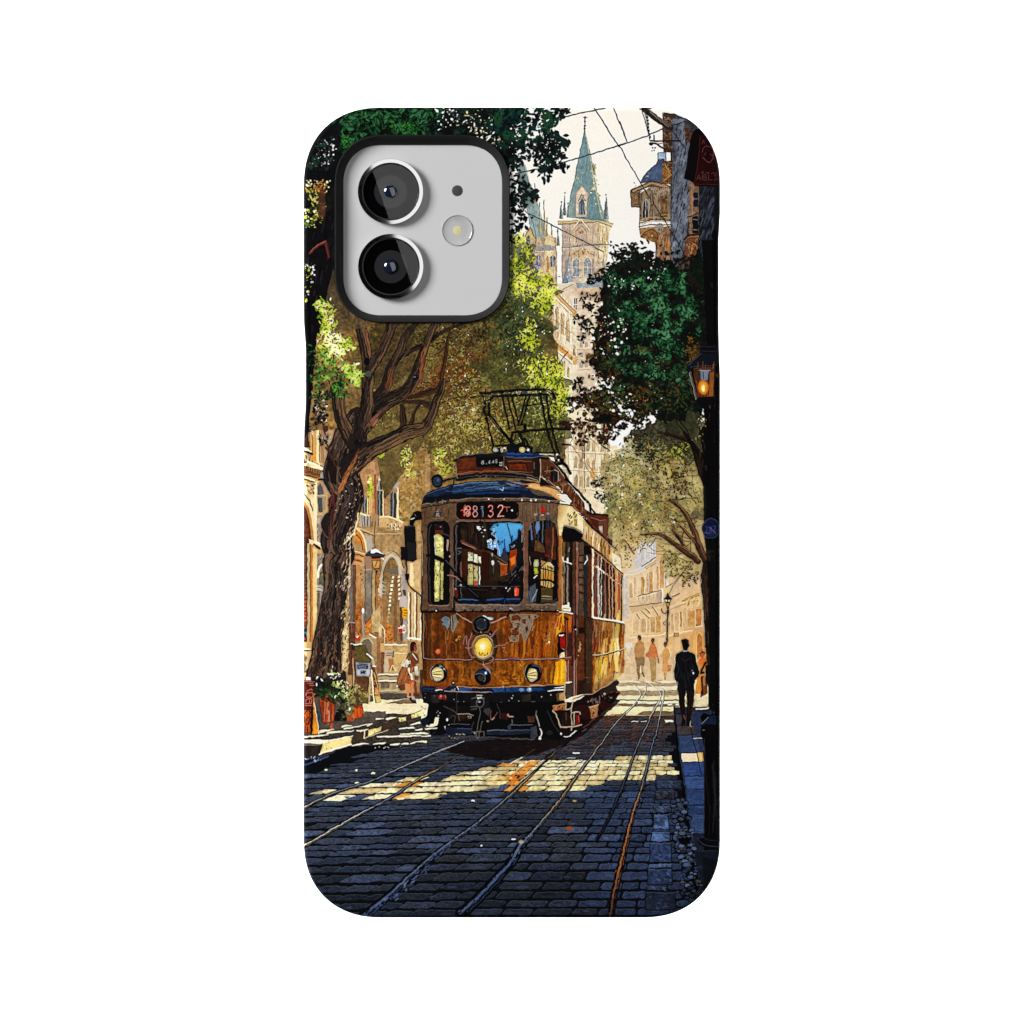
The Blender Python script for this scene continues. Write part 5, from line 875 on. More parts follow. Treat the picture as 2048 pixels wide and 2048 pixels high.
dots(Q(180, 1080, 340, 1180, 340, 1330, 200, 1380), 60, (1.2, 3.6), [(20, 22, 26), (250, 244, 230), (36, 44, 50), (110, 60, 44)]); EL(Q(330, 1400)[0], 6, 7, (84, 46, 36))
# dark edge trunk, left, with leaves
P([(600, 330), (700, 330), (700, 640), (640, 600), (600, 640)], (26, 24, 24), 1, .6)
P(V1(20, 1080, 150, 1000, 290, 880, 300, 1100, 190, 1200, 230, 1250, 300, 1400, 220, 1700, 160, 1960, 20, 1960), (17, 15, 19), 1, .5)
P(V3(20, -20, 220, -20, 160, 210, 150, 400, 100, 1000, 60, 1200, 30, 1250, 20, 800), (13, 12, 14), 1, .4)
P(V3(20, 0, 90, 0, 100, 900, 80, 1200, 30, 1300), (6, 6, 7))
stripes(V1(40, 1100, 280, 950, 280, 1400, 160, 1930, 40, 1930), 40, [(44, 40, 46), (60, 50, 52), (8, 8, 10)], (1, 2.4), .7, 104, (10, 30)); L(V1(80, 1290, 150, 1220, 215, 1190, 240, 1320), 5, (96, 46, 38)); L(V1(90, 1275, 150, 1215, 210, 1188), 1.6, (190, 120, 100))
foliage([(655, 640, 16, 22), (662, 680, 26, 24), (690, 690, 20, 16), (670, 705, 24, 16), (695, 735, 16, 8), (640, 610, 10, 14)], 430, [(70, 110, 34), (130, 170, 40), (190, 214, 62), (224, 236, 110), (244, 246, 190)], (5, 11), .7, bias=.2)
foliage([(640, 720, 22, 24), (665, 740, 28, 22), (690, 760, 24, 16), (640, 760, 18, 18), (680, 780, 18, 18), (640, 790, 16, 12)], 330, [(12, 28, 18), (24, 52, 26), (40, 88, 40), (90, 150, 60), (180, 206, 90)], (5, 11), .9)
foliage([(705, 745, 18, 14), (712, 760, 10, 14)], 60, [(150, 190, 60), (210, 226, 110), (240, 244, 180)], (6, 12), .7)
foliage([(630, 800, 16, 14), (650, 790, 20, 12), (640, 830, 14, 20)], 90, [(8, 14, 14), (20, 28, 28), (40, 56, 50)], (5, 9), .8)
foliage([(625, 860, 10, 8), (645, 875, 12, 14), (650, 885, 10, 8)], 60, [(14, 16, 18), (40, 44, 46), (220, 216, 206)], (4, 8), 1)
# ---- dark foliage along the top
P(V1(20, 0, 1000, 0, 1640, 0, 1640, 700, 300, 700, 20, 1100), (14, 16, 16), 1, .3)
mass([(990, 225, 50, 40), (985, 270, 50, 40), (1000, 300, 34, 40)], (14, 18, 17), .3)
gr = [(6, 16, 11), (10, 32, 18), (18, 54, 28), (28, 76, 42), (54, 104, 66)]
foliage([(760, 235, 90, 30), (720, 255, 40, 36), (820, 250, 50, 30), (700, 290, 20, 20), (860, 230, 30, 26)], 520, gr, (9, 18), .8, fat=.46, rim=(5, 12, 8))
foliage([(690, 285, 14, 20), (805, 258, 30, 16)], 60, [(14, 50, 16), (28, 84, 28), (54, 120, 44)], (7, 13), .9, rim=(5, 14, 8))
P(V1(30, 500, 160, 330, 350, 190, 330, 420, 280, 600, 60, 900), (16, 16, 20), .9, .4); dots(V1(60, 560, 180, 340, 300, 330, 320, 470, 240, 560), 60, (.8, 2.8), [(232, 232, 236), (250, 250, 250), (60, 60, 66)])
foliage([(625, 330, 14, 20), (640, 325, 20, 16), (650, 290, 18, 14)], 60, [(14, 24, 22), (24, 44, 40), (44, 66, 50)], (7, 13), .9)
foliage([(635, 375, 20, 16), (630, 400, 20, 20), (640, 425, 16, 20)], 130, [(30, 40, 22), (60, 70, 26), (24, 66, 30), (180, 160, 60), (240, 220, 140)], (5, 11), 1.1)
P(V1(160, 760, 215, 760, 210, 980, 150, 1000), (84, 54, 38), .85); foliage([(640, 374, 14, 12)], 46, [(110, 70, 34), (196, 130, 70), (250, 214, 150)], (3, 8), 1); dots(V1(60, 650, 260, 660, 240, 780, 60, 800), 26, (1, 3), [(250, 226, 150), (236, 170, 90), (252, 244, 206)])
dots(V1(40, 920, 140, 930, 130, 1080, 40, 1080), 36, (1, 3.2), [(196, 206, 60), (240, 240, 170), (90, 110, 40)]); dots(V1(40, 1380, 140, 1380, 110, 1560, 50, 1700), 40, (1, 3.4), [(206, 206, 90), (250, 246, 210), (120, 130, 50)]); P(V1(280, 1420, 330, 1600, 420, 1760, 600, 1900, 260, 1960, 210, 1700), (100, 84, 58), .8, .4)
foliage([(655, 625, 14, 22), (665, 650, 12, 10)], 110, [(110, 130, 40), (190, 206, 70), (236, 238, 130), (250, 250, 220)], (4, 9), .8)
foliage([(900, 250, 60, 36), (960, 240, 60, 34), (1000, 260, 40, 40), (980, 290, 40, 20)], 360, [(8, 12, 12), (16, 24, 22), (24, 40, 34), (34, 60, 50)], (7, 14), .8)
dots(V1(1130, 70, 1330, 60, 1340, 180, 1160, 260), 46, (.8, 2.8), [(246, 244, 240), (252, 252, 250)]); dots(V1(1340, 80, 1700, 60, 1700, 400, 1560, 380, 1370, 250), 50, (.7, 2.2), [(250, 248, 244), (236, 222, 180), (240, 230, 150)])
for k in range(46):
    t = rng.random(); q = V1(1380 + 330 * t + 60 * rng.standard_normal(), 150 + 230 * t + 60 * rng.standard_normal())[0]
    leaf(q[0], q[1], 3 + 10 * rng.random(), -.6 + .5 * rng.standard_normal(), [(240, 234, 216), (226, 206, 160), (246, 240, 224)][rng.integers(3)], .35)
foliage([(1020, 245, 40, 30), (1060, 235, 50, 30), (1090, 240, 30, 30), (1040, 280, 40, 24)], 330, [(5, 14, 14), (8, 26, 24), (14, 46, 42), (22, 62, 54), (30, 70, 40)], (8, 16), .8, fat=.48)
dl = [(7, 10, 11), (12, 18, 18), (18, 30, 26), (22, 46, 38)]
for b, n in ((((1075, 300, 34, 24), (1100, 290, 24, 30), (1115, 285, 20, 22), (1085, 325, 20, 24), (1095, 345, 14, 18), (1112, 335, 16, 12), (1128, 338, 10, 8), (1120, 310, 12, 14), (1120, 225, 16, 14), (1132, 220, 6, 8), (1130, 285, 12, 6)), 380), (((1015, 310, 24, 26), (1030, 290, 26, 16), (1030, 330, 14, 16)), 110), (((1040, 370, 20, 22), (1055, 390, 20, 18), (1035, 410, 22, 22), (1040, 440, 20, 18), (1030, 470, 14, 18), (1068, 390, 12, 8), (1022, 390, 12, 40)), 190)):
    foliage(list(b), n, dl, (7, 15), .8, fat=.5)
dots([(1010, 250), (1110, 240), (1120, 320), (1080, 340), (1020, 320)], 40, (.8, 2), [(248, 242, 232)])
L(V2(0, 300, 120, 420, 110, 560, 60, 700), 2, (14, 14, 16)); L(V2(430, 190, 330, 330, 300, 500), 1.6, (12, 12, 14))
# ---- right tree: dark green crown
def crown(b, n, c, s, **k): foliage(b, n, c, s, .75, fat=.5, **k)
mass([(1265, 570, 56, 56), (1335, 590, 66, 70), (1290, 660, 92, 66), (1365, 690, 50, 80), (1300, 740, 90, 56), (1245, 620, 50, 56), (1350, 780, 60, 50), (1285, 790, 60, 34), (1400, 700, 30, 130), (1395, 590, 36, 80), (1225, 720, 40, 40), (1205, 690, 22, 28), (1195, 800, 36, 18), (1230, 830, 50, 20), (1360, 840, 44, 40)], (14, 22, 17), .24, 1, .5)
bk = [(10, 12, 12), (20, 20, 18), (34, 28, 22), (22, 34, 28)]
crown([(1265, 560, 60, 60), (1330, 580, 70, 70), (1290, 660, 90, 70), (1360, 680, 56, 80), (1300, 740, 100, 60), (1250, 620, 60, 60), (1350, 780, 60, 60), (1280, 800, 80, 40), (1400, 700, 24, 120), (1390, 600, 24, 60)], 2000, bk, (7, 13))
crown([(1262, 500, 10, 10), (1250, 510, 14, 16), (1235, 520, 12, 12), (1225, 505, 8, 5), (1248, 490, 6, 6), (1268, 495, 8, 8), (1290, 515, 12, 12), (1300, 508, 7, 6), (1240, 540, 24, 16), (1300, 540, 24, 16), (1195, 555, 14, 10), (1182, 560, 8, 12), (1210, 545, 12, 8), (1175, 590, 14, 6), (1165, 600, 12, 5), (1205, 590, 10, 10), (1180, 610, 14, 12), (1158, 640, 12, 10), (1172, 650, 14, 12), (1165, 678, 12, 8), (1158, 760, 10, 6), (1150, 770, 8, 8), (1165, 780, 12, 8), (1160, 800, 12, 8), (1145, 800, 10, 6)], 430, bk, (6, 11))
gt = [(8, 24, 17), (12, 42, 27), (22, 66, 40), (42, 92, 58), (92, 138, 100)]
crown([(1235, 555, 26, 20), (1290, 560, 34, 24), (1345, 560, 30, 26), (1270, 600, 50, 26), (1350, 610, 50, 34), (1255, 640, 50, 24), (1320, 650, 50, 26), (1375, 650, 26, 30), (1270, 690, 36, 20), (1330, 700, 40, 24), (1215, 690, 16, 12), (1240, 730, 40, 16), (1310, 740, 50, 18), (1365, 745, 24, 20), (1225, 770, 24, 12)], 2600, gt, (4, 10), hole=.36, bias=-.06)
crown([(1205, 680, 24, 20), (1195, 720, 30, 14), (1215, 750, 30, 16), (1190, 800, 44, 22), (1250, 820, 50, 22), (1180, 830, 30, 16), (1290, 790, 30, 16), (1205, 650, 14, 8), (1290, 700, 20, 8), (1390, 720, 14, 20)], 420, [(36, 24, 14), (60, 40, 18), (92, 56, 22), (110, 76, 32), (60, 74, 30)], (6, 11))
crown([(1150, 850, 24, 10), (1180, 860, 26, 14), (1215, 870, 20, 14), (1165, 880, 12, 10), (1205, 880, 14, 12), (1145, 815, 14, 10), (1230, 850, 20, 14), (1130, 850, 8, 5)], 230, [(24, 16, 12), (56, 28, 14), (90, 44, 20), (34, 34, 24)], (6, 11))
dots([(1185, 640), (1230, 650), (1240, 700), (1200, 720), (1180, 690)], 34, (.9, 3), [(246, 238, 226), (232, 214, 190)]); dots([(1150, 760), (1210, 740), (1270, 790), (1240, 830), (1180, 800)], 44, (1, 4), [(252, 250, 246), (246, 236, 220)]); dots([(1235, 800), (1275, 800), (1262, 860), (1240, 870)], 40, (1.4, 5), [(254, 252, 248)]); dots([(1240, 490), (1330, 520), (1400, 620), (1380, 780), (1220, 760), (1180, 600)], 40, (.6, 1.3), [(170, 196, 176), (206, 220, 206)])
dots([(1215, 560), (1270, 540), (1330, 530), (1330, 560), (1230, 590), (1200, 640)], 30, (.8, 2.2), [(246, 240, 230), (220, 220, 206)])
dots([(1180, 660), (1240, 610), (1260, 680), (1230, 730), (1190, 720)], 46, (1, 3.4), [(252, 246, 236), (232, 206, 180)])
crown([(1265, 500, 40, 22), (1330, 520, 50, 16), (1215, 600, 24, 60), (1205, 660, 20, 40), (1210, 740, 30, 30), (1190, 790, 40, 20), (1250, 850, 60, 16), (1330, 860, 50, 20), (1395, 560, 20, 40), (1290, 830, 60, 20)], 420, bk, (6, 12))
crown([(1280, 790, 60, 26), (1340, 800, 50, 34), (1230, 800, 40, 24), (1370, 760, 30, 40), (1215, 720, 26, 30), (1310, 730, 40, 14)], 420, [(24, 26, 16), (30, 44, 24), (62, 60, 28), (44, 66, 34), (28, 52, 32), (90, 76, 36)], (5, 10))
dots([(1225, 800), (1300, 770), (1370, 800), (1340, 850), (1250, 840)], 34, (.7, 2.2), [(246, 236, 216), (214, 190, 140), (190, 170, 90)], .9)
# second row tree, olive and hazy, right of the tram
ol = [(60, 70, 44), (96, 100, 58), (130, 118, 66), (160, 144, 84), (112, 130, 92), (190, 176, 110)]
mass([(1245, 960, 46, 54), (1300, 930, 70, 60), (1275, 1020, 60, 60), (1350, 960, 70, 70), (1232, 1050, 26, 56), (1320, 1050, 50, 50), (1400, 950, 40, 80), (1385, 1060, 50, 70), (1350, 1130, 30, 24)], (168, 150, 98), .3, .65, .35)
mass([(1330, 880, 60, 40), (1390, 880, 40, 50)], (58, 58, 40), .25, .9, .4)
foliage([(1240, 960, 40, 50), (1290, 930, 60, 50), (1270, 1010, 50, 60), (1340, 960, 60, 60), (1230, 1040, 24, 60), (1310, 1040, 40, 40), (1395, 940, 30, 60), (1350, 1020, 40, 40)], 1300, ol, (4, 9), .9, .9, field=NM)
foliage([(1250, 930, 34, 30), (1290, 1000, 30, 24), (1225, 1000, 20, 26), (1340, 1130, 10, 20), (1270, 880, 20, 14)], 260, [(60, 86, 70), (84, 112, 92), (110, 134, 108), (70, 90, 60)], (4, 8), .8, .85)
foliage([(1300, 1000, 50, 40), (1260, 1060, 30, 40), (1350, 930, 30, 30)], 240, [(120, 84, 40), (160, 110, 50), (190, 140, 70), (206, 180, 90)], (4, 8), .9, .85)
dots([(1210, 900), (1300, 880), (1400, 960), (1340, 1060), (1230, 1100)], 170, (.7, 2.2), [(244, 236, 196), (226, 214, 120), (252, 250, 236)], .9); foliage([(1350, 905, 16, 14), (1370, 890, 12, 10)], 60, [(150, 150, 40), (206, 206, 80), (236, 236, 150)], (3, 7), .9)
crown([(1195, 965, 14, 8), (1200, 990, 12, 8), (1210, 955, 8, 6), (1205, 1000, 6, 8)], 50, [(16, 22, 18), (40, 54, 36)], (5, 9)); crown([(1290, 900, 30, 18), (1310, 920, 24, 14), (1270, 880, 20, 14), (1320, 940, 14, 12), (1355, 970, 22, 24), (1350, 950, 20, 14), (1300, 870, 40, 18)], 260, [(26, 22, 16), (50, 38, 22), (74, 48, 26), (40, 46, 30)], (5, 10))
foliage([(1345, 1120, 24, 16), (1360, 1140, 30, 14), (1380, 1155, 16, 14), (1335, 1105, 10, 14), (1370, 1165, 10, 10), (1395, 1150, 10, 10)], 230, [(44, 46, 26), (84, 76, 34), (120, 100, 46), (150, 134, 66), (210, 200, 130)], (4, 9), .9); foliage([(1265, 1090, 26, 18), (1250, 1110, 14, 16), (1252, 1130, 10, 8)], 100, [(90, 74, 34), (130, 104, 46), (176, 160, 70), (220, 206, 120)], (4, 8), .9)
foliage([(1250, 960, 46, 54), (1300, 930, 60, 60), (1275, 1020, 60, 60), (1350, 980, 60, 70)], 900, [(76, 70, 38), (110, 98, 48), (146, 124, 62), (186, 164, 84), (226, 206, 120)], (3, 7), 1.1, .8)
for k in range(40):
    x, y = 1400 - 30 * rng.random(), 1030 + 60 * rng.standard_normal(); a = 3.5 + .5 * rng.standard_normal(); p = [(x, y)]
    for j in range(4 + rng.integers(5)):
        a += .25 * rng.standard_normal(); x += 13 * math.cos(a); y += 13 * math.sin(a); p.append((x, y))
    L(curve(p, 3), list(np.linspace(2, .7, len(p) * 3 - 2)), [(84, 60, 38), (110, 80, 48), (60, 44, 32)][rng.integers(3)], .7)
br = [(34, 22, 18), (64, 42, 32), (92, 62, 44), (124, 88, 60), (160, 116, 78)]
bark(K(1470, 560, 1330, 440, 1120, 300, 930, 160, 800, 80, 620, 70, 450, 80), [15, 12, 10, 7, 4.4, 3, 1.6], br, 60); L(curve(K(720, 130, 680, 200, 640, 270, 600, 290)), 1.6, (60, 46, 36)); bark(K(1200, 260, 1110, 130, 1010, 0), [5, 4, 3], br, 12); L(curve(K(180, 190, 260, 300, 330, 420)), 3, (120, 84, 60)); L(curve(K(1200, 250, 1180, 120, 1220, 0)), 2, (70, 50, 38))
bark(V6(1780, 600, 1700, 420, 1640, 250, 1560, 100, 1440, 0), [16, 13, 10, 7, 5], br, 60); bark(V6(1700, 420, 1590, 300, 1480, 170), [6, 4, 2], br, 20); L(V6(1500, 200, 1580, 260, 1650, 330), 1.6, (206, 170, 110))
bark(V4(1900, 1760, 1760, 1620, 1680, 1420, 1640, 1300, 1540, 1240, 1390, 1200), [14, 14, 11, 9, 6, 3], [(14, 10, 10), (34, 22, 18), (54, 34, 26), (80, 50, 36)], 60); bark(V4(1900, 1640, 1740, 1440, 1650, 1300, 1560, 1190), [12, 9, 6, 4], [(12, 9, 9), (26, 18, 16), (44, 30, 24)], 30); L(curve(V4(1640, 1300, 1540, 1100, 1360, 1000)), 2.4, (24, 18, 16)); L(curve(V4(1560, 1190, 1480, 1060, 1470, 950)), 1.8, (24, 18, 16)); L(curve(V4(1420, 1190, 1480, 1290, 1620, 1380)), 2, (40, 26, 20))
P(V4(1640, 400, 1720, 400, 1720, 640, 1640, 600), (90, 66, 26), .5, .4); foliage([(1384, 700, 12, 26)], 60, [(60, 44, 18), (110, 80, 30), (140, 104, 40)], (4, 8), .9)
# near right trunk
bark(V6(1770, 560, 1760, 700, 1790, 900, 1800, 1100, 1820, 1350), [18, 20, 24, 22, 22], [(16, 12, 11), (34, 25, 20), (54, 38, 28), (80, 58, 42)], 170)
P(V6(1800, 480, 1900, 400, 1900, 1500, 1770, 1500, 1740, 1180, 1790, 800), (22, 17, 16), .9, .4); L(V6(1870, 700, 1862, 900, 1870, 1150), 2, (190, 160, 120)); P(V6(1855, 860, 1868, 860, 1866, 1080, 1850, 1040), (150, 116, 70)); L(V6(1700, 640, 1720, 720, 1708, 850, 1730, 1000, 1755, 1300), 1.6, (226, 200, 160), .7)
stripes(V6(1700, 640, 1860, 620, 1860, 1480, 1770, 1480), 60, [(70, 52, 38), (12, 10, 10), (46, 34, 28), (96, 74, 56)], (1, 2), .7, 86, (8, 26)); dots(V6(1780, 420, 1860, 430, 1850, 560, 1800, 540), 20, (1.2, 3), [(90, 116, 40), (130, 150, 60), (50, 70, 30)])
# ---- tram ---------------------------------------------------
BK = (14, 12, 14)
P([(925, 1484), (1000, 1478), (1090, 1476), (1190, 1420), (1225, 1392), (1240, 1402), (1165, 1472), (1078, 1508), (1000, 1522), (930, 1512), (890, 1500)], (22, 11, 11), .82, .4)
# roof side receding
P(D(700, -10, 900, -10, 1200, 380, 1330, 540, 1590, 560, 1580, 900, 1660, 990, 1640, 1030, 1700, 1125, 1330, 800, 980, 380), (98, 56, 32), 1, .25)
stripes(D(720, 0, 900, 0, 1200, 390, 1200, 560, 990, 370), 30, [(60, 30, 20), (150, 96, 58), (200, 150, 110)], (1, 2), .7, 92, (6, 16))
P(D(1190, 370, 1290, 460, 1290, 530, 1200, 470), (236, 226, 216)); P(D(1250, 540, 1580, 570, 1560, 660, 1440, 700, 1430, 860, 1300, 640), (86, 38, 28), 1, .2); P(D(1430, 640, 1560, 640, 1560, 900, 1440, 860), (104, 66, 50)); P(D(1430, 740, 1490, 740, 1490, 860, 1430, 800), (226, 206, 176)); L(D(1300, 600, 1450, 650, 1540, 640), 1.4, (190, 130, 100)); P(D(1230, 520, 1590, 560, 1590, 590, 1240, 550), (30, 20, 20)); P(D(1580, 900, 1650, 950, 1640, 1040, 1580, 990), (58, 28, 22)); L(D(1570, 915, 1640, 945), 1.6, (200, 160, 120))
# dome roof
dome = A(28, 470, 40, 400, 70, 320, 130, 250, 350, 150, 620, 85, 870, 40, 1200, 15, 1932, 10) + D(200, 0, 480, 50, 780, 160, 940, 270, 1010, 390, 980, 400, 790, 350, 400, 300, 0, 296) + A(1932, 352, 1000, 345, 590, 385, 50, 460)
P(dome, (20, 30, 48))
P(A(630, 110, 900, 60, 1400, 30, 1932, 30) + D(0, 20, 190, 40, 300, 120, 300, 170, 0, 150) + A(1932, 160, 1500, 200, 900, 230, 640, 260, 600, 220), (36, 56, 82), 1, .35)
P(A(620, 90, 560, 230, 330, 300, 110, 330, 180, 250, 360, 160), (26, 44, 70), 1, .3); L(A(640, 95, 600, 240, 570, 380), 1.4, (12, 16, 26)); L(A(660, 110, 900, 60, 1100, 50, 1500, 45), 1.8, (120, 150, 186)); L(A(130, 280, 360, 190, 560, 130), 1.3, (84, 104, 130))
stripes(A(640, 100, 1932, 50, 1932, 180, 640, 240), 30, [(58, 88, 124), (18, 32, 52), (96, 122, 152), (26, 46, 72)], (1, 2.4), .7, -4, (14, 50))
P(A(60, 440, 110, 340, 540, 280, 900, 270, 1932, 260, 1932, 350, 1000, 345, 590, 385), (13, 16, 24), .85); L(A(900, 280, 1300, 250, 1900, 240), 3, (26, 56, 100)); L(A(1550, 170, 1600, 210, 1620, 140), 1.6, (226, 234, 240))
P(D(185, 60, 480, 60, 760, 160, 880, 250, 990, 350, 800, 330, 700, 270, 520, 180, 330, 130, 240, 130, 300, 90), (218, 164, 102), 1, .15); P(D(740, 215, 900, 230, 1000, 350, 960, 380, 830, 320), (236, 226, 214)); P(D(300, 130, 560, 180, 740, 280, 400, 240), (120, 96, 76), .7); P(D(200, 90, 300, 100, 250, 130, 190, 110), (84, 36, 20)); stripes(D(200, 60, 480, 60, 760, 170, 860, 260, 700, 260, 300, 110), 16, [(240, 196, 140), (170, 110, 66)], (1, 2), .7, 18, (8, 20))
stripes(D(0, 20, 190, 40, 200, 120, 0, 140), 10, [(90, 130, 176), (24, 50, 90), (190, 150, 130)], (1, 2.2), .8, 10, (10, 24))
# clerestory box
P([(912, 922), (930, 909), (1000, 905), (1062, 905), (1086, 916), (1086, 955), (1000, 948), (914, 957)], (54, 30, 20), 1, .2)
P(G(-290, 1800, -250, 1720, 300, 1690, 800, 1700, 1340, 1800, 1340, 1860, 900, 1800, 300, 1780, -280, 1860), (22, 20, 24)); L(G(-270, 1740, 300, 1680, 800, 1690, 1300, 1770), 1.8, (120, 104, 96)); L(G(-280, 1800, 300, 1740, 800, 1760, 1330, 1840), 1.4, (80, 74, 76)); L(G(1100, 1790, 1300, 1830, 1330, 1880), 1.6, (190, 180, 170)); mottle(G(20, 1740, 560, 1720, 560, 1790, 30, 1820), 14, [(120, 110, 104), (60, 56, 56)], (2, 6), .8, 0)
L([(908, 923), (930, 911), (970, 908)], 4, (20, 18, 20)); L([(914, 914), (940, 909), (975, 907)], 1.3, (110, 104, 100)); L([(912, 925), (914, 955)], 2, (150, 124, 104)); L([(917, 926), (918, 955)], 2, (30, 20, 18))
P(G(0, 1350, 560, 1330, 640, 1400, 0, 1400), (22, 22, 26)); P(G(560, 1300, 900, 1290, 1250, 1300, 1400, 1340, 1420, 1400, 1180, 1420, 900, 1420, 690, 1390, 620, 1340), (30, 46, 74), 1, .3); L(G(700, 1380, 900, 1410, 1180, 1400, 1400, 1370), 1.8, (90, 110, 140)); L(G(720, 1330, 1200, 1340), 2.6, (40, 84, 146))
P(G(-240, 1430, -100, 1410, 110, 1395, 110, 1600, -230, 1640), (88, 44, 20), 1, .3); P(G(110, 1390, 650, 1385, 650, 1575, 130, 1585), (14, 14, 17)); L(G(650, 1390, 660, 1580), 2.2, (120, 104, 92)); P(G(-230, 1650, 0, 1610, 650, 1590, 720, 1690, 0, 1710, -220, 1730), (96, 44, 18), 1, .3); L(G(-230, 1650, 650, 1590), 1.4, (40, 24, 20)); L(G(-240, 1720, 0, 1680, 640, 1660, 1230, 1690), 1.4, (160, 124, 96))
text('8.445', *G(220, 1462)[0], 4.6, 6.6, 1.5, (190, 190, 186), .5, (1, -.06)); R(G(572, 1488, 630, 1556), (200, 200, 194)); R(G(586, 1505, 616, 1540), (30, 30, 34)); L(G(690, 1580, 720, 1620), 1.8, (220, 200, 180))
P(G(730, 1430, 1180, 1430, 1230, 1480, 1220, 1640, 1180, 1690, 740, 1650), (70, 34, 18)); P(G(760, 1520, 1080, 1520, 1090, 1640, 760, 1630), (104, 46, 16), 1, .3); L(G(730, 1470, 1180, 1470), 1.6, (140, 96, 70)); L(G(760, 1520, 1090, 1515, 1100, 1620), 1.6, (20, 14, 14)); P(G(1230, 1430, 1330, 1420, 1340, 1790, 1220, 1760), (34, 24, 22)); L(G(1240, 1500, 1245, 1620), 1.6, (130, 120, 120))
P(G(1360, 1420, 1500, 1400, 1650, 1560, 1800, 1760, 1932, 1960, 1360, 1960), (92, 54, 32), 1, .25); L(G(1365, 1420, 1360, 1860), 2, (226, 196, 160)); L(G(1340, 1400, 1500, 1420, 1690, 1560, 1860, 1780, 1960, 1930), 4.5, (18, 15, 16)); L(G(1520, 1440, 1680, 1570), 1.2, (170, 130, 100)); P(G(1560, 1570, 1615, 1590, 1620, 1900, 1560, 1850), (24, 20, 22)); P(G(1620, 1620, 1700, 1680, 1700, 1860, 1630, 1880), (26, 24, 26)); L(G(1630, 1640, 1700, 1680, 1700, 1860), 1.8, (206, 190, 170)); P(G(1365, 1790, 1560, 1932, 1365, 1932), (18, 20, 22)); L(G(1370, 1760, 1480, 1850, 1600, 1932), 2.2, (230, 214, 190)); L(G(1440, 1660, 1600, 1660), 1.2, (190, 160, 130)); L(G(1500, 1560, 1480, 1720), 1, (170, 140, 110))
mottle(G(1400, 1650, 1560, 1650, 1560, 1800, 1400, 1800), 16, [(150, 110, 80), (60, 36, 26)], (2, 6)); mottle(G(1700, 1780, 1900, 1900, 1900, 1960, 1700, 1960), 16, [(200, 170, 140), (60, 34, 26)], (2, 6))
# gutter rail over the roof side
L(D(900, -10, 1090, 180, 1290, 400, 1290, 500), 5, (14, 13, 15)); L(D(930, 40, 1110, 230), 1.3, (240, 236, 228)); dots(D(930, 50, 1290, 400, 1260, 420, 1000, 180), 12, (.8, 2), [(244, 240, 234)]); L(D(1290, 440, 1380, 550), 2.6, (18, 16, 18)); L(D(590, 0, 700, 90, 790, 160), 3, (20, 18, 20)); L(D(610, 0, 780, 150), 1.2, (226, 214, 200)); dots(D(780, 140, 900, 200, 860, 240, 800, 180), 8, (.8, 2.2), [(60, 40, 36), (226, 206, 180)])
# upper body front
body = A(24, 520, 590, 440, 1000, 420, 1932, 410) + D(400, 350, 790, 370, 800, 500, 840, 900) + E(835, 360, 0, 350) + B(1932, 620, 20, 620)
P(body, grad((94, 72, 52), (104, 86, 68), (842, 0), (1120, 0)), 1, .2)
stripes(A(24, 520, 590, 440, 590, 780, 40, 800), 16, [(70, 52, 38), (124, 98, 70)], (1, 3), .6, 90, (10, 30)); stripes(D(210, 370, 790, 370, 790, 640, 210, 660), 26, [(84, 68, 56), (130, 96, 66), (70, 56, 46), (150, 110, 70)], (1, 3), .6, 90, (10, 34))
P(A(28, 460, 590, 385, 1000, 345, 1932, 350) + D(400, 300, 790, 345, 800, 375, 400, 350, 0, 345) + A(1932, 415, 1000, 425, 590, 445, 20, 540), (92, 74, 58), 1, .25); L(A(50, 470, 590, 395, 1000, 352, 1932, 354) + D(400, 302, 790, 340), 1.2, (196, 160, 120)); L(A(20, 545, 590, 440, 1000, 424, 1932, 418) + D(400, 355, 780, 375), 2, (34, 24, 20))
for q in ((1330, 375), (1620, 375)): EL(A(*q)[0], 1.8, 1.8, (250, 246, 232))
for q in ((185, 322), (340, 326), (420, 322), (628, 332), (30, 490)): EL(D(*q)[0], 2, 2, (246, 240, 228))
mottle(A(70, 430, 590, 380, 590, 440, 80, 490), 18, [(180, 164, 140), (40, 32, 28)], (3, 7), .85, -.1); P(D(800, 335, 985, 372, 992, 412, 800, 382), (246, 238, 214)); L(D(790, 385, 985, 410), 2.6, (40, 28, 22))
# emblem left, triangle right
text('A', *A(275, 560)[0], 15, 14, 2, (30, 28, 36)); text('R', *A(318, 610)[0], 6, 9, 2, (178, 174, 178)); L(A(280, 640, 430, 620), 1.5, (40, 36, 40)); EL(A(355, 570)[0], 1.4, 1.4, (180, 176, 176)); L(A(230, 745, 440, 740), 1.6, (130, 112, 92))
P(D(528, 400, 585, 520, 480, 520), (170, 34, 20), 1, .2); P(D(490, 525, 560, 525, 520, 600), (120, 26, 20)); 
for q in ((385, 535, 440, 570), (495, 540, 540, 575), (590, 530, 640, 560)): R(D(*q), (190, 178, 168))
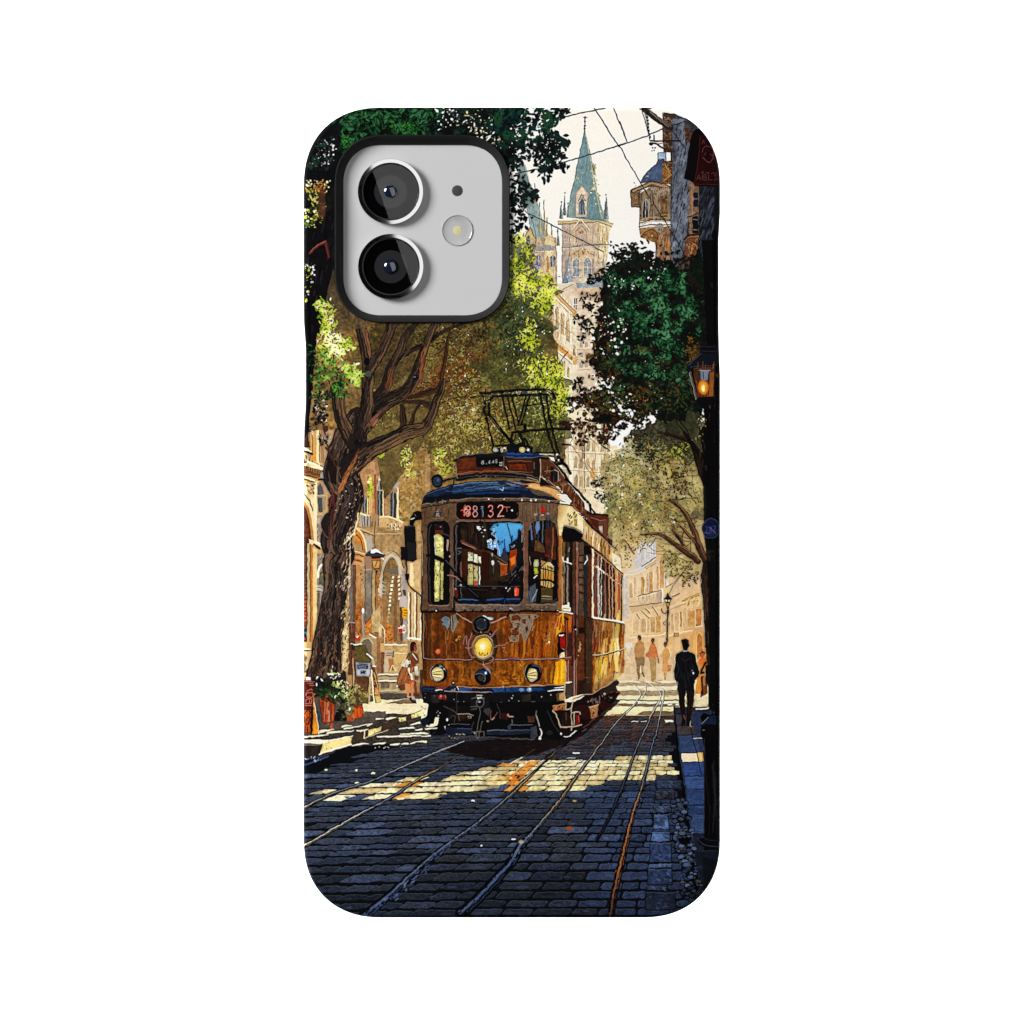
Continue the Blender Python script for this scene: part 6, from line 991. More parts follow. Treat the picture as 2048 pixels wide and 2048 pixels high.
# destination panel
P(A(700, 470, 740, 435, 1860, 425, 1905, 470) + A(1915, 700, 1860, 755, 760, 765, 695, 690), (15, 12, 13)); L(A(700, 470, 692, 690, 760, 770, 1860, 760, 1918, 700), 1.8, (120, 92, 78)); L(A(700, 800, 1932, 785), 2.6, (150, 118, 100)); P(A(780, 700, 1400, 700, 1400, 745, 800, 755), (60, 14, 12), .7)
RD = (226, 84, 62); PK = (244, 190, 180)
text('8', *A(880, 500)[0], 10, 20, 3.4, (216, 60, 40)); text('8', *A(878, 500)[0], 10.4, 20, 1.5, PK); L(A(800, 580, 880, 560), 2.2, (240, 130, 110)); L(A(850, 520, 845, 680), 2.6, (206, 60, 44)); L(A(875, 480, 860, 690), 1.4, PK); dots(A(830, 560, 980, 560, 980, 690, 840, 690), 16, (.7, 1.7), [(240, 110, 80), (250, 190, 170)])
text('8', *A(1010, 500)[0], 10.6, 21, 2.4, (200, 120, 110)); text('8', *A(1010, 500)[0], 10.6, 21, 1.2, (236, 190, 184)); text('1', *A(1165, 515)[0], 8, 20, 2.6, (90, 104, 110)); L(A(1180, 520, 1215, 515, 1220, 700), 1.2, (160, 170, 172))
text('3', *A(1310, 492)[0], 11.4, 22.6, 2.8, (206, 74, 64)); text('3', *A(1310, 492)[0], 11.4, 22.6, 1.2, PK); text('2', *A(1500, 492)[0], 11.6, 21, 3, (214, 84, 62)); text('2', *A(1500, 492)[0], 11.6, 21, 1.3, (250, 214, 196)); L(A(1500, 706, 1620, 704), 1.6, (244, 180, 160)); text('T', *A(1625, 522)[0], 11.4, 8, 1.8, (224, 120, 110)); EL(A(1778, 588)[0], 2.2, 2.4, (246, 240, 238)); EL(A(1880, 660)[0], 1, 3, (120, 70, 60))
# left window
P(A(145, 1960, 140, 900, 200, 810, 480, 785, 550, 840, 575, 950, 580, 1960) + B(570, 420, 540, 475, 240, 475, 150, 440), BK); L(A(175, 1960, 178, 960, 220, 860), 2.4, (60, 54, 56)); L(B(190, 0, 195, 430), 3, (60, 52, 52))
P(A(285, 860, 450, 850, 455, 1050, 285, 1060), (44, 26, 24), 1, .4); P(A(290, 965, 445, 985, 440, 1070, 350, 1040, 290, 1065), (92, 44, 32)); EL(A(400, 905)[0], 2, 2, (140, 140, 150))
yg2 = [(150, 150, 50), (214, 210, 110), (240, 236, 170), (110, 96, 40), (190, 176, 70)]
for p in (A(283, 1060, 350, 1040, 450, 1110, 450, 1520, 288, 1440), A(285, 1540, 380, 1580, 380, 1940) + B(370, 415, 280, 415, 285, 0), A(402, 1600, 448, 1600, 448, 1940) + B(446, 385, 402, 385)):
    P(p, (214, 204, 130), 1, .3); mottle(p, 40, yg2, (2, 6), .85)
L(A(283, 1070, 288, 1440, 445, 1520), 1.2, (246, 240, 200)); P(A(512, 1150, 552, 1150, 548, 1385, 515, 1350), (196, 166, 164)); EL(A(570, 1480)[0], 2, 2, (190, 180, 180)); L(A(450, 1040, 580, 1080), 3, (60, 56, 60))
# front window
fw = A(652, 1960, 652, 920, 690, 840, 760, 805, 1932, 795) + D(190, 670, 225, 700, 240, 800) + E(232, 100, 190, 190, 0, 205) + B(1932, 470, 760, 470, 690, 420, 655, 330)
P(fw, (17, 13, 13)); L(A(700, 1960, 700, 930, 720, 880), 3, (92, 84, 88)); L(B(690, 0, 700, 110), 3, (90, 84, 86))
P(A(780, 850, 1300, 840, 1330, 1300, 1080, 1330, 800, 1200), (38, 27, 20), 1, .5); stripes(A(800, 860, 1280, 860, 1280, 1300, 820, 1200), 18, [(60, 42, 28), (18, 14, 13), (72, 50, 34)], (1.4, 4), .7, 90, (10, 34))
P(A(800, 1330, 1320, 1360, 1330, 1960, 800, 1960), (62, 30, 16), 1, .3); P(B(800, 0, 1500, 0, 1500, 110, 800, 110), (46, 24, 14)); P(A(1200, 1400, 1330, 1380, 1330, 1960, 1190, 1960), (50, 20, 12)); P(A(1340, 1400, 1600, 1560, 1750, 1700, 1740, 1960, 1340, 1960), (50, 38, 24), 1, .3)
sky = A(1400, 850, 1500, 830, 1932, 828) + D(190, 695, 215, 740, 205, 800, 150, 830, 110, 960, 100, 1010, 0, 1030) + A(1880, 1130, 1850, 1220, 1720, 1240, 1720, 1400, 1660, 1380, 1640, 1310, 1600, 1330, 1590, 1420, 1560, 1480, 1510, 1440, 1500, 1330, 1430, 1290, 1420, 1350, 1310, 1300, 1300, 1180, 1420, 1180, 1480, 1120, 1380, 1040, 1430, 980, 1360, 950)
P(sky, grad((92, 168, 216), (84, 146, 208), (1020, 1045), (1020, 1100))); L(sky[:1] + sky[-12:], 1.6, (190, 214, 236), .9)
foliage([(983, 1050, 6, 10), (992, 1050, 4, 8), (985, 1072, 8, 8), (978, 1082, 10, 8), (1000, 1085, 6, 5), (976, 1062, 8, 8)], 70, [(12, 16, 18), (20, 30, 34), (30, 40, 40)], (3, 7), .8); dots(A(1100, 850, 1300, 860, 1300, 1100, 1120, 1080), 8, (1, 2.4), [(226, 222, 210)]); EL(A(1120, 930)[0], 2.6, 2.6, (240, 236, 226)); dots(A(1300, 1150, 1480, 1180, 1480, 1300, 1320, 1280), 16, (1, 2.6), [(206, 224, 240)])
P(A(1560, 1480, 1620, 1330, 1650, 1350, 1680, 1420, 1710, 1460, 1700, 1600, 1580, 1560), (52, 54, 66)); L(A(1630, 1150, 1640, 1360), 2.4, (50, 60, 84)); L(A(1690, 850, 1760, 1100, 1790, 1230), 2, (36, 52, 80)); L(A(1785, 1070, 1780, 1200), 2.4, (40, 56, 84)); P(A(1720, 1240, 1860, 1210, 1860, 1330, 1740, 1350), (28, 28, 32)); mottle(A(1760, 1250, 1850, 1250, 1850, 1330, 1760, 1330), 8, [(190, 214, 236)], (2, 6)); L(D(0, 880, 40, 960, 30, 1010), 2, (36, 50, 74))
P(A(1740, 1380, 1870, 1330, 1880, 1500, 1750, 1760, 1720, 1640), (110, 48, 20), 1, .2); P(A(1745, 1600, 1860, 1450, 1850, 1660, 1745, 1740), (206, 100, 34), 1, .2); P(A(1550, 1620, 1690, 1640, 1690, 1840, 1550, 1860), (166, 82, 30), 1, .3); L(A(1550, 1620, 1690, 1640), 1.4, (226, 170, 120)); L(A(1340, 1390, 1600, 1560, 1690, 1620), 2, (110, 84, 52)); P(D(0, 1140, 110, 1110, 100, 1380, 0, 1460), (150, 64, 22), 1, .2); P(D(0, 1280, 90, 1210, 90, 1340, 10, 1400), (222, 120, 44))
L(A(800, 1180, 940, 1260, 1080, 1330), 5, (110, 68, 52)); L(A(820, 1220, 940, 1280, 1070, 1335), 2, (190, 140, 120)); L(A(1080, 1330, 1350, 1390), 3, (72, 44, 28))
for x0, x1, y0, y1 in ((925, 1020, 1400, 1580), (1038, 1112, 1430, 1610), (1130, 1178, 1470, 1620)): P(A(x0, y0, x1, y0 + 14, x1, y1, x0, y1 - 20), (226, 224, 190), 1, .2)
for x0, x1, y0 in ((930, 1022, 1620), (1040, 1114, 1650), (1142, 1168, 1670)): P(A(x0, y0, x1, y0 + 14, x1, 1960) + B(x1, 100, x0, 90), (196, 184, 124) if x0 < 1130 else (226, 222, 206), 1, .25)
mottle(A(930, 1410, 1020, 1420, 1020, 1570, 930, 1560), 9, [(60, 60, 40), (120, 140, 70)], (3, 7)); mottle(A(930, 1640, 1110, 1650, 1110, 1932, 930, 1932), 14, [(110, 90, 40), (60, 56, 30), (226, 214, 160)], (3, 7)); L(A(728, 1330, 800, 1325), 2.4, (110, 116, 120)); L(A(745, 1380, 790, 1400, 745, 1440), 2, (110, 116, 120)); L(A(790, 1590, 790, 1932), 3, (140, 96, 88)); P(B(1040, 20, 1110, 20, 1100, 100, 1040, 100), (190, 84, 66), 1, .3); EL(A(1405, 1600)[0], 3, 5, (206, 206, 200)); EL(A(1395, 1440)[0], 1.8, 4, (196, 186, 170)); L(A(1420, 1660, 1420, 1800), 1.6, (90, 84, 80)); L(A(1500, 1560, 1600, 1620), 1.6, (160, 150, 140))
mottle(A(1600, 1800, 1932, 1700, 1932, 1960, 1600, 1960), 24, [(12, 14, 16), (190, 196, 196), (40, 44, 46), (110, 64, 36)], (2, 7), .85); P(A(1890, 960, 1932, 940, 1932, 1300, 1880, 1300), (22, 28, 34)); P(D(150, 830, 210, 800, 240, 830, 240, 1300, 100, 1360, 110, 1010), (20, 24, 26)); L(D(195, 880, 185, 1000), 2.2, (150, 160, 166)); EL(D(218, 835)[0], 4, 4.4, (130, 110, 104)); stripes(D(10, 1400, 220, 1250, 220, 1500, 20, 1660), 24, [(120, 124, 126), (14, 15, 17), (60, 64, 66)], (1, 2.4), .8, -52, (8, 22))
P(B(800, 130, 1932, 130, 1932, 360, 820, 360), (28, 18, 14), 1, .5); L(B(700, 118, 1932, 118), 1.8, (76, 74, 78)); L(B(800, 160, 1300, 200), 1.2, (60, 50, 46)); L(B(790, 150, 800, 350), 1.8, (96, 96, 98)); P(B(660, 170, 745, 185, 740, 300, 720, 350, 690, 330), (96, 30, 18)); EL(B(690, 170)[0], 2.4, 2, (190, 150, 140))
P(B(735, 372, 1130, 372, 1400, 350, 1932, 352, 1932, 462, 780, 460), (16, 30, 52)); L(B(750, 382, 1130, 382), 2.6, (84, 116, 156)); L(B(1300, 380, 1480, 366, 1930, 372), 3, (64, 96, 140)); L(B(760, 430, 1932, 430), 2, (10, 16, 28))
P(B(1825, 150, 1865, 138, 1905, 160, 1910, 300, 1860, 322, 1820, 300), (238, 92, 56), 1, .2); L(B(1845, 180, 1850, 300), 1.6, (250, 190, 160)); L(B(1885, 190, 1885, 290), 1, (200, 50, 30)); EL(B(1660, 152)[0], 2, 2, (214, 214, 212)); L(B(1400, 155, 1470, 155), 2, (110, 110, 112)); L(B(1450, 160, 1450, 290), 1.4, (16, 16, 18))
# wipers
L(curve(A(140, 1450, 300, 1480, 470, 1570, 600, 1690, 700, 1820, 830, 1960)), 6, (13, 13, 15)); L(curve(A(480, 1550, 600, 1650, 680, 1760)), 1.2, (110, 104, 104)); L(curve(A(540, 1840, 620, 1850, 700, 1890, 790, 1960)), 2.4, (176, 130, 116)); L(curve(B(790, -20, 900, 100, 1010, 240, 1120, 340, 1250, 440)), 7, (12, 13, 16)); L(curve(B(940, 160, 1040, 260, 1130, 330)), 1.4, (70, 74, 80)); L(B(1240, 420, 1250, 570), 6, (16, 14, 16))
L(B(1830, -30, 1720, 130, 1660, 280, 1630, 420, 1570, 560), 5.5, (13, 14, 18)); L(B(1740, 150, 1690, 220), 2.4, (190, 186, 178)); L(B(1650, 360, 1600, 520), 2, (40, 66, 110)); L(D(0, 1610, 110, 1480, 220, 1320), 4, (12, 12, 14)); L(D(40, 1480, 210, 1250), 3, (14, 14, 16)); EL(B(790, 98)[0], 2, 2, (196, 200, 204)); L(B(640, 0, 650, 300, 640, 560), 2.6, (132, 112, 96)); L(B(660, 330, 665, 560), 3.4, (14, 12, 14))
# pillars
P(D(212, 640, 300, 660, 300, 1960, 225, 1960) + E(230, 0, 240, 250, 300, 200)[::-1] if False else D(214, 660, 300, 700, 300, 1960, 228, 1960), (110, 80, 62), 1, .2); L(D(218, 700, 230, 1960), 1.6, (150, 116, 96)); L(D(296, 760, 300, 1960), 1.6, (60, 42, 36)); P(E(228, -10, 304, -10, 310, 240, 200, 250), (104, 84, 68), 1, .2)
for y in (1110, 1440): EL(D(225, y)[0], 2.6, 2.6, (150, 96, 84))
# right front window
rw = D(300, 1960, 298, 780, 330, 690, 400, 645, 640, 638, 720, 680, 765, 800, 770, 1960) + E(750, 190, 700, 212, 350, 212, 310, 160)
P(rw, (17, 14, 16)); L(D(300, 800, 340, 690, 410, 645, 640, 640, 730, 690, 764, 800), 1.8, (140, 108, 80))
stripes(D(320, 690, 730, 680, 740, 1200, 320, 1200), 30, [(60, 70, 84), (30, 24, 24), (96, 60, 44), (44, 50, 62), (20, 18, 20)], (2, 5), .75, 90, (16, 50)); P(D(415, 670, 470, 660, 480, 780, 430, 880, 415, 860), (110, 136, 176)); L(D(335, 740, 350, 960), 3.4, (110, 134, 170)); L(D(530, 660, 525, 1000), 2.4, (110, 116, 124)); P(D(560, 800, 740, 700, 740, 1280, 620, 1280, 570, 1100), (78, 40, 26), .9, .3); L(D(700, 780, 675, 1260), 2, (176, 116, 80)); P(D(395, 960, 470, 970, 540, 1080, 570, 1170, 400, 1140), (96, 70, 40), 1, .3); P(D(320, 1150, 620, 1180, 620, 1260, 320, 1240), (40, 20, 18)); dots(D(560, 1160, 640, 1170, 630, 1260, 570, 1250), 8, (1, 2), [(110, 40, 30)])
P(D(385, 1280, 455, 1280, 452, 1500, 390, 1512), (196, 196, 150)); P(D(388, 1400, 452, 1400, 448, 1510, 392, 1512), (190, 186, 50)); P(D(455, 1270, 505, 1280, 505, 1690, 455, 1600), (40, 28, 24)); P(D(500, 1290, 560, 1310, 570, 1400, 500, 1500), (196, 140, 106))
P(D(502, 1420, 560, 1310, 640, 1330, 700, 1400, 706, 1700, 650, 1742, 500, 1700), (236, 200, 124), 1, .12); P(D(505, 1500, 600, 1480, 700, 1500, 700, 1620, 505, 1620), (222, 150, 60), .8, .2)
for x in (540, 572, 612, 660): L(D(x, 1400, x, 1740), 1.8, (96, 56, 30))
L(D(500, 1420, 700, 1480), 2.2, (60, 40, 30)); L(D(640, 1330, 700, 1400), 2, (240, 230, 206)); L(D(600, 1380, 690, 1440), 1.8, (60, 44, 36)); L(curve(D(420, 1630, 560, 1610, 690, 1640, 730, 1740, 745, 1900)), 4, (14, 12, 13)); L(curve(D(320, 1220, 330, 1380, 400, 1410, 500, 1400, 590, 1310)), 2.2, (34, 26, 26)); L(D(320, 1230, 330, 1370), 1.4, (190, 170, 150)); L(D(390, 1580, 430, 1540), 3, (232, 234, 232))
P(D(505, 1740, 690, 1750, 690, 1960, 505, 1960), (84, 68, 28), 1, .2); P(D(320, 1720, 420, 1660, 420, 1960, 320, 1960), (72, 82, 90)); L(D(350, 1950, 440, 1760), 2, (190, 190, 184)); P(E(510, 0, 680, 0, 680, 180, 510, 180), (76, 62, 30)); L(E(510, 100, 670, 108), 2, (190, 176, 140)); L(E(510, 140, 680, 145), 1.5, (160, 150, 120)); L(E(350, 170, 400, 60), 2, (160, 160, 158)); L(E(315, 30, 330, 170, 360, 205), 3, (72, 92, 120)); L(E(500, 190, 700, 196, 745, 150), 2.4, (50, 54, 66))
P(D(770, 800, 800, 740, 850, 900, 842, 1960, 772, 1960), (168, 106, 58), 1, .15); L(D(775, 900, 778, 1960), 2.4, (94, 56, 34)); L(D(836, 960, 842, 1960), 1.6, (236, 196, 130)); P(E(772, -10, 842, -10, 845, 330, 780, 330), (140, 92, 54)); L(E(838, 0, 845, 330), 1.6, (236, 200, 140))
# right upper corner panel, cream
cz = D(765, 420, 800, 400, 985, 425, 1200, 650, 1180, 780, 1150, 830, 1000, 760, 870, 728, 835, 900, 800, 900, 770, 740)
P(cz, grad((190, 146, 90), (240, 214, 156), D(765, 500)[0], D(900, 560)[0]), 1, .1); mottle(D(930, 460, 1080, 560, 1080, 740, 930, 720), 16, [(122, 110, 40), (150, 130, 60), (176, 150, 90)], (4, 10), .85, 2.1); P(D(1040, 620, 1090, 620, 1080, 740, 1040, 740), (150, 120, 66), .7); P(D(1100, 600, 1180, 700, 1170, 800, 1100, 770), (250, 238, 200), .8)
# door recess
P(D(850, 760, 870, 730, 1000, 750, 1150, 830, 1170, 950, 1290, 1030, 1315, 1065, 1318, 1960, 848, 1960, 842, 900), (36, 25, 18)); L(D(870, 742, 1000, 765, 1150, 850), 2.4, (124, 118, 112)); P(D(860, 780, 1000, 790, 1150, 870, 1160, 950, 1010, 1000, 900, 990, 850, 930), (14, 12, 14))
for x0, x1, c in ((838, 885, (112, 86, 42)), (890, 915, (40, 30, 20)), (920, 955, (70, 60, 50)), (960, 1005, (28, 20, 18)), (1008, 1050, (86, 54, 38)), (1062, 1100, (140, 104, 86)), (1110, 1185, (92, 72, 56)), (1195, 1250, (40, 46, 46)), (1252, 1318, (94, 46, 22))):
    P(D(x0, 1000, x1, 1000, x1, 1960, x0, 1960), c, 1, .2); P(E(x0, -10, x1, -10, x1, 440 if x0 > 1000 else 220, x0, 440 if x0 > 1000 else 200), c, 1, .2)
P(D(1190, 1050, 1312, 1070, 1310, 1190, 1190, 1190), (20, 14, 14)); L(D(1165, 930, 1280, 1030), 2, (200, 180, 150))
for k in range(6): L(D(1108, 1210 + 120 * k, 1190, 1215 + 120 * k), 2.6, (34, 22, 18)); P(D(1112, 1240 + 120 * k, 1160, 1240 + 120 * k, 1160, 1300 + 120 * k, 1112, 1300 + 120 * k), (120, 94, 70), .7)
L(D(925, 1380, 925, 1960), 3, (170, 156, 144)); L(D(1075, 1090, 1080, 1960), 3, (150, 100, 80)); L(D(850, 1240, 860, 1310, 920, 1320, 995, 1352), 3, (236, 230, 220)); L(D(935, 1260, 930, 1330), 4, (226, 220, 206)); L(D(870, 1320, 880, 1480, 855, 1490), 2.2, (150, 140, 128)); L(D(955, 1090, 950, 1150), 2.4, (170, 156, 146)); L(D(1240, 1220, 1245, 1290, 1205, 1350), 2.6, (222, 220, 214)); EL(D(1078, 1110)[0], 2, 3.6, (190, 170, 160)); L(D(850, 1560, 850, 1960), 2, (200, 180, 156))
P(E(836, 250, 920, 240, 920, 200, 950, 200, 955, 260, 990, 290, 980, 340, 840, 350), (246, 236, 206)); L(E(860, 290, 960, 300), 2, (196, 180, 140))
# side of the car, upper
up = D(1182, 640, 1310, 760, 1710, 1125, 1800, 1230, 1815, 1515, 1330, 1090, 1170, 940)
P(up, (206, 164, 104), 1, .12); stripes(up, 46, [(244, 228, 186), (150, 106, 58), (176, 116, 62), (232, 200, 146), (120, 80, 46)], (1.4, 4), .8, 92, (14, 34)); P(D(1650, 1160, 1780, 1250, 1800, 1480, 1650, 1360), (246, 236, 204), .9, .1); mottle(D(1660, 1250, 1740, 1300, 1740, 1430, 1670, 1380), 8, [(190, 170, 130)], (3, 8))
L(D(985, 385, 1110, 520, 1200, 600, 1330, 770, 1710, 1130), 4.6, (26, 18, 18)); L(D(1000, 390, 1110, 530), 2, (190, 120, 76)); L(D(1330, 790, 1710, 1140), 1.6, (206, 170, 150)); dots(D(1090, 500, 1250, 620, 1230, 650, 1100, 540), 10, (.8, 2.2), [(240, 226, 206)]); L(D(1320, 1080, 1480, 1200, 1600, 1310, 1815, 1515), 2.4, (30, 22, 20)); L(D(1310, 1110, 1480, 1240, 1660, 1390, 1800, 1530), 2.6, (206, 150, 110))
sw = D(1322, 1130, 1480, 1260, 1660, 1410, 1812, 1540, 1795, 1960, 1335, 1960) + E(1790, 500, 1340, 440)
P(sw, (74, 34, 22), 1, .2); P(E(1325, -10, 1795, -10, 1800, 510, 1335, 440), (74, 34, 22), 1, .2)
for x, w, c, y0 in ((1335, 4.4, (240, 222, 186), 1130), (1375, 3, (110, 44, 30), 1170), (1420, 3.6, (190, 150, 130), 1210), (1432, 1.8, (250, 240, 220), 1400), (1470, 3, (226, 206, 186), 1260), (1488, 3.2, (40, 32, 32), 1280), (1535, 3, (150, 96, 74), 1310), (1560, 2.4, (40, 26, 24), 1330), (1600, 2.6, (220, 166, 120), 1370), (1620, 2.4, (60, 26, 20), 1390), (1650, 2.4, (214, 180, 160), 1400), (1672, 2, (50, 24, 20), 1420), (1702, 3, (232, 150, 80), 1450), (1725, 2, (250, 206, 150), 1470), (1748, 2.6, (196, 96, 40), 1490), (1775, 2, (236, 170, 110), 1510), (1792, 2.4, (60, 26, 20), 1530)):
    L(D(x, y0, x + 2, 1960) + E(x + 2, 30, x, 420 + (x - 1335) * .18), w, c)
stripes(D(1340, 1420, 1560, 1560, 1560, 1960, 1340, 1960), 12, [(24, 26, 30), (60, 66, 70), (110, 50, 34)], (1.4, 3), .8, 90, (20, 50))
L(D(1345, 1370, 1500, 1480, 1660, 1600, 1790, 1690), 3, (176, 120, 90)); L(D(1400, 1390, 1500, 1470), 2.4, (250, 240, 224)); L(D(1340, 1250, 1480, 1350, 1660, 1490), 1.6, (120, 60, 40), .8); dots(D(1400, 1370, 1800, 1640, 1790, 1700, 1420, 1440), 14, (.9, 2.2), [(246, 236, 216)])
# belt and lower side
P(E(1320, 470, 1500, 490, 1840, 540, 1850, 980, 1840, 1330, 1700, 1400, 1560, 1560, 1310, 1650), (180, 112, 40), 1, .15)
ls = E(1320, 480, 1840, 545, 1850, 1320, 1700, 1390, 1320, 1640)
stripes(ls, 150, [(240, 196, 96), (118, 56, 24), (150, 84, 30), (214, 146, 54), (96, 40, 22), (244, 222, 150), (226, 160, 60)], (1.2, 3.6), .8, 94, (10, 44))
stripes(E(1680, 560, 1780, 560, 1760, 1300, 1670, 1330), 20, [(246, 214, 110), (250, 232, 160)], (2, 4), .85, 91, (20, 60)); P(E(1770, 560, 1800, 560, 1790, 1100, 1740, 1330, 1760, 1000), (150, 66, 16), .8); stripes(E(1320, 500, 1440, 520, 1420, 1040, 1320, 1050), 26, [(110, 40, 24), (150, 66, 34), (240, 200, 150)], (1.4, 3), .85, 96, (10, 30)); stripes(E(1320, 1090, 1600, 1060, 1580, 1400, 1330, 1600), 36, [(246, 196, 70), (240, 176, 40), (130, 60, 22), (250, 214, 130)], (1.6, 3.6), .85, 98, (12, 36)); P(E(1310, 1560, 1560, 1330, 1840, 1340, 1700, 1440, 1400, 1640, 1310, 1660), (150, 110, 66), .55, .2)
P(E(1320, 480, 1840, 545, 1845, 760, 1320, 800), (50, 24, 12), .26); P(E(1320, 480, 1480, 500, 1460, 1600, 1312, 1640), (50, 24, 12), .22)
L(E(1335, 435, 1500, 465, 1690, 500, 1835, 525), 4.6, (246, 238, 216)); L(E(1330, 465, 1500, 495, 1835, 550), 2.4, (60, 40, 28)); L(E(1190, 440, 1330, 455), 3, (44, 34, 30)); L(E(1200, 1050, 1330, 1060, 1440, 1055, 1620, 1015, 1850, 945), 3.4, (56, 40, 24)); L(E(1330, 1048, 1440, 1044, 1620, 1002, 1850, 935), 1.8, (246, 226, 170)); L(E(1795, 0, 1800, 480), 2, (40, 22, 18)); L(E(1848, 560, 1852, 1300), 1.6, (226, 200, 150))
P(E(1010, 390, 1330, 460, 1320, 1650, 1180, 1680, 1010, 1720), (66, 40, 24), 1, .2)
for x0, x1, y0, y1, c in ((1015, 1075, 380, 1710, (60, 30, 22)), (1080, 1190, 430, 1450, (92, 50, 24)), (1195, 1225, 460, 1500, (46, 28, 20)), (1225, 1320, 510, 1640, (74, 52, 34)), (1060, 1100, 600, 1300, (84, 54, 30)), (1105, 1195, 600, 700, (34, 18, 16)), (1100, 1190, 1460, 1680, (48, 28, 24)), (1190, 1310, 1500, 1660, (58, 36, 26))): P(E(x0, y0, x1, y0, x1, y1, x0, y1), c, 1, .2)
L(E(1022, 360, 1030, 1700), 3.4, (120, 66, 50)); L(E(1040, 1130, 1030, 1690), 1.8, (214, 170, 156)); L(E(1070, 1100, 1062, 1690), 2, (170, 110, 84)); L(E(1080, 480, 1070, 720), 2.4, (120, 104, 90)); EL(E(1055, 640)[0], 2, 2, (220, 210, 200)); EL(E(1045, 600)[0], 4, 4, (20, 16, 16)); dots(E(1100, 770, 1140, 770, 1140, 1090, 1100, 1090), 10, (.8, 2), [(226, 176, 130)]); L(E(1125, 860, 1125, 920), 1.6, (220, 170, 130)); L(E(1210, 1415, 1270, 1405), 2, (110, 84, 50))
# lower front
lf = B(20, 630, 1932, 625) + E(0, 360, 800, 365, 1000, 385, 990, 680, 1000, 720, 980, 1480, 880, 1510, 0, 1545) + C(1932, 310, 720, 300, 60, 320) + B(40, 1530)
P(lf, grad((92, 46, 14), (132, 74, 14), (843, 0), (1090, 0)), 1, .18)
stripes(B(40, 640, 1932, 640, 1932, 1530, 50, 1520), 60, [(70, 34, 12), (110, 56, 14), (130, 72, 20), (84, 36, 10)], (2, 7), .28, 90, (14, 50)); stripes(B(60, 650, 170, 650, 170, 1500, 60, 1500), 18, [(60, 32, 20), (150, 100, 60), (96, 54, 26)], (1, 2.4), .8, 90, (20, 60))
P(B(60, 1560, 1000, 1560, 1932, 1560) + E(0, 1130, 720, 1130, 720, 1510, 0, 1530) + C(1932, 300, 720, 290, 60, 310), (132, 74, 16), 1, .2); stripes(B(60, 1570, 1000, 1570, 1000, 1932, 60, 1932), 30, [(96, 48, 12), (160, 96, 24), (176, 110, 30), (110, 60, 14)], (1.4, 4), .6, 90, (8, 30)); mottle(B(520, 1570, 1900, 1570, 1932, 1932, 520, 1932) , 80, [(90, 46, 12), (176, 112, 28), (150, 84, 16), (110, 60, 20), (196, 140, 40)], (3, 10), .6, 1.5); mottle(C(520, 0, 1000, 0, 1000, 290, 760, 280), 24, [(90, 46, 12), (176, 112, 28), (190, 126, 34)], (3, 10), .7, 1.5); mottle(E(0, 1150, 240, 1150, 240, 1530, 0, 1530), 46, [(90, 46, 12), (206, 140, 30), (230, 160, 40), (110, 60, 20)], (3, 10), .7); mottle(C(1380, 0, 1932, 0, 1932, 290, 1400, 290), 40, [(70, 40, 14), (206, 140, 30), (176, 100, 20)], (3, 11), .7)
stripes(E(420, 440, 760, 440, 740, 1080, 250, 1080), 44, [(160, 84, 20), (84, 44, 18), (190, 110, 30), (110, 50, 14)], (1.6, 4), .6, 92, (10, 40)); mottle(E(300, 660, 600, 680, 560, 1070, 260, 1070), 26, [(196, 110, 40), (226, 150, 90), (210, 90, 20)], (3, 9), .75, 1.4, .3); P(E(500, 920, 560, 900, 585, 960, 560, 1050, 520, 1060), (206, 90, 20), .8)
P(E(735, 1150, 880, 1120, 885, 1520, 705, 1530), (246, 172, 24), 1, .1); P(E(780, 420, 868, 380, 868, 690, 740, 740, 760, 600), (240, 160, 30), 1, .2); stripes(E(740, 1160, 880, 1130, 880, 1500, 720, 1520), 14, [(255, 206, 60), (226, 140, 16)], (2, 4), .7, 91, (20, 50)); stripes(E(760, 420, 870, 400, 870, 680, 750, 700), 12, [(255, 200, 70), (196, 100, 20), (150, 60, 20)], (1.6, 4), .8, 95, (10, 30)); P(E(930, 420, 990, 410, 990, 690, 930, 680), (190, 100, 36), 1, .3); L(E(890, 1160, 900, 1500), 2, (250, 220, 150)); P(E(900, 1130, 990, 1110, 985, 1470, 900, 1490), (106, 44, 22), 1, .2); L(E(935, 1140, 935, 1470), 2.4, (206, 150, 120)); P(E(880, 480, 935, 480, 930, 1100, 880, 1100), (70, 34, 22)); L(E(908, 500, 905, 1100), 2.4, (160, 96, 60)); L(E(880, 440, 930, 470), 4, (30, 20, 16)); P(E(940, 700, 1000, 690, 1000, 1090, 930, 1090), (66, 36, 34), 1, .3)
stripes(E(680, 400, 780, 420, 740, 640, 680, 620), 14, [(110, 40, 20), (206, 150, 110), (190, 90, 30)], (1, 3), .8, 100, (6, 20))
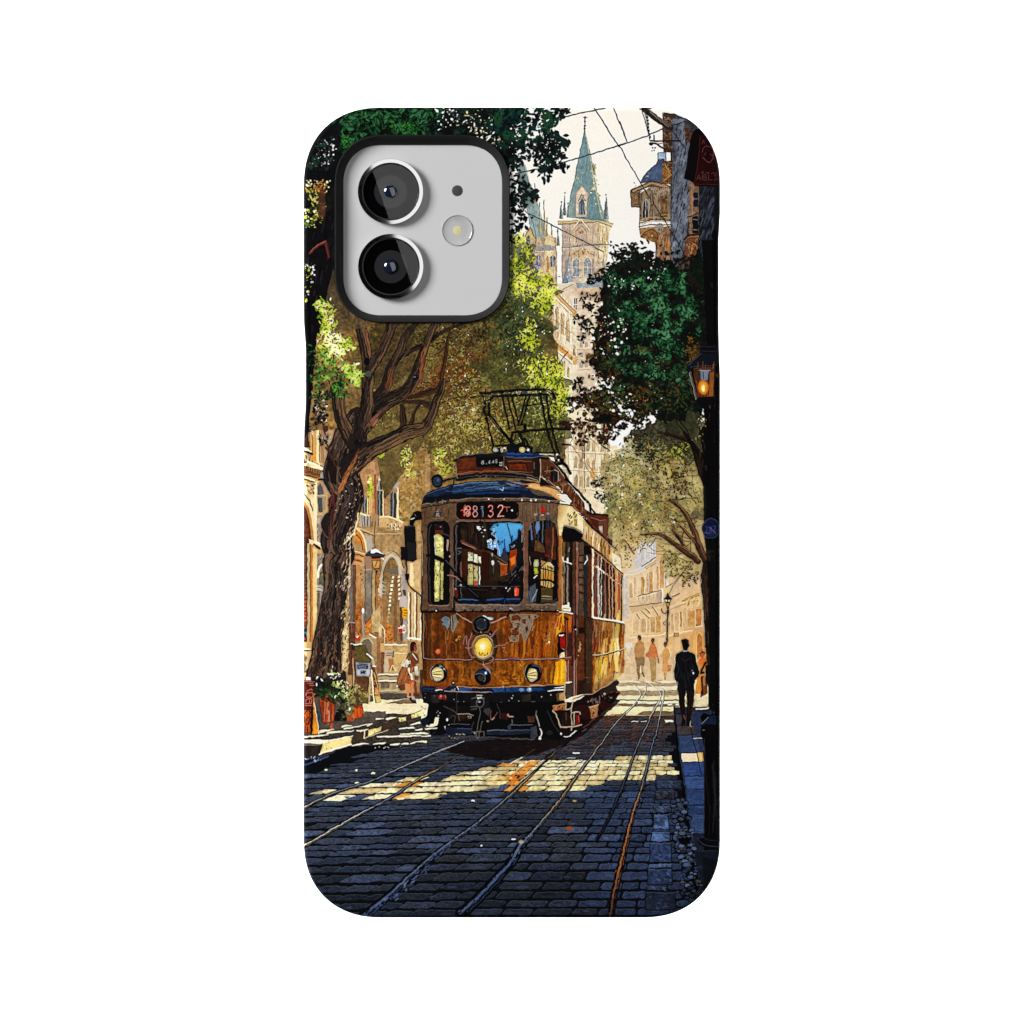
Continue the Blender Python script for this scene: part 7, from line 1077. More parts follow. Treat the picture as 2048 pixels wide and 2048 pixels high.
# reflections in the worn paint: long darker and brighter streaks
stripes(B(50, 650, 1932, 650, 1932, 1500, 60, 1500), 70, [(54, 26, 10), (150, 84, 22), (176, 104, 30), (70, 30, 10), (44, 24, 14)], (2, 7), .2, 91, (20, 70))
for k in range(46):
    q = B(90 + 1800 * rng.random(), 700 + 1200 * rng.random())[0]; mass([(q[0], q[1], 4 + 9 * rng.random(), 3 + 10 * rng.random())], [(58, 28, 10), (160, 90, 24), (48, 26, 14), (184, 116, 40), (120, 96, 72)][rng.integers(5)], .6, .24)
mottle(B(200, 700, 1000, 680, 960, 1480, 200, 1480), 40, [(60, 30, 14), (140, 80, 30), (100, 70, 40), (166, 110, 50)], (4, 16), .45, 1.5, .3)
mottle(B(1380, 700, 1932, 700, 1932, 1480, 1500, 1500) + E(0, 1080, 0, 860), 24, [(60, 30, 14), (150, 84, 30), (190, 120, 50)], (4, 16), .5, 1.5, .3)
stripes(E(0, 860, 740, 640, 720, 1090, 0, 1090), 40, [(64, 30, 12), (176, 100, 26), (206, 130, 40), (96, 46, 14)], (1.6, 5), .55, 92, (14, 50))
stripes(B(60, 1580, 1932, 1580, 1932, 1900, 60, 1900), 40, [(80, 40, 10), (196, 130, 40), (150, 90, 20), (60, 34, 12)], (2, 6), .5, 91, (8, 26))
stripes(E(0, 1150, 720, 1150, 700, 1510, 0, 1520), 34, [(90, 46, 10), (206, 140, 40), (160, 96, 20), (70, 36, 12)], (2, 6), .55, 91, (10, 34))
L(B(60, 1552, 1000, 1556, 1932, 1556) + E(0, 1124, 720, 1124), 1.4, (50, 28, 12), .8)
for x0, x1, c, a_ in ((150, 250, (255, 196, 110), .10), (300, 360, (20, 10, 6), .2), (760, 860, (255, 200, 120), .08), (900, 1000, (16, 8, 6), .2), (1480, 1560, (255, 200, 120), .09)):
    P(B(x0, 640, x1, 640, x1 - 10, 1932, x0 - 10, 1932), c, a_)
P(B(40, 640, 220, 640, 200, 1932, 40, 1932), (16, 8, 8), .28); P(B(40, 640, 1932, 630, 1932, 760, 40, 770), (24, 12, 8), .25); P(E(0, 380, 760, 385, 740, 500, 0, 500), (24, 12, 8), .22)
P(E(620, 400, 730, 400, 690, 1510, 590, 1520), (255, 190, 90), .12)
# peeling paint
pc = (118, 126, 124); p1 = B(388, 770, 430, 720, 500, 690, 560, 720, 580, 760, 575, 900, 540, 960, 560, 1000, 520, 980, 490, 900, 460, 880, 425, 890, 415, 830, 460, 830)
P(p1, pc, 1, .3); P(B(440, 780, 500, 720, 560, 740, 540, 830, 500, 850), (84, 100, 112), .9, .3); P(B(600, 690, 680, 660, 700, 750, 740, 790, 775, 825, 690, 850, 765, 870, 690, 900, 640, 1000, 610, 960), (110, 106, 94), 1, .3); L(B(600, 690, 615, 960, 640, 1000, 690, 900), 1.2, (206, 196, 170)); L(B(620, 700, 640, 900), 2, (40, 34, 30)); L(p1 + p1[:1], 1, (50, 34, 22), .8)
L(B(490, 1000, 500, 1200, 520, 1330, 510, 1450), 3, (150, 96, 50), .8); L(B(545, 1000, 530, 1150), 2, (176, 120, 66), .8); L(curve(B(550, 1220, 620, 1200, 690, 1260, 700, 1440)), 2, (150, 90, 40), .8); dots(B(700, 1080, 790, 1090, 780, 1230, 700, 1200), 8, (1, 2.6), [(190, 130, 40), (226, 180, 80)], .9)
p2 = E(0, 392, 180, 390, 290, 400, 400, 395, 460, 430, 400, 460, 370, 480, 360, 560, 320, 640, 290, 720, 260, 800, 235, 850, 210, 800, 190, 690, 150, 700, 130, 825, 60, 835, 0, 820) + B(1740, 1190, 1730, 1130, 1790, 1040, 1750, 850)
P(p2, (132, 116, 100), 1, .18); L(p2 + p2[:1], 1.1, (206, 176, 140), .8)
for q in ((20, 420, 110, 400, 170, 440, 160, 500, 110, 480, 60, 500, 20, 480), (180, 480, 250, 470, 255, 560, 200, 540), (40, 620, 130, 600, 150, 700, 110, 760, 40, 740), (290, 420, 320, 400, 330, 460, 300, 470), (240, 620, 280, 570, 290, 640, 250, 700), (390, 420, 430, 410, 420, 450, 390, 460), (0, 500, 40, 560, 10, 620, 0, 620)): P(E(*q), (96, 50, 20), 1, .3)
mottle(E(0, 500, 160, 480, 150, 820, 0, 820), 26, [(206, 190, 170), (110, 60, 26), (80, 44, 22), (176, 140, 110)], (3, 8), .85); dots(E(560, 560, 660, 560, 660, 900, 560, 880), 10, (.8, 1.8), [(226, 180, 120)], .9); EL(E(625, 835)[0], 1.8, 2.6, (250, 226, 170)); L(E(380, 590, 350, 650), 1.6, (206, 176, 140)); L(E(640, 700, 620, 760), 1.4, (226, 190, 150))
# belt line, mouldings
L(B(20, 612, 1932, 606) + E(300, 338, 800, 352, 1010, 372), 4.4, (17, 14, 15)); P(B(160, 492, 560, 488, 600, 560, 150, 600), (96, 76, 66), 1, .2); P(B(690, 480, 1932, 476, 1932, 600, 700, 600), (104, 88, 78), 1, .3); L(B(165, 495, 560, 490), 1.8, (176, 150, 130)); L(B(700, 484, 1932, 482), 2, (170, 146, 136)); mottle(B(700, 500, 1900, 500, 1900, 600, 720, 600), 34, [(150, 140, 110), (70, 56, 50), (130, 104, 84)], (3, 8), .7, 0, .4)
for q in ((860, 590), (1025, 585), (1185, 592), (1450, 580)): EL(B(*q)[0], 2.4, 2.6, (30, 24, 26))
EL(B(335, 600)[0], 4, 4, (22, 18, 20)); EL(B(320, 596)[0], 1.8, 1.6, (246, 240, 236)); EL(B(1750, 565)[0], 4, 2.4, (206, 190, 176)); EL(B(1740, 600)[0], 3, 3, (20, 18, 20)); EL(E(500, 335)[0], 4.6, 3.6, (20, 18, 20)); EL(E(515, 322)[0], 2, 1.6, (226, 220, 216)); EL(E(765, 335)[0], 4.6, 3, (20, 18, 20)); EL(E(770, 332)[0], 1.8, 1.4, (236, 226, 214)); P(E(250, 240, 720, 236, 740, 320, 200, 330), (96, 78, 64), .9, .25); L(E(260, 238, 740, 232), 1.8, (160, 134, 112)); mottle(E(250, 260, 600, 260, 600, 320, 230, 320), 14, [(150, 126, 104), (70, 50, 40)], (3, 8), .7, -.3); L(E(800, 355, 1005, 375), 3.2, (240, 230, 206)); L(E(0, 0, 240, 215, 170, 290), 0.1, BK, 0)
L(B(640, 560, 700, 640, 800, 700, 1000, 820), 4, (22, 16, 15)); L(B(700, 640, 830, 730, 1000, 815), 2.6, (206, 156, 130)); L(B(1370, 830, 1500, 780, 1680, 700), 2.8, (206, 160, 136)); L(B(1680, 700, 1740, 600), 3, (20, 16, 16))
L(B(40, 1512, 140, 1540, 1000, 1546), 3.4, (40, 26, 24)); L(B(40, 1508, 140, 1532, 1000, 1538), 1.8, (190, 150, 140)); L(B(1450, 1540, 1932, 1540) + E(700, 1114, 980, 1080), 3.4, (44, 28, 26)); L(B(1450, 1536, 1932, 1536) + E(700, 1108, 980, 1076), 2, (196, 154, 150)); L(B(1700, 1538, 1932, 1540), 1.6, (110, 80, 150))
L(B(70, 650, 60, 1500), 2, (206, 160, 110), .8); L(B(30, 630, 40, 1520), 2, (30, 22, 20)); L(B(0, 650, 10, 1500), 1.2, (246, 226, 180), .7)
# lamps
EL(B(1350, 740)[0], 6, 3.4, (190, 196, 204)); EL(B(1190, 860)[0], 18, 17.5, (96, 84, 78)); EL(B(1192, 860)[0], 16.6, 16.4, (12, 12, 15)); EL(B(1190, 850)[0], 10.8, 11, (40, 47, 52), 1, .3); L(ring(*B(1190, 850)[0], 10.8, 11, 30, 150), 1.2, (96, 100, 98)); L(ring(*B(1190, 850)[0], 10.8, 11, 180, 330), .8, (70, 78, 84)); EL(B(1245, 770)[0], 1, 2, (150, 156, 160)); L(B(1230, 690, 1300, 720, 1370, 750), 2.4, (220, 222, 226)); EL(B(1175, 1005)[0], 2, 2, (190, 150, 130))
P(B(1010, 960, 1080, 1010, 1300, 1020, 1360, 960, 1400, 1020, 1480, 1100, 1510, 1250, 1490, 1420, 1420, 1560, 1300, 1620, 1150, 1610, 1040, 1530, 1080, 1080, 1020, 1060), (17, 14, 17)); P(B(1000, 1110, 1080, 1080, 1020, 1240, 1040, 1480, 1000, 1500, 950, 1380, 960, 1200), (66, 36, 34)); L(ring(*B(1220, 1300)[0], 21.6, 24.5, 200, 330), 2, (196, 160, 160)); L(ring(*B(1225, 1310)[0], 19.4, 22.6), 2, (98, 80, 66)); L(ring(*B(1225, 1310)[0], 18, 21.4, 20, 170), 1.4, (206, 190, 160))
def lampglow(X, Y):
    d = np.hypot((X - B(1210, 1285)[0][0]) / 17, (Y - B(1210, 1285)[0][1]) / 20)[..., None]
    a, b, c = (np.array(q, np.float32) for q in ((255, 252, 236), (250, 220, 110), (232, 172, 40)))
    return np.where(d < .5, a + (b - a) * np.clip((d - .08) / .42, 0, 1), b + (c - b) * np.clip((d - .5) / .5, 0, 1))
EL(B(1222, 1308)[0], 30, 34, (255, 190, 80), .14); EL(B(1222, 1308)[0], 23, 27, (255, 206, 100), .2); P(ring(*B(1222, 1308)[0], 16.6, 20)[:-1], lampglow, 1, .06); mottle(B(1110, 1410, 1330, 1410, 1290, 1470, 1150, 1470), 16, [(150, 104, 20), (190, 140, 40), (110, 70, 14)], (2, 5), .85, 1.5); L(ring(*B(1222, 1308)[0], 15.6, 19, 40, 140), 1.6, (250, 240, 206)); L(ring(*B(1222, 1308)[0], 16.4, 19.8, 290, 350), 1.5, (250, 236, 170))
for p in ((880, 1300, 990, 1310, 1030, 1200), (900, 1240, 910, 1110, 880, 1090, 850, 1160, 840, 1230), (1000, 1500, 1060, 1490), (1410, 1310, 1480, 1290, 1470, 1260), (1500, 1265, 1640, 1250, 1700, 1210), (1340, 1120, 1430, 1030, 1500, 960), (1350, 1030, 1390, 1090), (1370, 1470, 1420, 1510, 1380, 1580, 1280, 1610), (1230, 1570, 1235, 1640), (1000, 1020, 960, 1150, 930, 1300, 1000, 1500)): L(curve(B(*p)), 2, (176, 128, 124))
EL(B(1355, 1060)[0], 3, 3, (40, 44, 60)); EL(B(1360, 1050)[0], 1.2, 1.2, (190, 196, 220)); EL(B(1235, 1630)[0], 1.8, 1.8, (206, 176, 190)); L(B(1590, 1310, 1640, 1300, 1610, 1380, 1660, 1400), 1.4, (226, 150, 90)); L(B(1340, 1560, 1390, 1540, 1410, 1500), 1.6, (150, 120, 120))
EL(B(345, 1380)[0], 6, 6.6, (150, 50, 26)); EL(B(342, 1376)[0], 4.6, 4.8, (206, 100, 60), 1, .3); L(B(320, 1390, 350, 1400), 1.4, (250, 200, 150)); EL(B(330, 1360)[0], 1.6, 1.4, (250, 190, 140))
for c, rx, ry, lc in ((B(362, 1800)[0], 16.4, 18.4, B(340, 1812)[0]), (E(372, 1342)[0], 17, 18.8, E(358, 1365)[0])):
    EL(c, rx + 1, ry + 1, (70, 48, 30)); EL(c, rx, ry, (14, 13, 16)); lx, ly = (11.6, 14.4) if c[0] < 900 else (10, 13)
    EL(lc, lx, ly, (226, 206, 140), 1, .15)
    for k in range(6):
        a = -.6 + .28 * k
        L([(lc[0] - lx * .8, lc[1] + a * ly * .5), (lc[0] + lx * .75, lc[1] + a * ly - 1)], 1.5, [(250, 244, 206), (150, 120, 60), (244, 206, 110), (110, 84, 40)][k % 4], .85)
    L(ring(lc[0], lc[1], lx, ly, 20, 120), 1.6, (206, 200, 196)); L(ring(c[0], c[1], rx - 2, ry - 2, 270, 350), 1.6, (96, 104, 116)); L(ring(c[0], c[1], rx + .4, ry + .4, 140, 230), 1.3, (190, 176, 170))
EL(E(400, 1215)[0], 5, 2, (60, 80, 110)); EL(B(470, 1720)[0], 2, 2, (190, 200, 210)); EL(B(395, 1665)[0], 3, 1.6, (150, 156, 164))
EL(C(1215, 130)[0], 17, 17.4, (90, 60, 30)); EL(C(1215, 130)[0], 16, 16.6, (12, 13, 18)); P(C(1080, 90, 1110, 30, 1180, 0, 1260, 10, 1320, 60, 1300, 100, 1200, 70, 1110, 90), (26, 52, 92), 1, .3); EL(C(1270, 60)[0], 2.2, 3, (226, 232, 240)); L(C(1280, -20, 1340, 40, 1350, 60), 2, (150, 166, 190)); EL(C(1180, 160)[0], 6, 5, (56, 50, 40), 1, .4); L(curve(C(1090, 90, 1180, 70, 1250, 110, 1260, 180, 1230, 220)), 1.6, (130, 140, 150)); L(B(1240, 1660, 1330, 1720, 1360, 1800), 2.4, (150, 146, 150))
P(E(775, 720, 800, 690, 900, 675, 900, 990, 830, 1040, 780, 1090, 765, 1000), (15, 12, 13)); P(E(802, 745, 888, 730, 888, 925, 812, 935), (146, 20, 18), 1, .2); P(E(792, 722, 870, 710, 872, 735, 795, 745), (240, 236, 232)); L(E(840, 940, 875, 960), 1.6, (206, 190, 180)); P(E(830, 1010, 880, 990, 880, 1080, 800, 1100), (236, 216, 170)); P(E(790, 1030, 825, 1010, 800, 1090, 760, 1100), (30, 24, 24)); L(E(800, 1060, 820, 1020), 2, (190, 170, 150))
# bumper
P(C(30, 340, 70, 318, 700, 318, 1200, 330, 1932, 322) + E(0, 1548, 500, 1550, 885, 1520, 880, 1630, 600, 1640, 0, 1665) + C(1932, 440, 480, 440, 30, 400), (17, 30, 50))
P(C(760, 340, 1000, 335, 1010, 410, 760, 410), (34, 74, 118), 1, .25); P(C(1380, 345, 1932, 335, 1932, 420, 1440, 430), (36, 70, 114), 1, .25); P(C(60, 350, 300, 350, 240, 390, 60, 380), (30, 54, 92)); P(E(0, 1580, 500, 1575, 560, 1620, 0, 1645), (28, 66, 110), 1, .2); P(C(300, 330, 460, 290, 540, 320, 430, 390, 310, 385), (120, 60, 46)); L(C(310, 388, 420, 386), 2.4, (240, 206, 190)); L(C(720, 325, 740, 385), 2.2, (220, 226, 232)); L(C(480, 400, 720, 415, 1300, 425, 1400, 440, 1460, 510), 2.4, (176, 156, 160)); L(C(730, 322, 1200, 340, 1932, 322) + E(0, 1552, 330, 1548, 880, 1518), 2, (206, 150, 90)); EL(C(650, 250)[0], 4.6, 4.6, (20, 16, 18)); EL(C(652, 254)[0], 2, 2, (226, 190, 190)); dots(C(560, 370, 680, 360, 680, 410, 570, 410), 6, (1, 2.4), [(150, 160, 170)]); L(C(1600, 315, 1640, 360), 2.4, (190, 200, 210)); L(C(1640, 340, 1660, 440, 1690, 830), 2.4, (30, 34, 44))
EL(E(185, 1610)[0], 5, 4, (120, 156, 196)); EL(E(310, 1605)[0], 5, 5, (150, 180, 210)); EL(E(320, 1590)[0], 2, 2, (236, 240, 244)); L(E(330, 1528, 520, 1535), 2.4, (226, 190, 170)); P(E(700, 1580, 880, 1540, 880, 1570, 740, 1590), (240, 236, 232)); L(E(620, 1622, 870, 1608), 3, (246, 240, 230)); L(E(890, 1500, 985, 1485), 3, (250, 240, 206))
P(C(25, 410, 480, 440, 1932, 440) + E(0, 1665, 880, 1625, 880, 1815, 700, 1840, 0, 1860) + C(1932, 660, 160, 660, 60, 620), (20, 18, 19), 1, .4); P(E(770, 1670, 880, 1640, 880, 1820, 780, 1820), (176, 140, 96), 1, .2); P(E(740, 1680, 790, 1660, 800, 1820, 760, 1830), (90, 66, 46)); L(E(882, 1500, 880, 1820), 2.6, (226, 190, 136))
P(C(200, 470, 380, 470, 370, 640, 220, 620), (44, 36, 38), 1, .4); P(E(180, 1690, 330, 1680, 340, 1800, 200, 1810), (44, 36, 32), 1, .3); P(E(345, 1690, 410, 1690, 410, 1790, 350, 1790), (14, 13, 16)); L(E(350, 1795, 400, 1795), 2, (110, 96, 86)); EL(C(405, 520)[0], 4.4, 5, (170, 66, 56)); EL(C(470, 520)[0], 5, 6, (110, 34, 30)); EL(C(400, 505)[0], 1.8, 2, (230, 170, 160)); L(C(490, 480, 490, 530), 1.6, (200, 150, 140))
for q, r in (((98, 465), 1.2), ((98, 525), 1.4), ((280, 495), 1.2), ((650, 575), 2), ((690, 628), 2), ((740, 600), 1.4), ((848, 610), 1.9), ((1572, 622), 2), ((1715, 590), 1.6), ((1770, 540), 2.4), ((1800, 490), 1.5), ((1910, 598), 1.5)): EL(C(*q)[0], .7 * r, .7 * r, (170, 164, 158))
for q, r in (((28, 1735), 2.6), ((50, 1695), 1.6), ((143, 1785), 1.6), ((512, 1718), 2.2), ((655, 1697), 2.4), ((485, 1860), 1.5)): EL(E(*q)[0], .75 * r, .75 * r, (190, 184, 174))
# underside
P([(856, 1408), (900, 1404), (1100, 1404), (1132, 1400), (1190, 1390), (1232, 1400), (1200, 1428), (1150, 1470), (1120, 1480), (1085, 1478), (1000, 1474), (890, 1468), (870, 1450), (860, 1430)], (13, 11, 12)); P(C(520, 700, 960, 700, 960, 1000, 560, 1000), (22, 17, 17), 1, .5)
P(C(520, 1105, 990, 1130, 1000, 1245, 490, 1235), (28, 34, 52), 1, .3); P(C(1300, 1150, 1932, 1150, 1932, 1250, 1280, 1250), (34, 42, 60), 1, .3); L(C(1310, 1170, 1932, 1160), 2, (120, 128, 140)); L(C(720, 1130, 990, 1140), 2, (70, 84, 120)); L(C(500, 1290, 1060, 1300, 1300, 1310, 1932, 1325), 2.4, (70, 62, 60)); L(C(600, 1040, 960, 1050), 1.8, (96, 92, 90)); L(C(1760, 1070, 1932, 1065), 1.8, (120, 120, 124))
P(C(980, 560, 1060, 480, 1250, 460, 1330, 540, 1330, 700, 1180, 780, 980, 760), (24, 22, 24), 1, .5); L(ring(*C(1165, 630)[0], 7.4, 9), 2.6, (92, 90, 92)); L(C(1160, 720, 1165, 800, 1140, 980, 1100, 1180, 1085, 1290, 1110, 1330, 1140, 1290, 1150, 1200), 2.2, (100, 96, 92)); L(C(1210, 1000, 1180, 1100, 1160, 1190), 2, (96, 92, 88)); L(C(1040, 1000, 1000, 1100, 990, 1240), 1.8, (60, 58, 58)); L(C(1010, 1195, 1240, 1190, 1240, 1270), 2, (110, 104, 92)); L(C(1010, 545, 1090, 520, 1240, 550), 2.4, (110, 108, 104)); P(C(1090, 480, 1210, 475, 1200, 500, 1100, 500), (190, 184, 172)); L(C(1110, 540, 1180, 535), 3, (226, 214, 190)); EL(C(1145, 605)[0], 2.6, 2, (176, 176, 180))
L(C(460, 690, 580, 750, 720, 840), 2, (84, 80, 78)); L(C(730, 845, 960, 850, 1030, 880), 2.6, (176, 150, 124)); L(C(975, 700, 1110, 710), 2.6, (90, 88, 88)); P(C(980, 740, 1110, 735, 1110, 770, 980, 770), (70, 68, 68)); R(C(925, 890, 990, 940), (150, 140, 130)); R(C(945, 905, 970, 925), (30, 26, 26)); P(C(770, 880, 910, 880, 900, 940, 780, 940), (56, 30, 22)); L(C(740, 880, 760, 980), 2, (110, 96, 84)); L(C(560, 940, 620, 880, 690, 880, 670, 1020), 2, (56, 54, 56)); P(C(1260, 740, 1350, 730, 1330, 900, 1220, 800), (66, 62, 60), 1, .3); L(C(1360, 780, 1370, 960, 1410, 950, 1490, 820), 2, (130, 84, 84)); L(C(1400, 960, 1430, 930), 3, (190, 150, 150)); EL(C(1310, 985)[0], 3, 2, (170, 140, 140)); P(C(1550, 840, 1700, 830, 1700, 960, 1560, 950), (56, 22, 20), .9, .3); L(C(1690, 880, 1720, 900, 1800, 900), 3, (196, 176, 150)); EL(C(1695, 875)[0], 2, 2.6, (206, 140, 130)); L(C(1490, 660, 1540, 780, 1550, 940), 2, (60, 56, 58)); P(C(1690, 1080, 1770, 1060, 1750, 1190, 1690, 1180), (60, 62, 72)); L(C(1770, 970, 1780, 1050), 2.4, (110, 108, 110)); L(C(715, 440, 715, 830), 1.6, (60, 60, 66))
for q, r in (((395, 825), 2.2), ((345, 795), 1.5), ((320, 830), 1.6), ((350, 885), 2.6), ((565, 1060), 2), ((712, 1245), 2.2), ((1060, 1215), 2.4), ((560, 1270), 1.8)): EL(C(*q)[0], .75 * r, .75 * r, (180, 176, 170))
EL(C(522, 960)[0], 2, 3.4, (236, 236, 232)); L(C(485, 1090, 460, 1205), 3.6, (240, 236, 226)); dots(C(600, 1310, 780, 1310, 780, 1340, 620, 1340), 6, (.8, 2), [(170, 150, 140)]); dots(C(700, 1235, 960, 1235, 960, 1265, 720, 1270), 8, (.8, 1.8), [(190, 176, 160)])
P(C(160, 660, 120, 910, 30, 940, 20, 980, 110, 1040, 130, 1100, 260, 1080, 290, 900, 380, 920, 480, 1100, 480, 1250, 260, 1260, 330, 1130, 380, 1020, 300, 880, 300, 700), (13, 12, 14)); P(C(20, 660, 165, 665, 130, 905, 20, 945), (236, 222, 184), 1, .2); mottle(C(20, 700, 120, 700, 110, 900, 20, 900), 8, [(150, 140, 60), (196, 176, 130)], (3, 7)); P(C(290, 905, 370, 920, 340, 1060, 240, 1100, 115, 1105, 140, 1050, 265, 1035), (240, 226, 186)); P(C(20, 960, 130, 940, 200, 990, 110, 1040, 100, 1100, 40, 1090), (22, 28, 44)); L(C(110, 1140, 330, 1120), 3, (236, 222, 190)); EL(C(170, 1060)[0], 3, 2, (60, 50, 44))
# step irons and chassis on the right
P(F(890, 500, 1180, 400, 1330, 380, 1430, 330, 1560, 250, 1720, 150, 1760, 200, 1700, 270, 1730, 330, 1780, 370, 1700, 470, 1580, 500, 1650, 580, 1480, 690, 1440, 750, 1080, 1000, 970, 1090, 860, 1080, 800, 1000, 700, 640, 680, 570), (26, 14, 13), 1, .3); L(F(1180, 400, 1320, 390, 1430, 325, 1570, 240, 1720, 145), 1.8, (206, 180, 150)); P(F(1020, 570, 1280, 560, 1290, 790, 1060, 800), (44, 20, 18), 1, .3); P(F(1420, 540, 1500, 480, 1660, 580, 1500, 660), (48, 18, 16), 1, .3); P(F(1280, 600, 1425, 545, 1415, 745, 1310, 795), (170, 116, 76), 1, .25); L(F(1280, 605, 1420, 550), 2.4, (240, 206, 160)); P(F(1330, 640, 1365, 625, 1355, 745, 1325, 760), (90, 52, 34)); dots(F(1330, 640, 1360, 640, 1350, 740, 1330, 740), 4, (.8, 1.6), [(240, 206, 160)])
dots(F(1240, 430, 1480, 400, 1660, 340, 1700, 400, 1540, 560, 1260, 540), 18, (.9, 2.4), [(150, 130, 120), (60, 40, 36), (110, 60, 50)]); L(F(1440, 430, 1440, 530), 3, (120, 100, 96)); L(F(1330, 450, 1335, 540), 2.4, (90, 76, 72)); L(F(1380, 450, 1385, 520), 3, (110, 96, 90)); EL(F(1525, 380)[0], 2.6, 2.6, (206, 196, 190)); L(curve(F(1715, 365, 1760, 350, 1775, 380)), 2, (150, 70, 50))
P(F(690, 570, 880, 540, 910, 640, 700, 650), (150, 92, 52), 1, .25); L(F(690, 580, 870, 550), 2, (206, 160, 120)); mottle(F(720, 580, 860, 570, 860, 640, 720, 640), 10, [(90, 46, 26), (200, 140, 90)], (3, 8)); CR = (214, 194, 164)
P(F(870, 480, 990, 425, 1180, 385, 1195, 425, 1015, 520, 880, 520), (238, 222, 188), 1, .1); L(F(1010, 470, 1185, 405), 1.6, (120, 100, 80)); L(F(890, 525, 910, 630, 980, 625, 1010, 520), 2.6, CR); L(F(695, 650, 750, 720, 780, 820, 810, 920, 1000, 920, 1150, 885), 3, CR); L(F(985, 640, 985, 780, 1000, 890), 2.6, CR); L(F(1035, 690, 1030, 880), 2.4, CR); L(curve(F(980, 690, 1060, 670, 1120, 680, 1130, 720)), 2.6, CR); L(F(1000, 920, 980, 975), 2.6, CR); P(F(1060, 720, 1125, 710, 1120, 850, 1060, 890), (120, 22, 20), 1, .3); L(F(1110, 740, 1110, 830), 1.4, (220, 110, 100)); P(F(860, 670, 980, 670, 985, 880, 820, 900), (34, 22, 18), 1, .4); L(F(900, 680, 910, 800), 2, (110, 80, 60))
P(F(860, 1065, 960, 1060, 1060, 970, 1075, 985, 970, 1080, 870, 1085), (244, 226, 206)); EL(F(815, 1025)[0], 2.2, 2.4, (236, 230, 222)); L(F(610, 660, 680, 840, 780, 990), 2, (52, 50, 52)); L(F(430, 660, 420, 740, 470, 910), 3, (120, 112, 110)); L(F(430, 730, 470, 900), 1.8, (196, 186, 178)); P(F(280, 740, 400, 740, 390, 840, 290, 840), (80, 50, 36), 1, .3); P(F(340, 930, 420, 900, 440, 1060, 390, 1120, 330, 1090), (60, 64, 74), 1, .25); L(F(0, 885, 360, 885), 2, (96, 104, 120)); L(F(0, 970, 330, 970), 2, (84, 92, 110)); P(F(0, 975, 320, 975, 320, 1030, 0, 1025), (30, 38, 56)); L(F(0, 1110, 380, 1115), 2, (96, 96, 98)); L(curve(F(480, 950, 505, 1000, 490, 1060, 470, 1080)), 3.2, (226, 220, 206)); EL(F(478, 1105)[0], 3.4, 2.6, (230, 224, 212)); EL(F(640, 1010)[0], 7, 5, (36, 34, 36)); L(F(1150, 985, 1220, 950), 3, (96, 84, 80)); L(F(560, 1420, 900, 1180, 1430, 740), 2.4, (14, 11, 12)); L(F(1180, 930, 1430, 740), 1.4, (110, 80, 66))
# mirror, bell and side lamp
P(V5(960, 240, 1062, 232, 1070, 400, 1072, 550, 1040, 570, 985, 560, 962, 400), (20, 18, 20)); P(V5(980, 390, 1065, 390, 1068, 545, 1000, 560), (34, 31, 33)); P(V5(925, 430, 985, 425, 985, 555, 930, 550), (18, 16, 18)); P(V5(1010, 170, 1040, 110, 1080, 95, 1120, 110, 1130, 180, 1060, 190, 1040, 240, 1010, 230), (13, 12, 14)); L(V5(1020, 175, 1050, 165), 2.4, (236, 236, 234)); L(V5(1055, 130, 1065, 150), 1.4, (150, 150, 154)); L(V5(965, 250, 1060, 240), 1.2, (70, 66, 66)); L(V5(978, 555, 985, 690), 3, (16, 15, 17)); P(V5(960, 680, 1012, 680, 1000, 740, 970, 735), (18, 17, 19)); L(V5(985, 730, 1000, 785, 1120, 890), 3, (16, 15, 17)); L(curve(V5(1120, 890, 1115, 960, 1110, 1010, 1140, 1030)), 3, (26, 22, 22)); L(V5(1125, 300, 1128, 900), 1.6, (60, 46, 38)); L(V5(1122, 320, 1124, 700), 1, (230, 206, 166)); EL(V5(1125, 290)[0], 3.2, 2, (80, 40, 36))
EL(V3(1262, 1665)[0], 12, 13.4, (14, 15, 18)); EL(V3(1262, 1668)[0], 8.6, 9.6, (40, 56, 76), 1, .3); EL(V3(1270, 1655)[0], 2, 4, (84, 100, 124)); L(V3(1300, 1670, 1420, 1640, 1410, 1690), 3, (16, 16, 18)); L(V3(1330, 1650, 1420, 1630), 1.4, (90, 80, 74))
# pantograph
PB = (11, 10, 12)
def T(p, w, hi=1):
    q = curve(G(*p)) if len(p) > 6 else G(*p)
    L(q, w + 1.5, PB)
    if hi: L([(x - .5, y - .5) for x, y in q], max(.5, w * .2), (84, 80, 80), .45)
T((190, 155, 300, 160, 560, 125, 940, 100, 1300, 80, 1480, 95, 1560, 140, 1640, 240), 3.4); T((440, 225, 700, 205, 1000, 190, 1340, 185, 1500, 190), 3.4); L(G(1500, 100, 1570, 150, 1640, 250), 5, PB); L(G(1480, 100, 1560, 140), 2, (200, 190, 180))
T((230, 190, 270, 280, 290, 400, 270, 480, 310, 590), 3); T((440, 225, 380, 290, 360, 400, 370, 540), 3); L(G(60, 225, 230, 210), 1.6, PB); L(G(300, 90, 300, 170), 2.4, PB); L(G(1262, 20, 1258, 90), 2.4, PB); EL(G(320, 640)[0], 3, 3.6, PB); mottle(G(230, 180, 420, 190, 380, 400, 280, 420), 14, [(17, 16, 19), (200, 190, 176)], (3, 8), .9); dots(G(420, 160, 1500, 110, 1500, 180, 440, 200), 24, (.8, 1.8), [(150, 146, 146), (220, 206, 180), (40, 38, 42)]); EL(G(620, 140)[0], 4, 4, PB); EL(G(1080, 140)[0], 4, 3, (60, 64, 76))
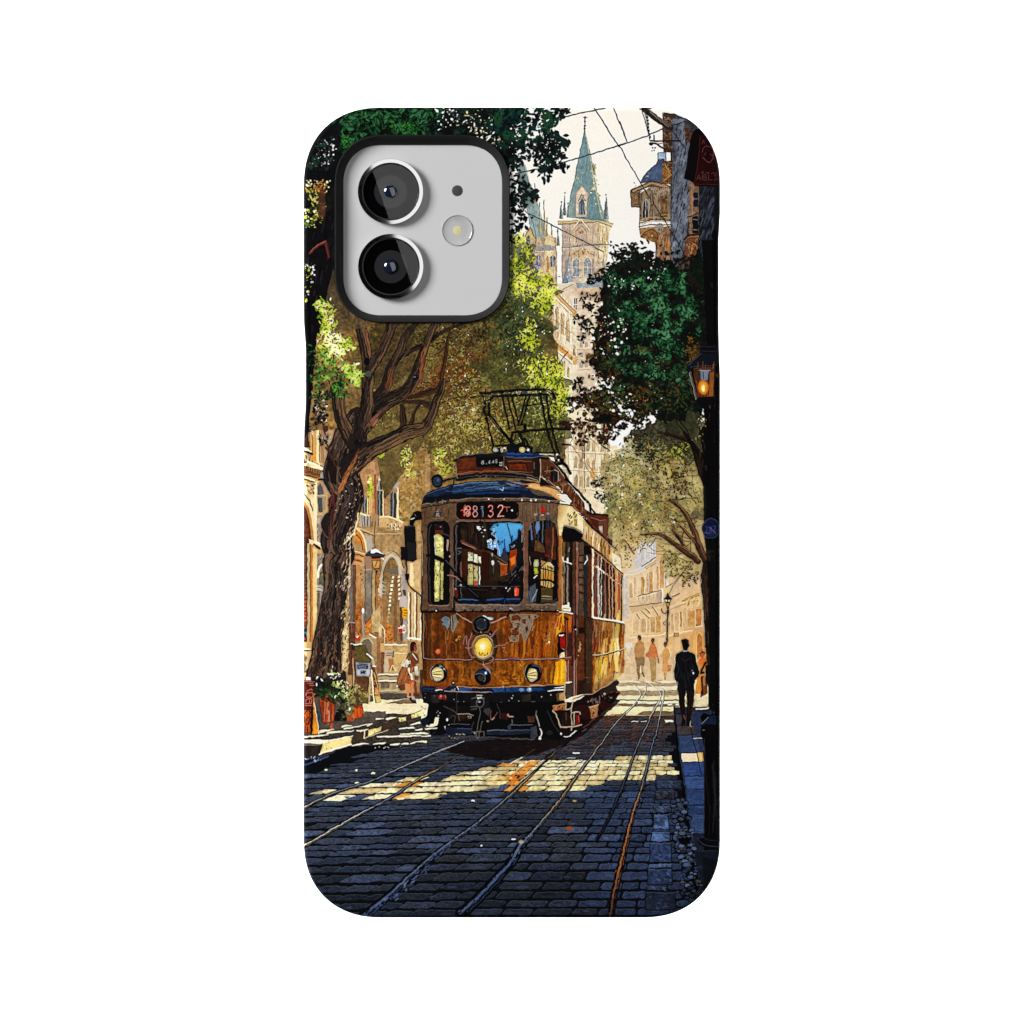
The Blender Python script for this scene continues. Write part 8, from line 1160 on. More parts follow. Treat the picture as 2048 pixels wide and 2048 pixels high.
L(G(360, 570, 560, 820, 790, 1100), 5.6, PB); L(G(390, 620, 560, 830), 1, (120, 110, 100)); T((320, 660, 380, 900, 460, 1180), 2.4)
for p in ((620, 210, 690, 520, 760, 840), (720, 230, 800, 520, 880, 860), (810, 220, 880, 500, 940, 740), (1085, 210, 1010, 500, 930, 760), (1150, 215, 1070, 500, 990, 770), (1350, 160, 1430, 560, 1520, 960, 1640, 1320), (1480, 200, 1510, 480, 1600, 900, 1710, 1330)): T(p, 2.6 if p[0] > 1300 else 2)
L(G(1040, 405, 1250, 375, 1490, 348), 2.4, PB); L(G(1600, 260, 1530, 460, 1520, 660, 1480, 760), 1.7, PB); T((810, 920, 1000, 900, 1300, 870, 1600, 850, 1932, 845), 3.8); L(G(1060, 780, 1060, 880), 5, PB); L(G(900, 775, 1060, 775), 2.4, PB); T((820, 910, 790, 1020, 810, 1090), 3); T((930, 900, 1000, 1030, 1050, 1180, 1110, 1300), 4.4); T((1050, 1030, 1110, 1120, 1130, 1180, 1200, 1230), 3); L(G(900, 900, 840, 1090), 2, PB); L(G(640, 990, 580, 1160), 2, PB); L(G(740, 840, 860, 780), 1.4, PB)
for p in ((1290, 900, 1220, 1050, 1150, 1160), (1440, 890, 1370, 1120, 1280, 1290), (1730, 870, 1540, 1120, 1470, 1290), (1920, 1140, 1830, 1240, 1740, 1340)): L(G(*p), 1.6, (52, 44, 42))
T((460, 1185, 600, 1170, 790, 1160), 3.4); L(G(440, 1200, 430, 1260, 470, 1310, 620, 1320), 3, PB); P(G(440, 1220, 640, 1210, 650, 1310, 470, 1320), (30, 32, 40)); EL(G(490, 1260)[0], 5, 4, (206, 200, 180)); EL(G(610, 1260)[0], 3, 4.6, (206, 200, 180)); L(G(650, 1220, 740, 1215), 3, (226, 222, 210)); P(G(700, 1210, 800, 1100, 930, 1150, 900, 1300, 720, 1300), (18, 22, 34)); T((790, 1120, 830, 1190, 920, 1150, 1010, 1140), 3); T((900, 1290, 940, 1190, 1050, 1200, 1100, 1300), 3.4); EL(G(1010, 1250)[0], 7, 6.4, (226, 206, 140)); L(ring(*G(1010, 1250)[0], 8, 7.4), 2.4, PB); T((1100, 1180, 1180, 1220, 1200, 1300), 3); EL(G(1130, 1250)[0], 3, 3, (226, 222, 214)); L(G(1250, 1310, 1720, 1300), 2.4, PB); L(G(1340, 1330, 1620, 1340), 2.2, (220, 210, 190)); L(G(1640, 1340, 1730, 1330, 1720, 1400, 1650, 1480), 4, PB); EL(G(1680, 1350)[0], 3, 3, (220, 214, 206)); L(G(1700, 1390, 1780, 1480, 1860, 1560, 1932, 1700), 6, PB); P(G(1520, 1380, 1620, 1390, 1640, 1480, 1560, 1450), (236, 232, 222)); P(G(1690, 1430, 1740, 1440, 1720, 1480), (236, 232, 222)); L(G(1700, 1520, 1820, 1520), 5, PB); L(G(1800, 1440, 1810, 1490), 3, PB); L(G(1780, 1145, 1932, 1150), 3, PB); P(G(1690, 770, 1760, 700, 1840, 690, 1932, 740, 1932, 840, 1840, 790, 1760, 770), (46, 26, 18), .9, .3)
for p in ((V4(560, 1310, 640, 1430, 760, 1620)), V4(640, 1180, 720, 1240, 780, 1300), V4(600, 1170, 540, 1290, 440, 1400)): L(p, 1.2, (150, 128, 100))
EL(V4(570, 1190)[0], 4, 4, (60, 40, 30)); L(V4(800, 1280, 860, 1340, 840, 1320, 900, 1360), 2, (50, 40, 36)); L(V4(470, 1298, 550, 1300), 3, (30, 26, 28)); L(V4(700, 1480, 820, 1640, 880, 1620), .8, (110, 96, 80))
# ---- people, pots, boards, lamps, bollard -------------------
# lantern on the left wall
L(curve(I(1165, -440, 1150, -200, 1165, 0)), 1.4, (60, 48, 40)); P(I(1010, 70, 1110, -10, 1160, -30, 1240, 20, 1330, 80, 1300, 110, 1020, 100), (60, 58, 60)); P(I(1100, -5, 1160, -25, 1240, 20, 1320, 75, 1200, 40, 1090, 50), (240, 238, 232)); P(I(1100, 95, 1260, 90, 1250, 130, 1110, 130), (44, 32, 28)); P(I(1105, 130, 1245, 125, 1225, 300, 1130, 300), (60, 36, 24)); P(I(1118, 160, 1232, 160, 1218, 285, 1138, 285), (226, 164, 96), 1, .15); L(I(1160, 250, 1200, 160), 1.4, (96, 56, 30)); L(I(1118, 140, 1240, 135), 3, (206, 110, 60)); P(I(1130, 300, 1225, 298, 1195, 330, 1185, 390, 1170, 330), (40, 30, 26)); L(I(1140, 310, 1215, 308), 1.3, (206, 180, 150)); dots(I(1265, 120, 1300, 120, 1300, 150, 1265, 150), 3, (1.2, 2.4), [(250, 246, 240)])
# board with white notice
P(I(800, 1450, 1010, 1460, 1110, 1690, 1090, 1760, 860, 1740, 810, 1700), (96, 84, 46), 1, .2); L(I(790, 1445, 830, 1470, 950, 1455), 3, (246, 232, 196)); P(I(795, 1450, 850, 1500, 820, 1720, 795, 1700), (50, 40, 32)); P(J(770, 0, 830, 0, 830, 540, 775, 540), (110, 74, 54), 1, .2); L(J(790, 130, 800, 540), 2.6, (232, 196, 150)); P(J(830, 400, 1045, 400, 1040, 620, 870, 640, 840, 560), (98, 66, 42), 1, .3); P(J(870, 620, 1030, 610, 1025, 800, 890, 800), (110, 96, 58), 1, .25); L(J(1045, 400, 1020, 800), 3, (236, 206, 160))
outlined(J(835, 185, 1050, 188, 1040, 395, 832, 392), (190, 194, 206), (90, 70, 60), 1.2); NV = (40, 50, 66)
text('OTTEEN', *J(850, 222)[0], 3.1, 6.2, 1.6, NV, .2); L(J(880, 205, 1005, 208), 1.6, NV); L(J(850, 278, 1000, 276), 1.4, (90, 100, 116)); dots(J(850, 220, 1000, 220, 1000, 280, 850, 280), 20, (.6, 1.2), [NV, (90, 104, 124)]); text('NK', *J(905, 310)[0], 4.6, 5.6, 1.9, NV, .2); L(J(900, 345, 930, 350), 1.5, NV)
outlined(J(1060, 230, 1100, 240, 1205, 770, 1120, 780), (120, 66, 30), (50, 34, 24), 1.2, 1, .3); L(J(1065, 300, 1100, 790), 3.4, (246, 226, 180)); L(J(1100, 330, 1200, 760), 1.8, (246, 206, 140)); P(J(1110, 560, 1160, 560, 1180, 690, 1120, 690), (214, 120, 50)); text('O', *J(1122, 590)[0], 4, 8, 1.6, (250, 206, 150)); P(J(1110, 690, 1190, 690, 1200, 770, 1130, 780), (214, 190, 110)); mottle(J(1090, 420, 1150, 420, 1160, 540, 1110, 540), 8, [(60, 34, 22), (200, 150, 100)], (3, 7)); L(J(1000, 60, 1080, 130), 3.4, (246, 236, 214)); L(J(1080, 140, 1100, 240), 4, (200, 186, 160)); L(J(1080, 240, 1130, 238), 2.4, (246, 236, 206))
# woman in a skirt
P(I(1700, 1560, 1690, 1500, 1705, 1440, 1740, 1410, 1780, 1425, 1795, 1460, 1770, 1500, 1760, 1570, 1720, 1580), (52, 24, 20)); P(I(1760, 1470, 1795, 1465, 1815, 1530, 1795, 1560, 1765, 1560), (150, 76, 56)); EL(I(1778, 1490)[0], 1.2, 1, (60, 30, 26)); L(I(1700, 1430, 1690, 1520), 1.2, (246, 236, 210), .8)
P(J(1590, 60, 1680, 20, 1730, 60, 1770, 110, 1770, 170, 1720, 215, 1660, 260, 1600, 240, 1580, 150), (116, 86, 52), 1, .2); P(J(1680, 60, 1740, 100, 1760, 190, 1670, 240, 1650, 160), (126, 66, 38), 1, .2); P(J(1495, 225, 1600, 130, 1620, 200, 1590, 270), (226, 212, 190), 1, .1); L(J(1590, 170, 1640, 165), 2, (246, 236, 214)); L(J(1590, 195, 1640, 190), 2, (240, 226, 206)); L(J(1680, 60, 1740, 140), 2.4, (244, 226, 196)); L(J(1600, 60, 1500, 220), 1.2, (250, 240, 214), .8)
outlined(J(1520, 250, 1600, 260, 1640, 400, 1690, 470, 1670, 500, 1560, 490, 1440, 520, 1450, 420, 1490, 320), (146, 90, 52), (80, 50, 34), 1.2, 1, .2); stripes(J(1520, 260, 1600, 270, 1640, 430, 1450, 500, 1480, 350), 14, [(110, 64, 36), (176, 116, 70)], (1, 2.4), .7, 105, (8, 20)); P(J(1600, 270, 1640, 260, 1680, 440, 1650, 440), (236, 224, 196)); P(J(1640, 220, 1720, 220, 1700, 330, 1640, 350), (132, 70, 40), 1, .2); P(J(1660, 250, 1700, 240, 1670, 330, 1650, 330), (190, 110, 64)); P(J(1700, 250, 1755, 245, 1755, 380, 1715, 380), (226, 226, 206), 1, .2); P(J(1690, 380, 1760, 390, 1750, 440, 1700, 440), (120, 76, 50))
P(J(1560, 500, 1620, 500, 1620, 700, 1590, 700), (216, 136, 84)); P(J(1620, 460, 1690, 460, 1690, 620, 1690, 700, 1650, 700, 1650, 600), (196, 96, 44), 1, .2); L(J(1665, 480, 1670, 690), 1.6, (244, 180, 120)); P(J(1690, 440, 1730, 480, 1750, 660, 1700, 640), (122, 66, 40)); P(J(1440, 530, 1560, 500, 1560, 590, 1500, 600), (110, 60, 40)); EL(J(1445, 535)[0], 2.4, 2, (250, 240, 220)); P(J(1600, 710, 1650, 700, 1710, 730, 1730, 790, 1670, 790), (70, 46, 34)); P(J(1650, 690, 1700, 690, 1710, 740, 1670, 740), (206, 190, 170)); L(J(1600, 700, 1640, 700), 2, (250, 240, 220)); P(J(1720, 650, 1770, 660, 1760, 690, 1720, 680), (80, 50, 36))
# red menu board and planters on the far left
outlined(J(45, 450, 230, 455, 200, 640, 180, 820, 160, 1230, 45, 1230), (84, 32, 22), (26, 16, 14), 1.6, 1, .2); P(J(45, 900, 165, 880, 150, 1230, 45, 1230), (166, 84, 30), 1, .25); L(J(60, 465, 220, 470), 2, (190, 110, 96)); SG = (206, 120, 104)
for q in ((110, 500, 215, 495), (140, 530, 205, 525), (110, 610, 160, 580, 180, 600), (90, 680, 100, 640, 180, 640, 185, 700, 100, 700), (80, 770, 90, 735, 170, 730, 170, 790), (80, 800, 165, 795), (75, 830, 165, 825), (140, 735, 140, 780)): L(curve(J(*q), 4) if len(q) > 4 else J(*q), 2, SG)
for q in ((60, 960, 120, 880, 155, 920, 140, 980), (60, 1000, 80, 1090, 130, 1090, 150, 1010, 110, 1000, 90, 1060), (60, 1060, 100, 1110, 140, 1080), (80, 1130, 80, 1220), (110, 1140, 110, 1220)): L(curve(J(*q), 5) if len(q) > 4 else J(*q), 2, (70, 30, 24))
P(J(205, 640, 245, 900, 280, 1250, 175, 1250, 190, 900), (226, 140, 40), 1, .15); L(J(210, 780, 250, 1000, 285, 1250), 2, (250, 226, 180)); L(J(190, 860, 172, 1245), 3, (40, 22, 18)); P(J(210, 720, 240, 860, 320, 1000, 320, 1080, 280, 1080, 240, 900), (60, 74, 80), 1, .4); P(J(85, 400, 160, 395, 160, 450, 90, 450), (246, 240, 226))
outlined(J(280, 690, 440, 685, 520, 800, 500, 1060, 440, 1090, 330, 1080), (150, 66, 36), (60, 26, 18), 1.4, 1, .2); stripes(J(280, 700, 440, 690, 515, 800, 500, 1060, 330, 1080), 20, [(190, 90, 50), (110, 44, 26), (214, 150, 110)], (1.4, 4), .6, 95, (10, 40)); P(J(280, 690, 440, 685, 470, 730, 285, 735), (176, 84, 48)); L(curve(J(420, 900, 440, 980, 420, 1020, 440, 1060)), 1.6, (226, 180, 150)); P(J(510, 1000, 560, 880, 660, 900, 690, 1060, 510, 1060), (18, 15, 16))
outlined(J(770, 830, 920, 820, 940, 870, 920, 1010, 780, 1020), (186, 78, 26), (80, 30, 16), 1.4, 1, .2); P(J(765, 825, 925, 815, 940, 870, 775, 870), (150, 60, 26)); P(J(700, 950, 780, 940, 770, 1060, 700, 1060), (170, 80, 40), 1, .2); stripes(J(790, 870, 910, 870, 900, 1000, 790, 1000), 8, [(214, 110, 50), (140, 50, 20)], (1.4, 3.4), .7, 92, (8, 20))
pg = [(12, 26, 15), (26, 48, 26), (48, 74, 36), (86, 104, 54), (190, 196, 140)]
foliage([(650, 1376, 18, 20), (670, 1385, 22, 20), (690, 1390, 20, 26), (655, 1390, 18, 12)], 320, pg, (5, 10), .7, bias=-.28); foliage([(700, 1400, 16, 30), (690, 1420, 14, 26), (712, 1390, 12, 20)], 170, [(30, 26, 18), (70, 66, 40), (110, 110, 66), (150, 146, 96), (226, 218, 176)], (4, 9), .8); foliage([(668, 1352, 10, 16), (675, 1365, 12, 10), (685, 1380, 16, 16)], 70, [(90, 110, 50), (160, 170, 80), (226, 230, 150), (246, 246, 200)], (5, 10), .8, bias=.2); foliage([(712, 1385, 14, 16), (708, 1398, 14, 12), (735, 1388, 14, 5)], 70, [(60, 50, 30), (110, 96, 50), (176, 160, 84), (236, 220, 140)], (4, 8), 1)
for q in ((255, 405), (330, 440), (250, 510), (525, 690), (735, 880)): leaf(*J(*q)[0], 9, rng.random() * 3, (248, 248, 236), .5)
for k in range(14): a = rng.random() * 6.28; p0 = J(845, 800)[0]; L([p0, (p0[0] + 4 * math.cos(a), p0[1] - 14 - 12 * rng.random())], 1, (90, 70, 44))
# ---- far walkers
def walker(pts, col, hi=None):
    P(pts, col, 1, .12); L(pts + pts[:1], .9, (250, 226, 184), .5)
walker(LV(400, 110, 430, 92, 458, 110, 455, 160, 440, 185, 500, 225, 525, 330, 515, 420, 520, 560, 510, 640, 500, 740, 525, 830, 505, 835, 460, 770, 465, 640, 440, 660, 445, 800, 430, 870, 380, 880, 395, 850, 370, 600, 355, 470, 330, 370, 345, 270, 400, 190), (146, 98, 56))
P(LV(355, 480, 520, 480, 515, 640, 470, 640, 455, 620, 430, 700, 430, 860, 400, 860, 375, 620), (110, 82, 54), 1, .15); EL(LV(428, 128)[0], 3.8, 4.8, (84, 54, 40)); P(LV(350, 270, 420, 190, 500, 230, 520, 330, 510, 470, 360, 480, 332, 370), (164, 110, 62), 1, .15); P(LV(460, 640, 510, 640, 500, 740, 470, 740), (150, 130, 100)); P(LV(455, 760, 500, 750, 525, 830, 505, 836), (96, 84, 50)); P(LV(445, 620, 465, 640, 455, 760, 440, 760), (250, 226, 180))
walker(LV(632, 175, 658, 145, 688, 175, 680, 215, 720, 290, 750, 420, 780, 520, 770, 600, 750, 580, 745, 480, 725, 470, 720, 620, 715, 800, 720, 880, 640, 900, 625, 880, 630, 720, 600, 560, 585, 480, 540, 470, 530, 430, 580, 380, 610, 290, 645, 215), (172, 92, 48))
P(LV(600, 490, 725, 480, 720, 640, 710, 860, 680, 860, 672, 690, 660, 690, 660, 850, 635, 860, 632, 720), (150, 118, 72), 1, .15); EL(LV(660, 182)[0], 3.6, 4.4, (96, 62, 40)); P(LV(615, 290, 650, 245, 690, 255, 720, 310, 745, 420, 725, 480, 600, 490, 585, 430), (184, 92, 46), 1, .15); P(LV(625, 300, 650, 240, 690, 250, 700, 290, 660, 290), (206, 96, 50)); P(LV(750, 490, 780, 500, 775, 600, 755, 570), (110, 84, 56)); P(LV(630, 860, 680, 850, 720, 870, 680, 900, 640, 905), (130, 110, 60))
walker(LV(855, 240, 890, 215, 920, 245, 905, 300, 950, 350, 975, 420, 970, 500, 940, 530, 930, 620, 995, 610, 990, 720, 920, 740, 905, 880, 870, 885, 860, 740, 820, 740, 835, 560, 840, 480, 800, 470, 790, 430, 830, 400, 860, 310), (200, 136, 74))
EL(LV(888, 252)[0], 4, 4.6, (110, 74, 46)); P(LV(840, 560, 930, 480, 925, 740, 825, 735), (216, 138, 74), 1, .12); P(LV(925, 615, 995, 612, 988, 722, 925, 735), (166, 106, 56), 1, .2); P(LV(860, 745, 910, 745, 905, 880, 868, 880), (176, 130, 78)); L(LV(960, 330, 985, 420, 970, 500), 1.6, (250, 220, 170))
for q in ((380, 885, 440, 900, 520, 925), (640, 905, 690, 910, 800, 930)): L(LV(*q), 2, (190, 150, 110))
P(LV(0, 260, 1060, 260, 1060, 900, 0, 900), (252, 226, 180), .13); P(LV(0, 640, 1060, 600, 1060, 900, 0, 900), (255, 236, 196), .14)
for q in ((1215, 1060, 1245, 1060, 1345, 1330, 1270, 1330), (1255, 1050, 1275, 1050, 1400, 1330, 1360, 1330), (1180, 1120, 1200, 1110, 1255, 1380, 1200, 1390)): P([(q[0], q[1]), (q[2], q[3]), (q[4], q[5]), (q[6], q[7])], (255, 236, 190), .10)
# far lamp post
L(LV(915, -80, 915, 220), 3, (70, 70, 60)); L(K(925, 1410, 912, 1932), 3.4, (66, 66, 56)); P(K(865, 1205, 905, 1160, 918, 1105, 930, 1110, 945, 1160, 995, 1200, 990, 1215, 870, 1215), (34, 34, 36)); P(K(875, 1215, 985, 1215, 955, 1340, 945, 1420, 915, 1420, 905, 1340), (92, 72, 44)); P(K(885, 1220, 920, 1220, 920, 1260, 895, 1260), (230, 222, 196)); P(K(935, 1220, 970, 1220, 960, 1260, 935, 1260), (226, 214, 186)); P(K(900, 1290, 955, 1290, 945, 1340, 915, 1340), (190, 130, 70)); L(K(870, 1205, 990, 1205), 2.4, (24, 24, 26)); P(K(915, 1410, 950, 1410, 945, 1460, 920, 1460), (40, 40, 36)); L(ring(*K(905, 1640)[0], 6, 4), 1.6, (110, 110, 90)); L(curve(K(820, 1380, 840, 1450, 880, 1470, 910, 1440)), 2, (96, 86, 60)); L(K(1010, 60, 1010, 60), .1, BK, 0)
# figure by the trunk in orange
P(LV(1450, 560, 1510, 480, 1590, 470, 1620, 620, 1560, 660, 1500, 1130, 1400, 1150, 1470, 700), (222, 140, 60), 1, .15); P(LV(1490, 400, 1530, 370, 1580, 400, 1575, 430, 1490, 420), (60, 50, 36)); EL(LV(1530, 440)[0], 4.6, 5, (176, 96, 50)); P(LV(1470, 520, 1530, 460, 1590, 500, 1600, 600, 1480, 590), (214, 108, 50), 1, .15); L(LV(1440, 560, 1500, 470), 1.6, (250, 230, 190)); P(LV(1510, 800, 1620, 800, 1620, 1110, 1500, 1190, 1520, 1000), (110, 58, 30), 1, .3)
P(LV(1590, 620, 1660, 620, 1720, 640, 1760, 700, 1760, 1400, 1640, 1400, 1640, 1000, 1590, 860), (30, 22, 20), 1, .3); L(LV(1505, 720, 1590, 580), 5, (40, 28, 22)); L(LV(1490, 755, 1580, 750), 4, (20, 18, 18)); L(LV(1580, 690, 1580, 980), 2, (190, 160, 120)); P(LV(1590, 640, 1680, 640, 1700, 760, 1600, 860), (18, 15, 16)); L(LV(1560, 830, 1560, 980), 2, (190, 150, 100)); L(LV(1520, 830, 1540, 1120), 3, (40, 24, 18)); L(LV(1420, 1135, 1500, 1130), 2.4, (246, 226, 196)); L(LV(1440, 1210, 1565, 1212), 2.4, (240, 222, 196))
# dark right border with figure in blue
P(LV(1750, 500, 1800, 450, 1860, 440, 1860, 620, 1780, 620), (10, 10, 13)); P(LV(1700, 700, 1760, 620, 1860, 590, 1860, 880, 1800, 880, 1720, 820), (18, 34, 70), 1, .3); P(LV(1780, 660, 1850, 630, 1850, 720, 1790, 740), (34, 66, 124), .9, .3); P(LV(1800, 820, 1860, 800, 1860, 890, 1790, 880), (110, 120, 150), .9)
P(LV(1640, 980, 1760, 880, 1960, 880, 1960, 1500, 1640, 1400), (20, 16, 17), 1, .3); stripes(LV(1660, 980, 1850, 900, 1850, 1400, 1660, 1380), 14, [(44, 34, 34), (8, 7, 8)], (2, 5), .8, 90, (20, 50)); L(LV(1425, 1390, 1640, 1370), 3.4, (250, 240, 220)); dots(LV(1680, 1300, 1840, 900, 1850, 1400, 1700, 1400), 6, (.7, 1.5), [(190, 190, 196)])
# man in the dark coat
L(LV(1060, 470, 1040, 760, 1080, 1020), 2.4, (250, 230, 196), .8); L(LV(1420, 440, 1490, 740, 1410, 900), 1.8, (246, 220, 180), .7)
P(LV(1110, 1030, 1395, 1040, 1385, 1250, 1350, 1440, 1320, 1570, 1250, 1560, 1260, 1400, 1270, 1250, 1245, 1060, 1225, 1200, 1230, 1350, 1240, 1480, 1240, 1560, 1180, 1560, 1150, 1430, 1120, 1250), (30, 17, 14), 1, .2); stripes(LV(1120, 1050, 1230, 1050, 1230, 1500, 1160, 1500), 10, [(54, 30, 24), (16, 10, 10)], (1, 3), .7, 88, (14, 40)); stripes(LV(1280, 1050, 1385, 1050, 1340, 1500, 1270, 1500), 10, [(54, 30, 24), (16, 10, 10)], (1, 3), .7, 94, (14, 40))
P(LV(1170, 1590, 1200, 1520, 1240, 1550, 1235, 1640, 1200, 1690, 1160, 1680), (20, 14, 15)); P(LV(1250, 1570, 1320, 1550, 1330, 1600, 1310, 1690, 1255, 1680), (18, 14, 15)); L(LV(1210, 1500, 1230, 1560), 3, (120, 70, 60)); L(LV(1330, 1600, 1320, 1680, 1350, 1700), 1.8, (220, 206, 190))
coat = LV(1075, 410, 1170, 375, 1230, 345, 1290, 375, 1410, 440, 1430, 560, 1480, 740, 1460, 820, 1400, 880, 1390, 1040, 1395, 1085, 1080, 1040, 1110, 930, 1045, 870, 1035, 740, 1055, 600)
P(coat, (17, 17, 21), 1, .25); stripes(LV(1080, 430, 1400, 440, 1400, 1020, 1090, 1010), 30, [(32, 32, 38), (9, 9, 12), (26, 24, 28)], (1.4, 4), .75, 80, (10, 36)); L(curve(LV(1170, 500, 1230, 540, 1310, 500)), 2, (40, 38, 44)); L(curve(LV(1090, 560, 1110, 700, 1060, 860)), 1.4, (44, 42, 48)); P(LV(1310, 640, 1350, 690, 1360, 820, 1310, 830), (26, 32, 44), .8); EL(LV(1372, 760)[0], 2, 3, (226, 220, 226)); EL(LV(1352, 710)[0], 1.2, 1.6, (170, 150, 160)); P(LV(1190, 365, 1230, 342, 1275, 352, 1285, 375, 1200, 385), (176, 184, 204)); P(LV(1200, 320, 1280, 320, 1270, 355, 1210, 355), (70, 46, 40))
P(LV(1165, 195, 1150, 180, 1190, 160, 1240, 148, 1300, 195, 1310, 250, 1290, 300, 1265, 340, 1200, 335, 1175, 270), (15, 12, 13)); P(LV(1255, 175, 1300, 205, 1308, 250, 1280, 230), (70, 44, 30), .8); L(LV(1305, 200, 1312, 260, 1290, 310), 1.4, (246, 206, 160)); P(LV(1300, 240, 1318, 250, 1308, 290, 1296, 285), (120, 74, 56))
# ---- near street lamp, right
P([(1398, 856), (1456, 840), (1456, 1420), (1420, 1420), (1418, 1180), (1408, 1060), (1404, 900)], (10, 9, 10), .86)
P([(1404, 480), (1456, 480), (1456, 1100), (1414, 1100), (1408, 860), (1414, 700)], (9, 9, 11), .92, .3); P([(1424, 460), (1456, 460), (1456, 1450), (1430, 1450), (1432, 900)], (5, 5, 6), .9)
stripes([(1392, 860), (1440, 860), (1440, 960), (1400, 960)], 20, [(40, 30, 24), (10, 9, 10), (70, 56, 40)], (1, 2.4), .8, 92, (6, 20)); foliage([(1400, 850, 6, 14), (1402, 880, 6, 12)], 30, [(20, 16, 14), (110, 90, 50), (200, 190, 130)], (3, 6), 1)
P(V4(1575, 640, 1600, 580, 1690, 490, 1710, 470, 1870, 470, 1870, 580, 1640, 600, 1610, 640), (20, 24, 34)); L(V4(1600, 590, 1690, 500, 1720, 480), 1.6, (70, 76, 90)); L(V4(1620, 600, 1850, 585), 2, (56, 60, 72)); P(V4(1710, 400, 1860, 400, 1870, 480, 1700, 480), (14, 14, 18)); L(V4(1700, 420, 1850, 420), 1.6, (40, 42, 50)); L(V4(1690, 460, 1860, 460), 1.6, (44, 46, 54))
P(V4(1605, 640, 1640, 600, 1850, 590, 1840, 900, 1680, 905), (16, 12, 12)); P(V4(1645, 610, 1845, 600, 1825, 875, 1690, 878), (96, 54, 22), 1, .15); stripes(V4(1650, 620, 1840, 610, 1820, 870, 1695, 870), 26, [(150, 88, 36), (60, 34, 18), (176, 110, 50)], (1, 2.2), .7, 92, (10, 34)); P(V4(1655, 620, 1840, 615, 1830, 720, 1670, 720), (60, 44, 34), .8)
P(V4(1710, 635, 1790, 635, 1775, 720, 1715, 720), (120, 124, 140)); L(V4(1700, 632, 1800, 632), 2, (170, 176, 196)); L(V4(1735, 650, 1740, 710), 2, (70, 76, 90))
def flame(X, Y):
    d = np.hypot((X - V4(1738, 790)[0][0]) / 12, (Y - V4(1738, 785)[0][1]) / 17)[..., None]
    a, b, c = (np.array(q, np.float32) for q in ((255, 236, 150), (250, 170, 50), (170, 90, 24)))
    return np.where(d < .45, a + (b - a) * np.clip(d / .45, 0, 1), b + (c - b) * np.clip((d - .45) / .55, 0, 1))
P(ring(*V4(1738, 785)[0], 11.5, 15)[:-1], flame, .9); EL(V4(1738, 795)[0], 4, 7, (255, 232, 140)); EL(V4(1740, 800)[0], 2, 3.6, (255, 250, 216)); L(V4(1620, 640, 1680, 880), 3, (84, 74, 70)); L(V4(1612, 650, 1670, 890), 1.4, (206, 200, 196)); L(V4(1690, 878, 1830, 872), 3.4, (14, 12, 12)); P(V4(1670, 890, 1850, 880, 1840, 930, 1680, 930), (14, 11, 12)); P(V4(1700, 930, 1840, 925, 1820, 1000, 1760, 1000, 1720, 960), (12, 10, 11)); L(V4(1790, 950, 1800, 1000), 2.4, (84, 74, 70)); P(V4(1740, 990, 1840, 960, 1900, 1800, 1790, 1900, 1760, 1300), (11, 9, 10)); stripes(V4(1750, 1000, 1840, 1000, 1840, 1300, 1770, 1300), 10, [(46, 38, 36), (6, 6, 7)], (1, 2.4), .8, 95, (8, 20)); dots(V4(1690, 1050, 1760, 1050, 1760, 1150, 1700, 1150), 8, (1, 2.4), [(150, 140, 70), (220, 214, 170)])
for k in range(9): L(V4(1800 + 5 * k, 650, 1790 + 4 * k, 860), .8, (190, 130, 60), .6)
L(V4(1845, 600, 1835, 880), 2.6, (40, 24, 16)); EL(V4(1862, 680)[0], 2.4, 4, (90, 44, 26))
# round blue sign
EL(V6(1810, 255)[0], 19.5, 21.5, (14, 15, 22)); EL(V6(1806, 255)[0], 17.2, 19.4, (18, 26, 58), 1, .2); L(ring(*V6(1806, 255)[0], 17.2, 19.4), 1.4, (70, 78, 104)); P(V6(1745, 270, 1860, 270, 1850, 310, 1810, 335, 1765, 315), (32, 40, 72)); text('787', *V6(1752, 238)[0], 6, 12, 1.6, (58, 72, 116), .3); L(V6(1748, 290, 1790, 300), 2, (84, 96, 136)); L(V6(1790, 240, 1850, 300), 1.6, (110, 96, 110))
P(V6(1790, 345, 1840, 345, 1835, 410, 1810, 445, 1785, 410), (10, 11, 14)); L(V6(1840, 410, 1890, 405), 3.4, (8, 8, 10)); P(V6(1770, 400, 1800, 400, 1800, 430, 1775, 425), (12, 12, 14))
# bollard
P([(1400, 1433), (1408, 1424), (1420, 1430), (1456, 1420), (1456, 1716), (1408, 1700), (1409, 1500), (1402, 1470), (1403, 1446)], (6, 6, 8)); P(V8(1645, 190, 1700, 145, 1760, 130, 1840, 150, 1840, 220, 1650, 220), (22, 32, 52), 1, .3); L(V8(1645, 200, 1700, 150), 2, (130, 140, 150)); L(V8(1660, 265, 1840, 280), 1.4, (56, 56, 62)); P(V8(1670, 210, 1840, 210, 1840, 320, 1680, 310), (9, 9, 12)); stripes(V8(1690, 340, 1830, 340, 1830, 1160, 1690, 1160), 16, [(22, 22, 26), (2, 2, 3), (34, 34, 40)], (2, 5), .7, 90, (40, 120)); L(V8(1668, 330, 1668, 1150), 2, (40, 44, 54)); EL(V8(1665, 262)[0], 2.4, 1.4, (120, 110, 100))
P(V8(1600, 1195, 1660, 1180, 1860, 1190, 1860, 1290, 1700, 1280, 1620, 1240), (9, 10, 13)); L(curve(V8(1610, 1190, 1660, 1240, 1760, 1260, 1830, 1250)), 2, (56, 62, 76)); L(curve(V8(1640, 1170, 1700, 1200, 1790, 1210)), 1.4, (40, 44, 54))
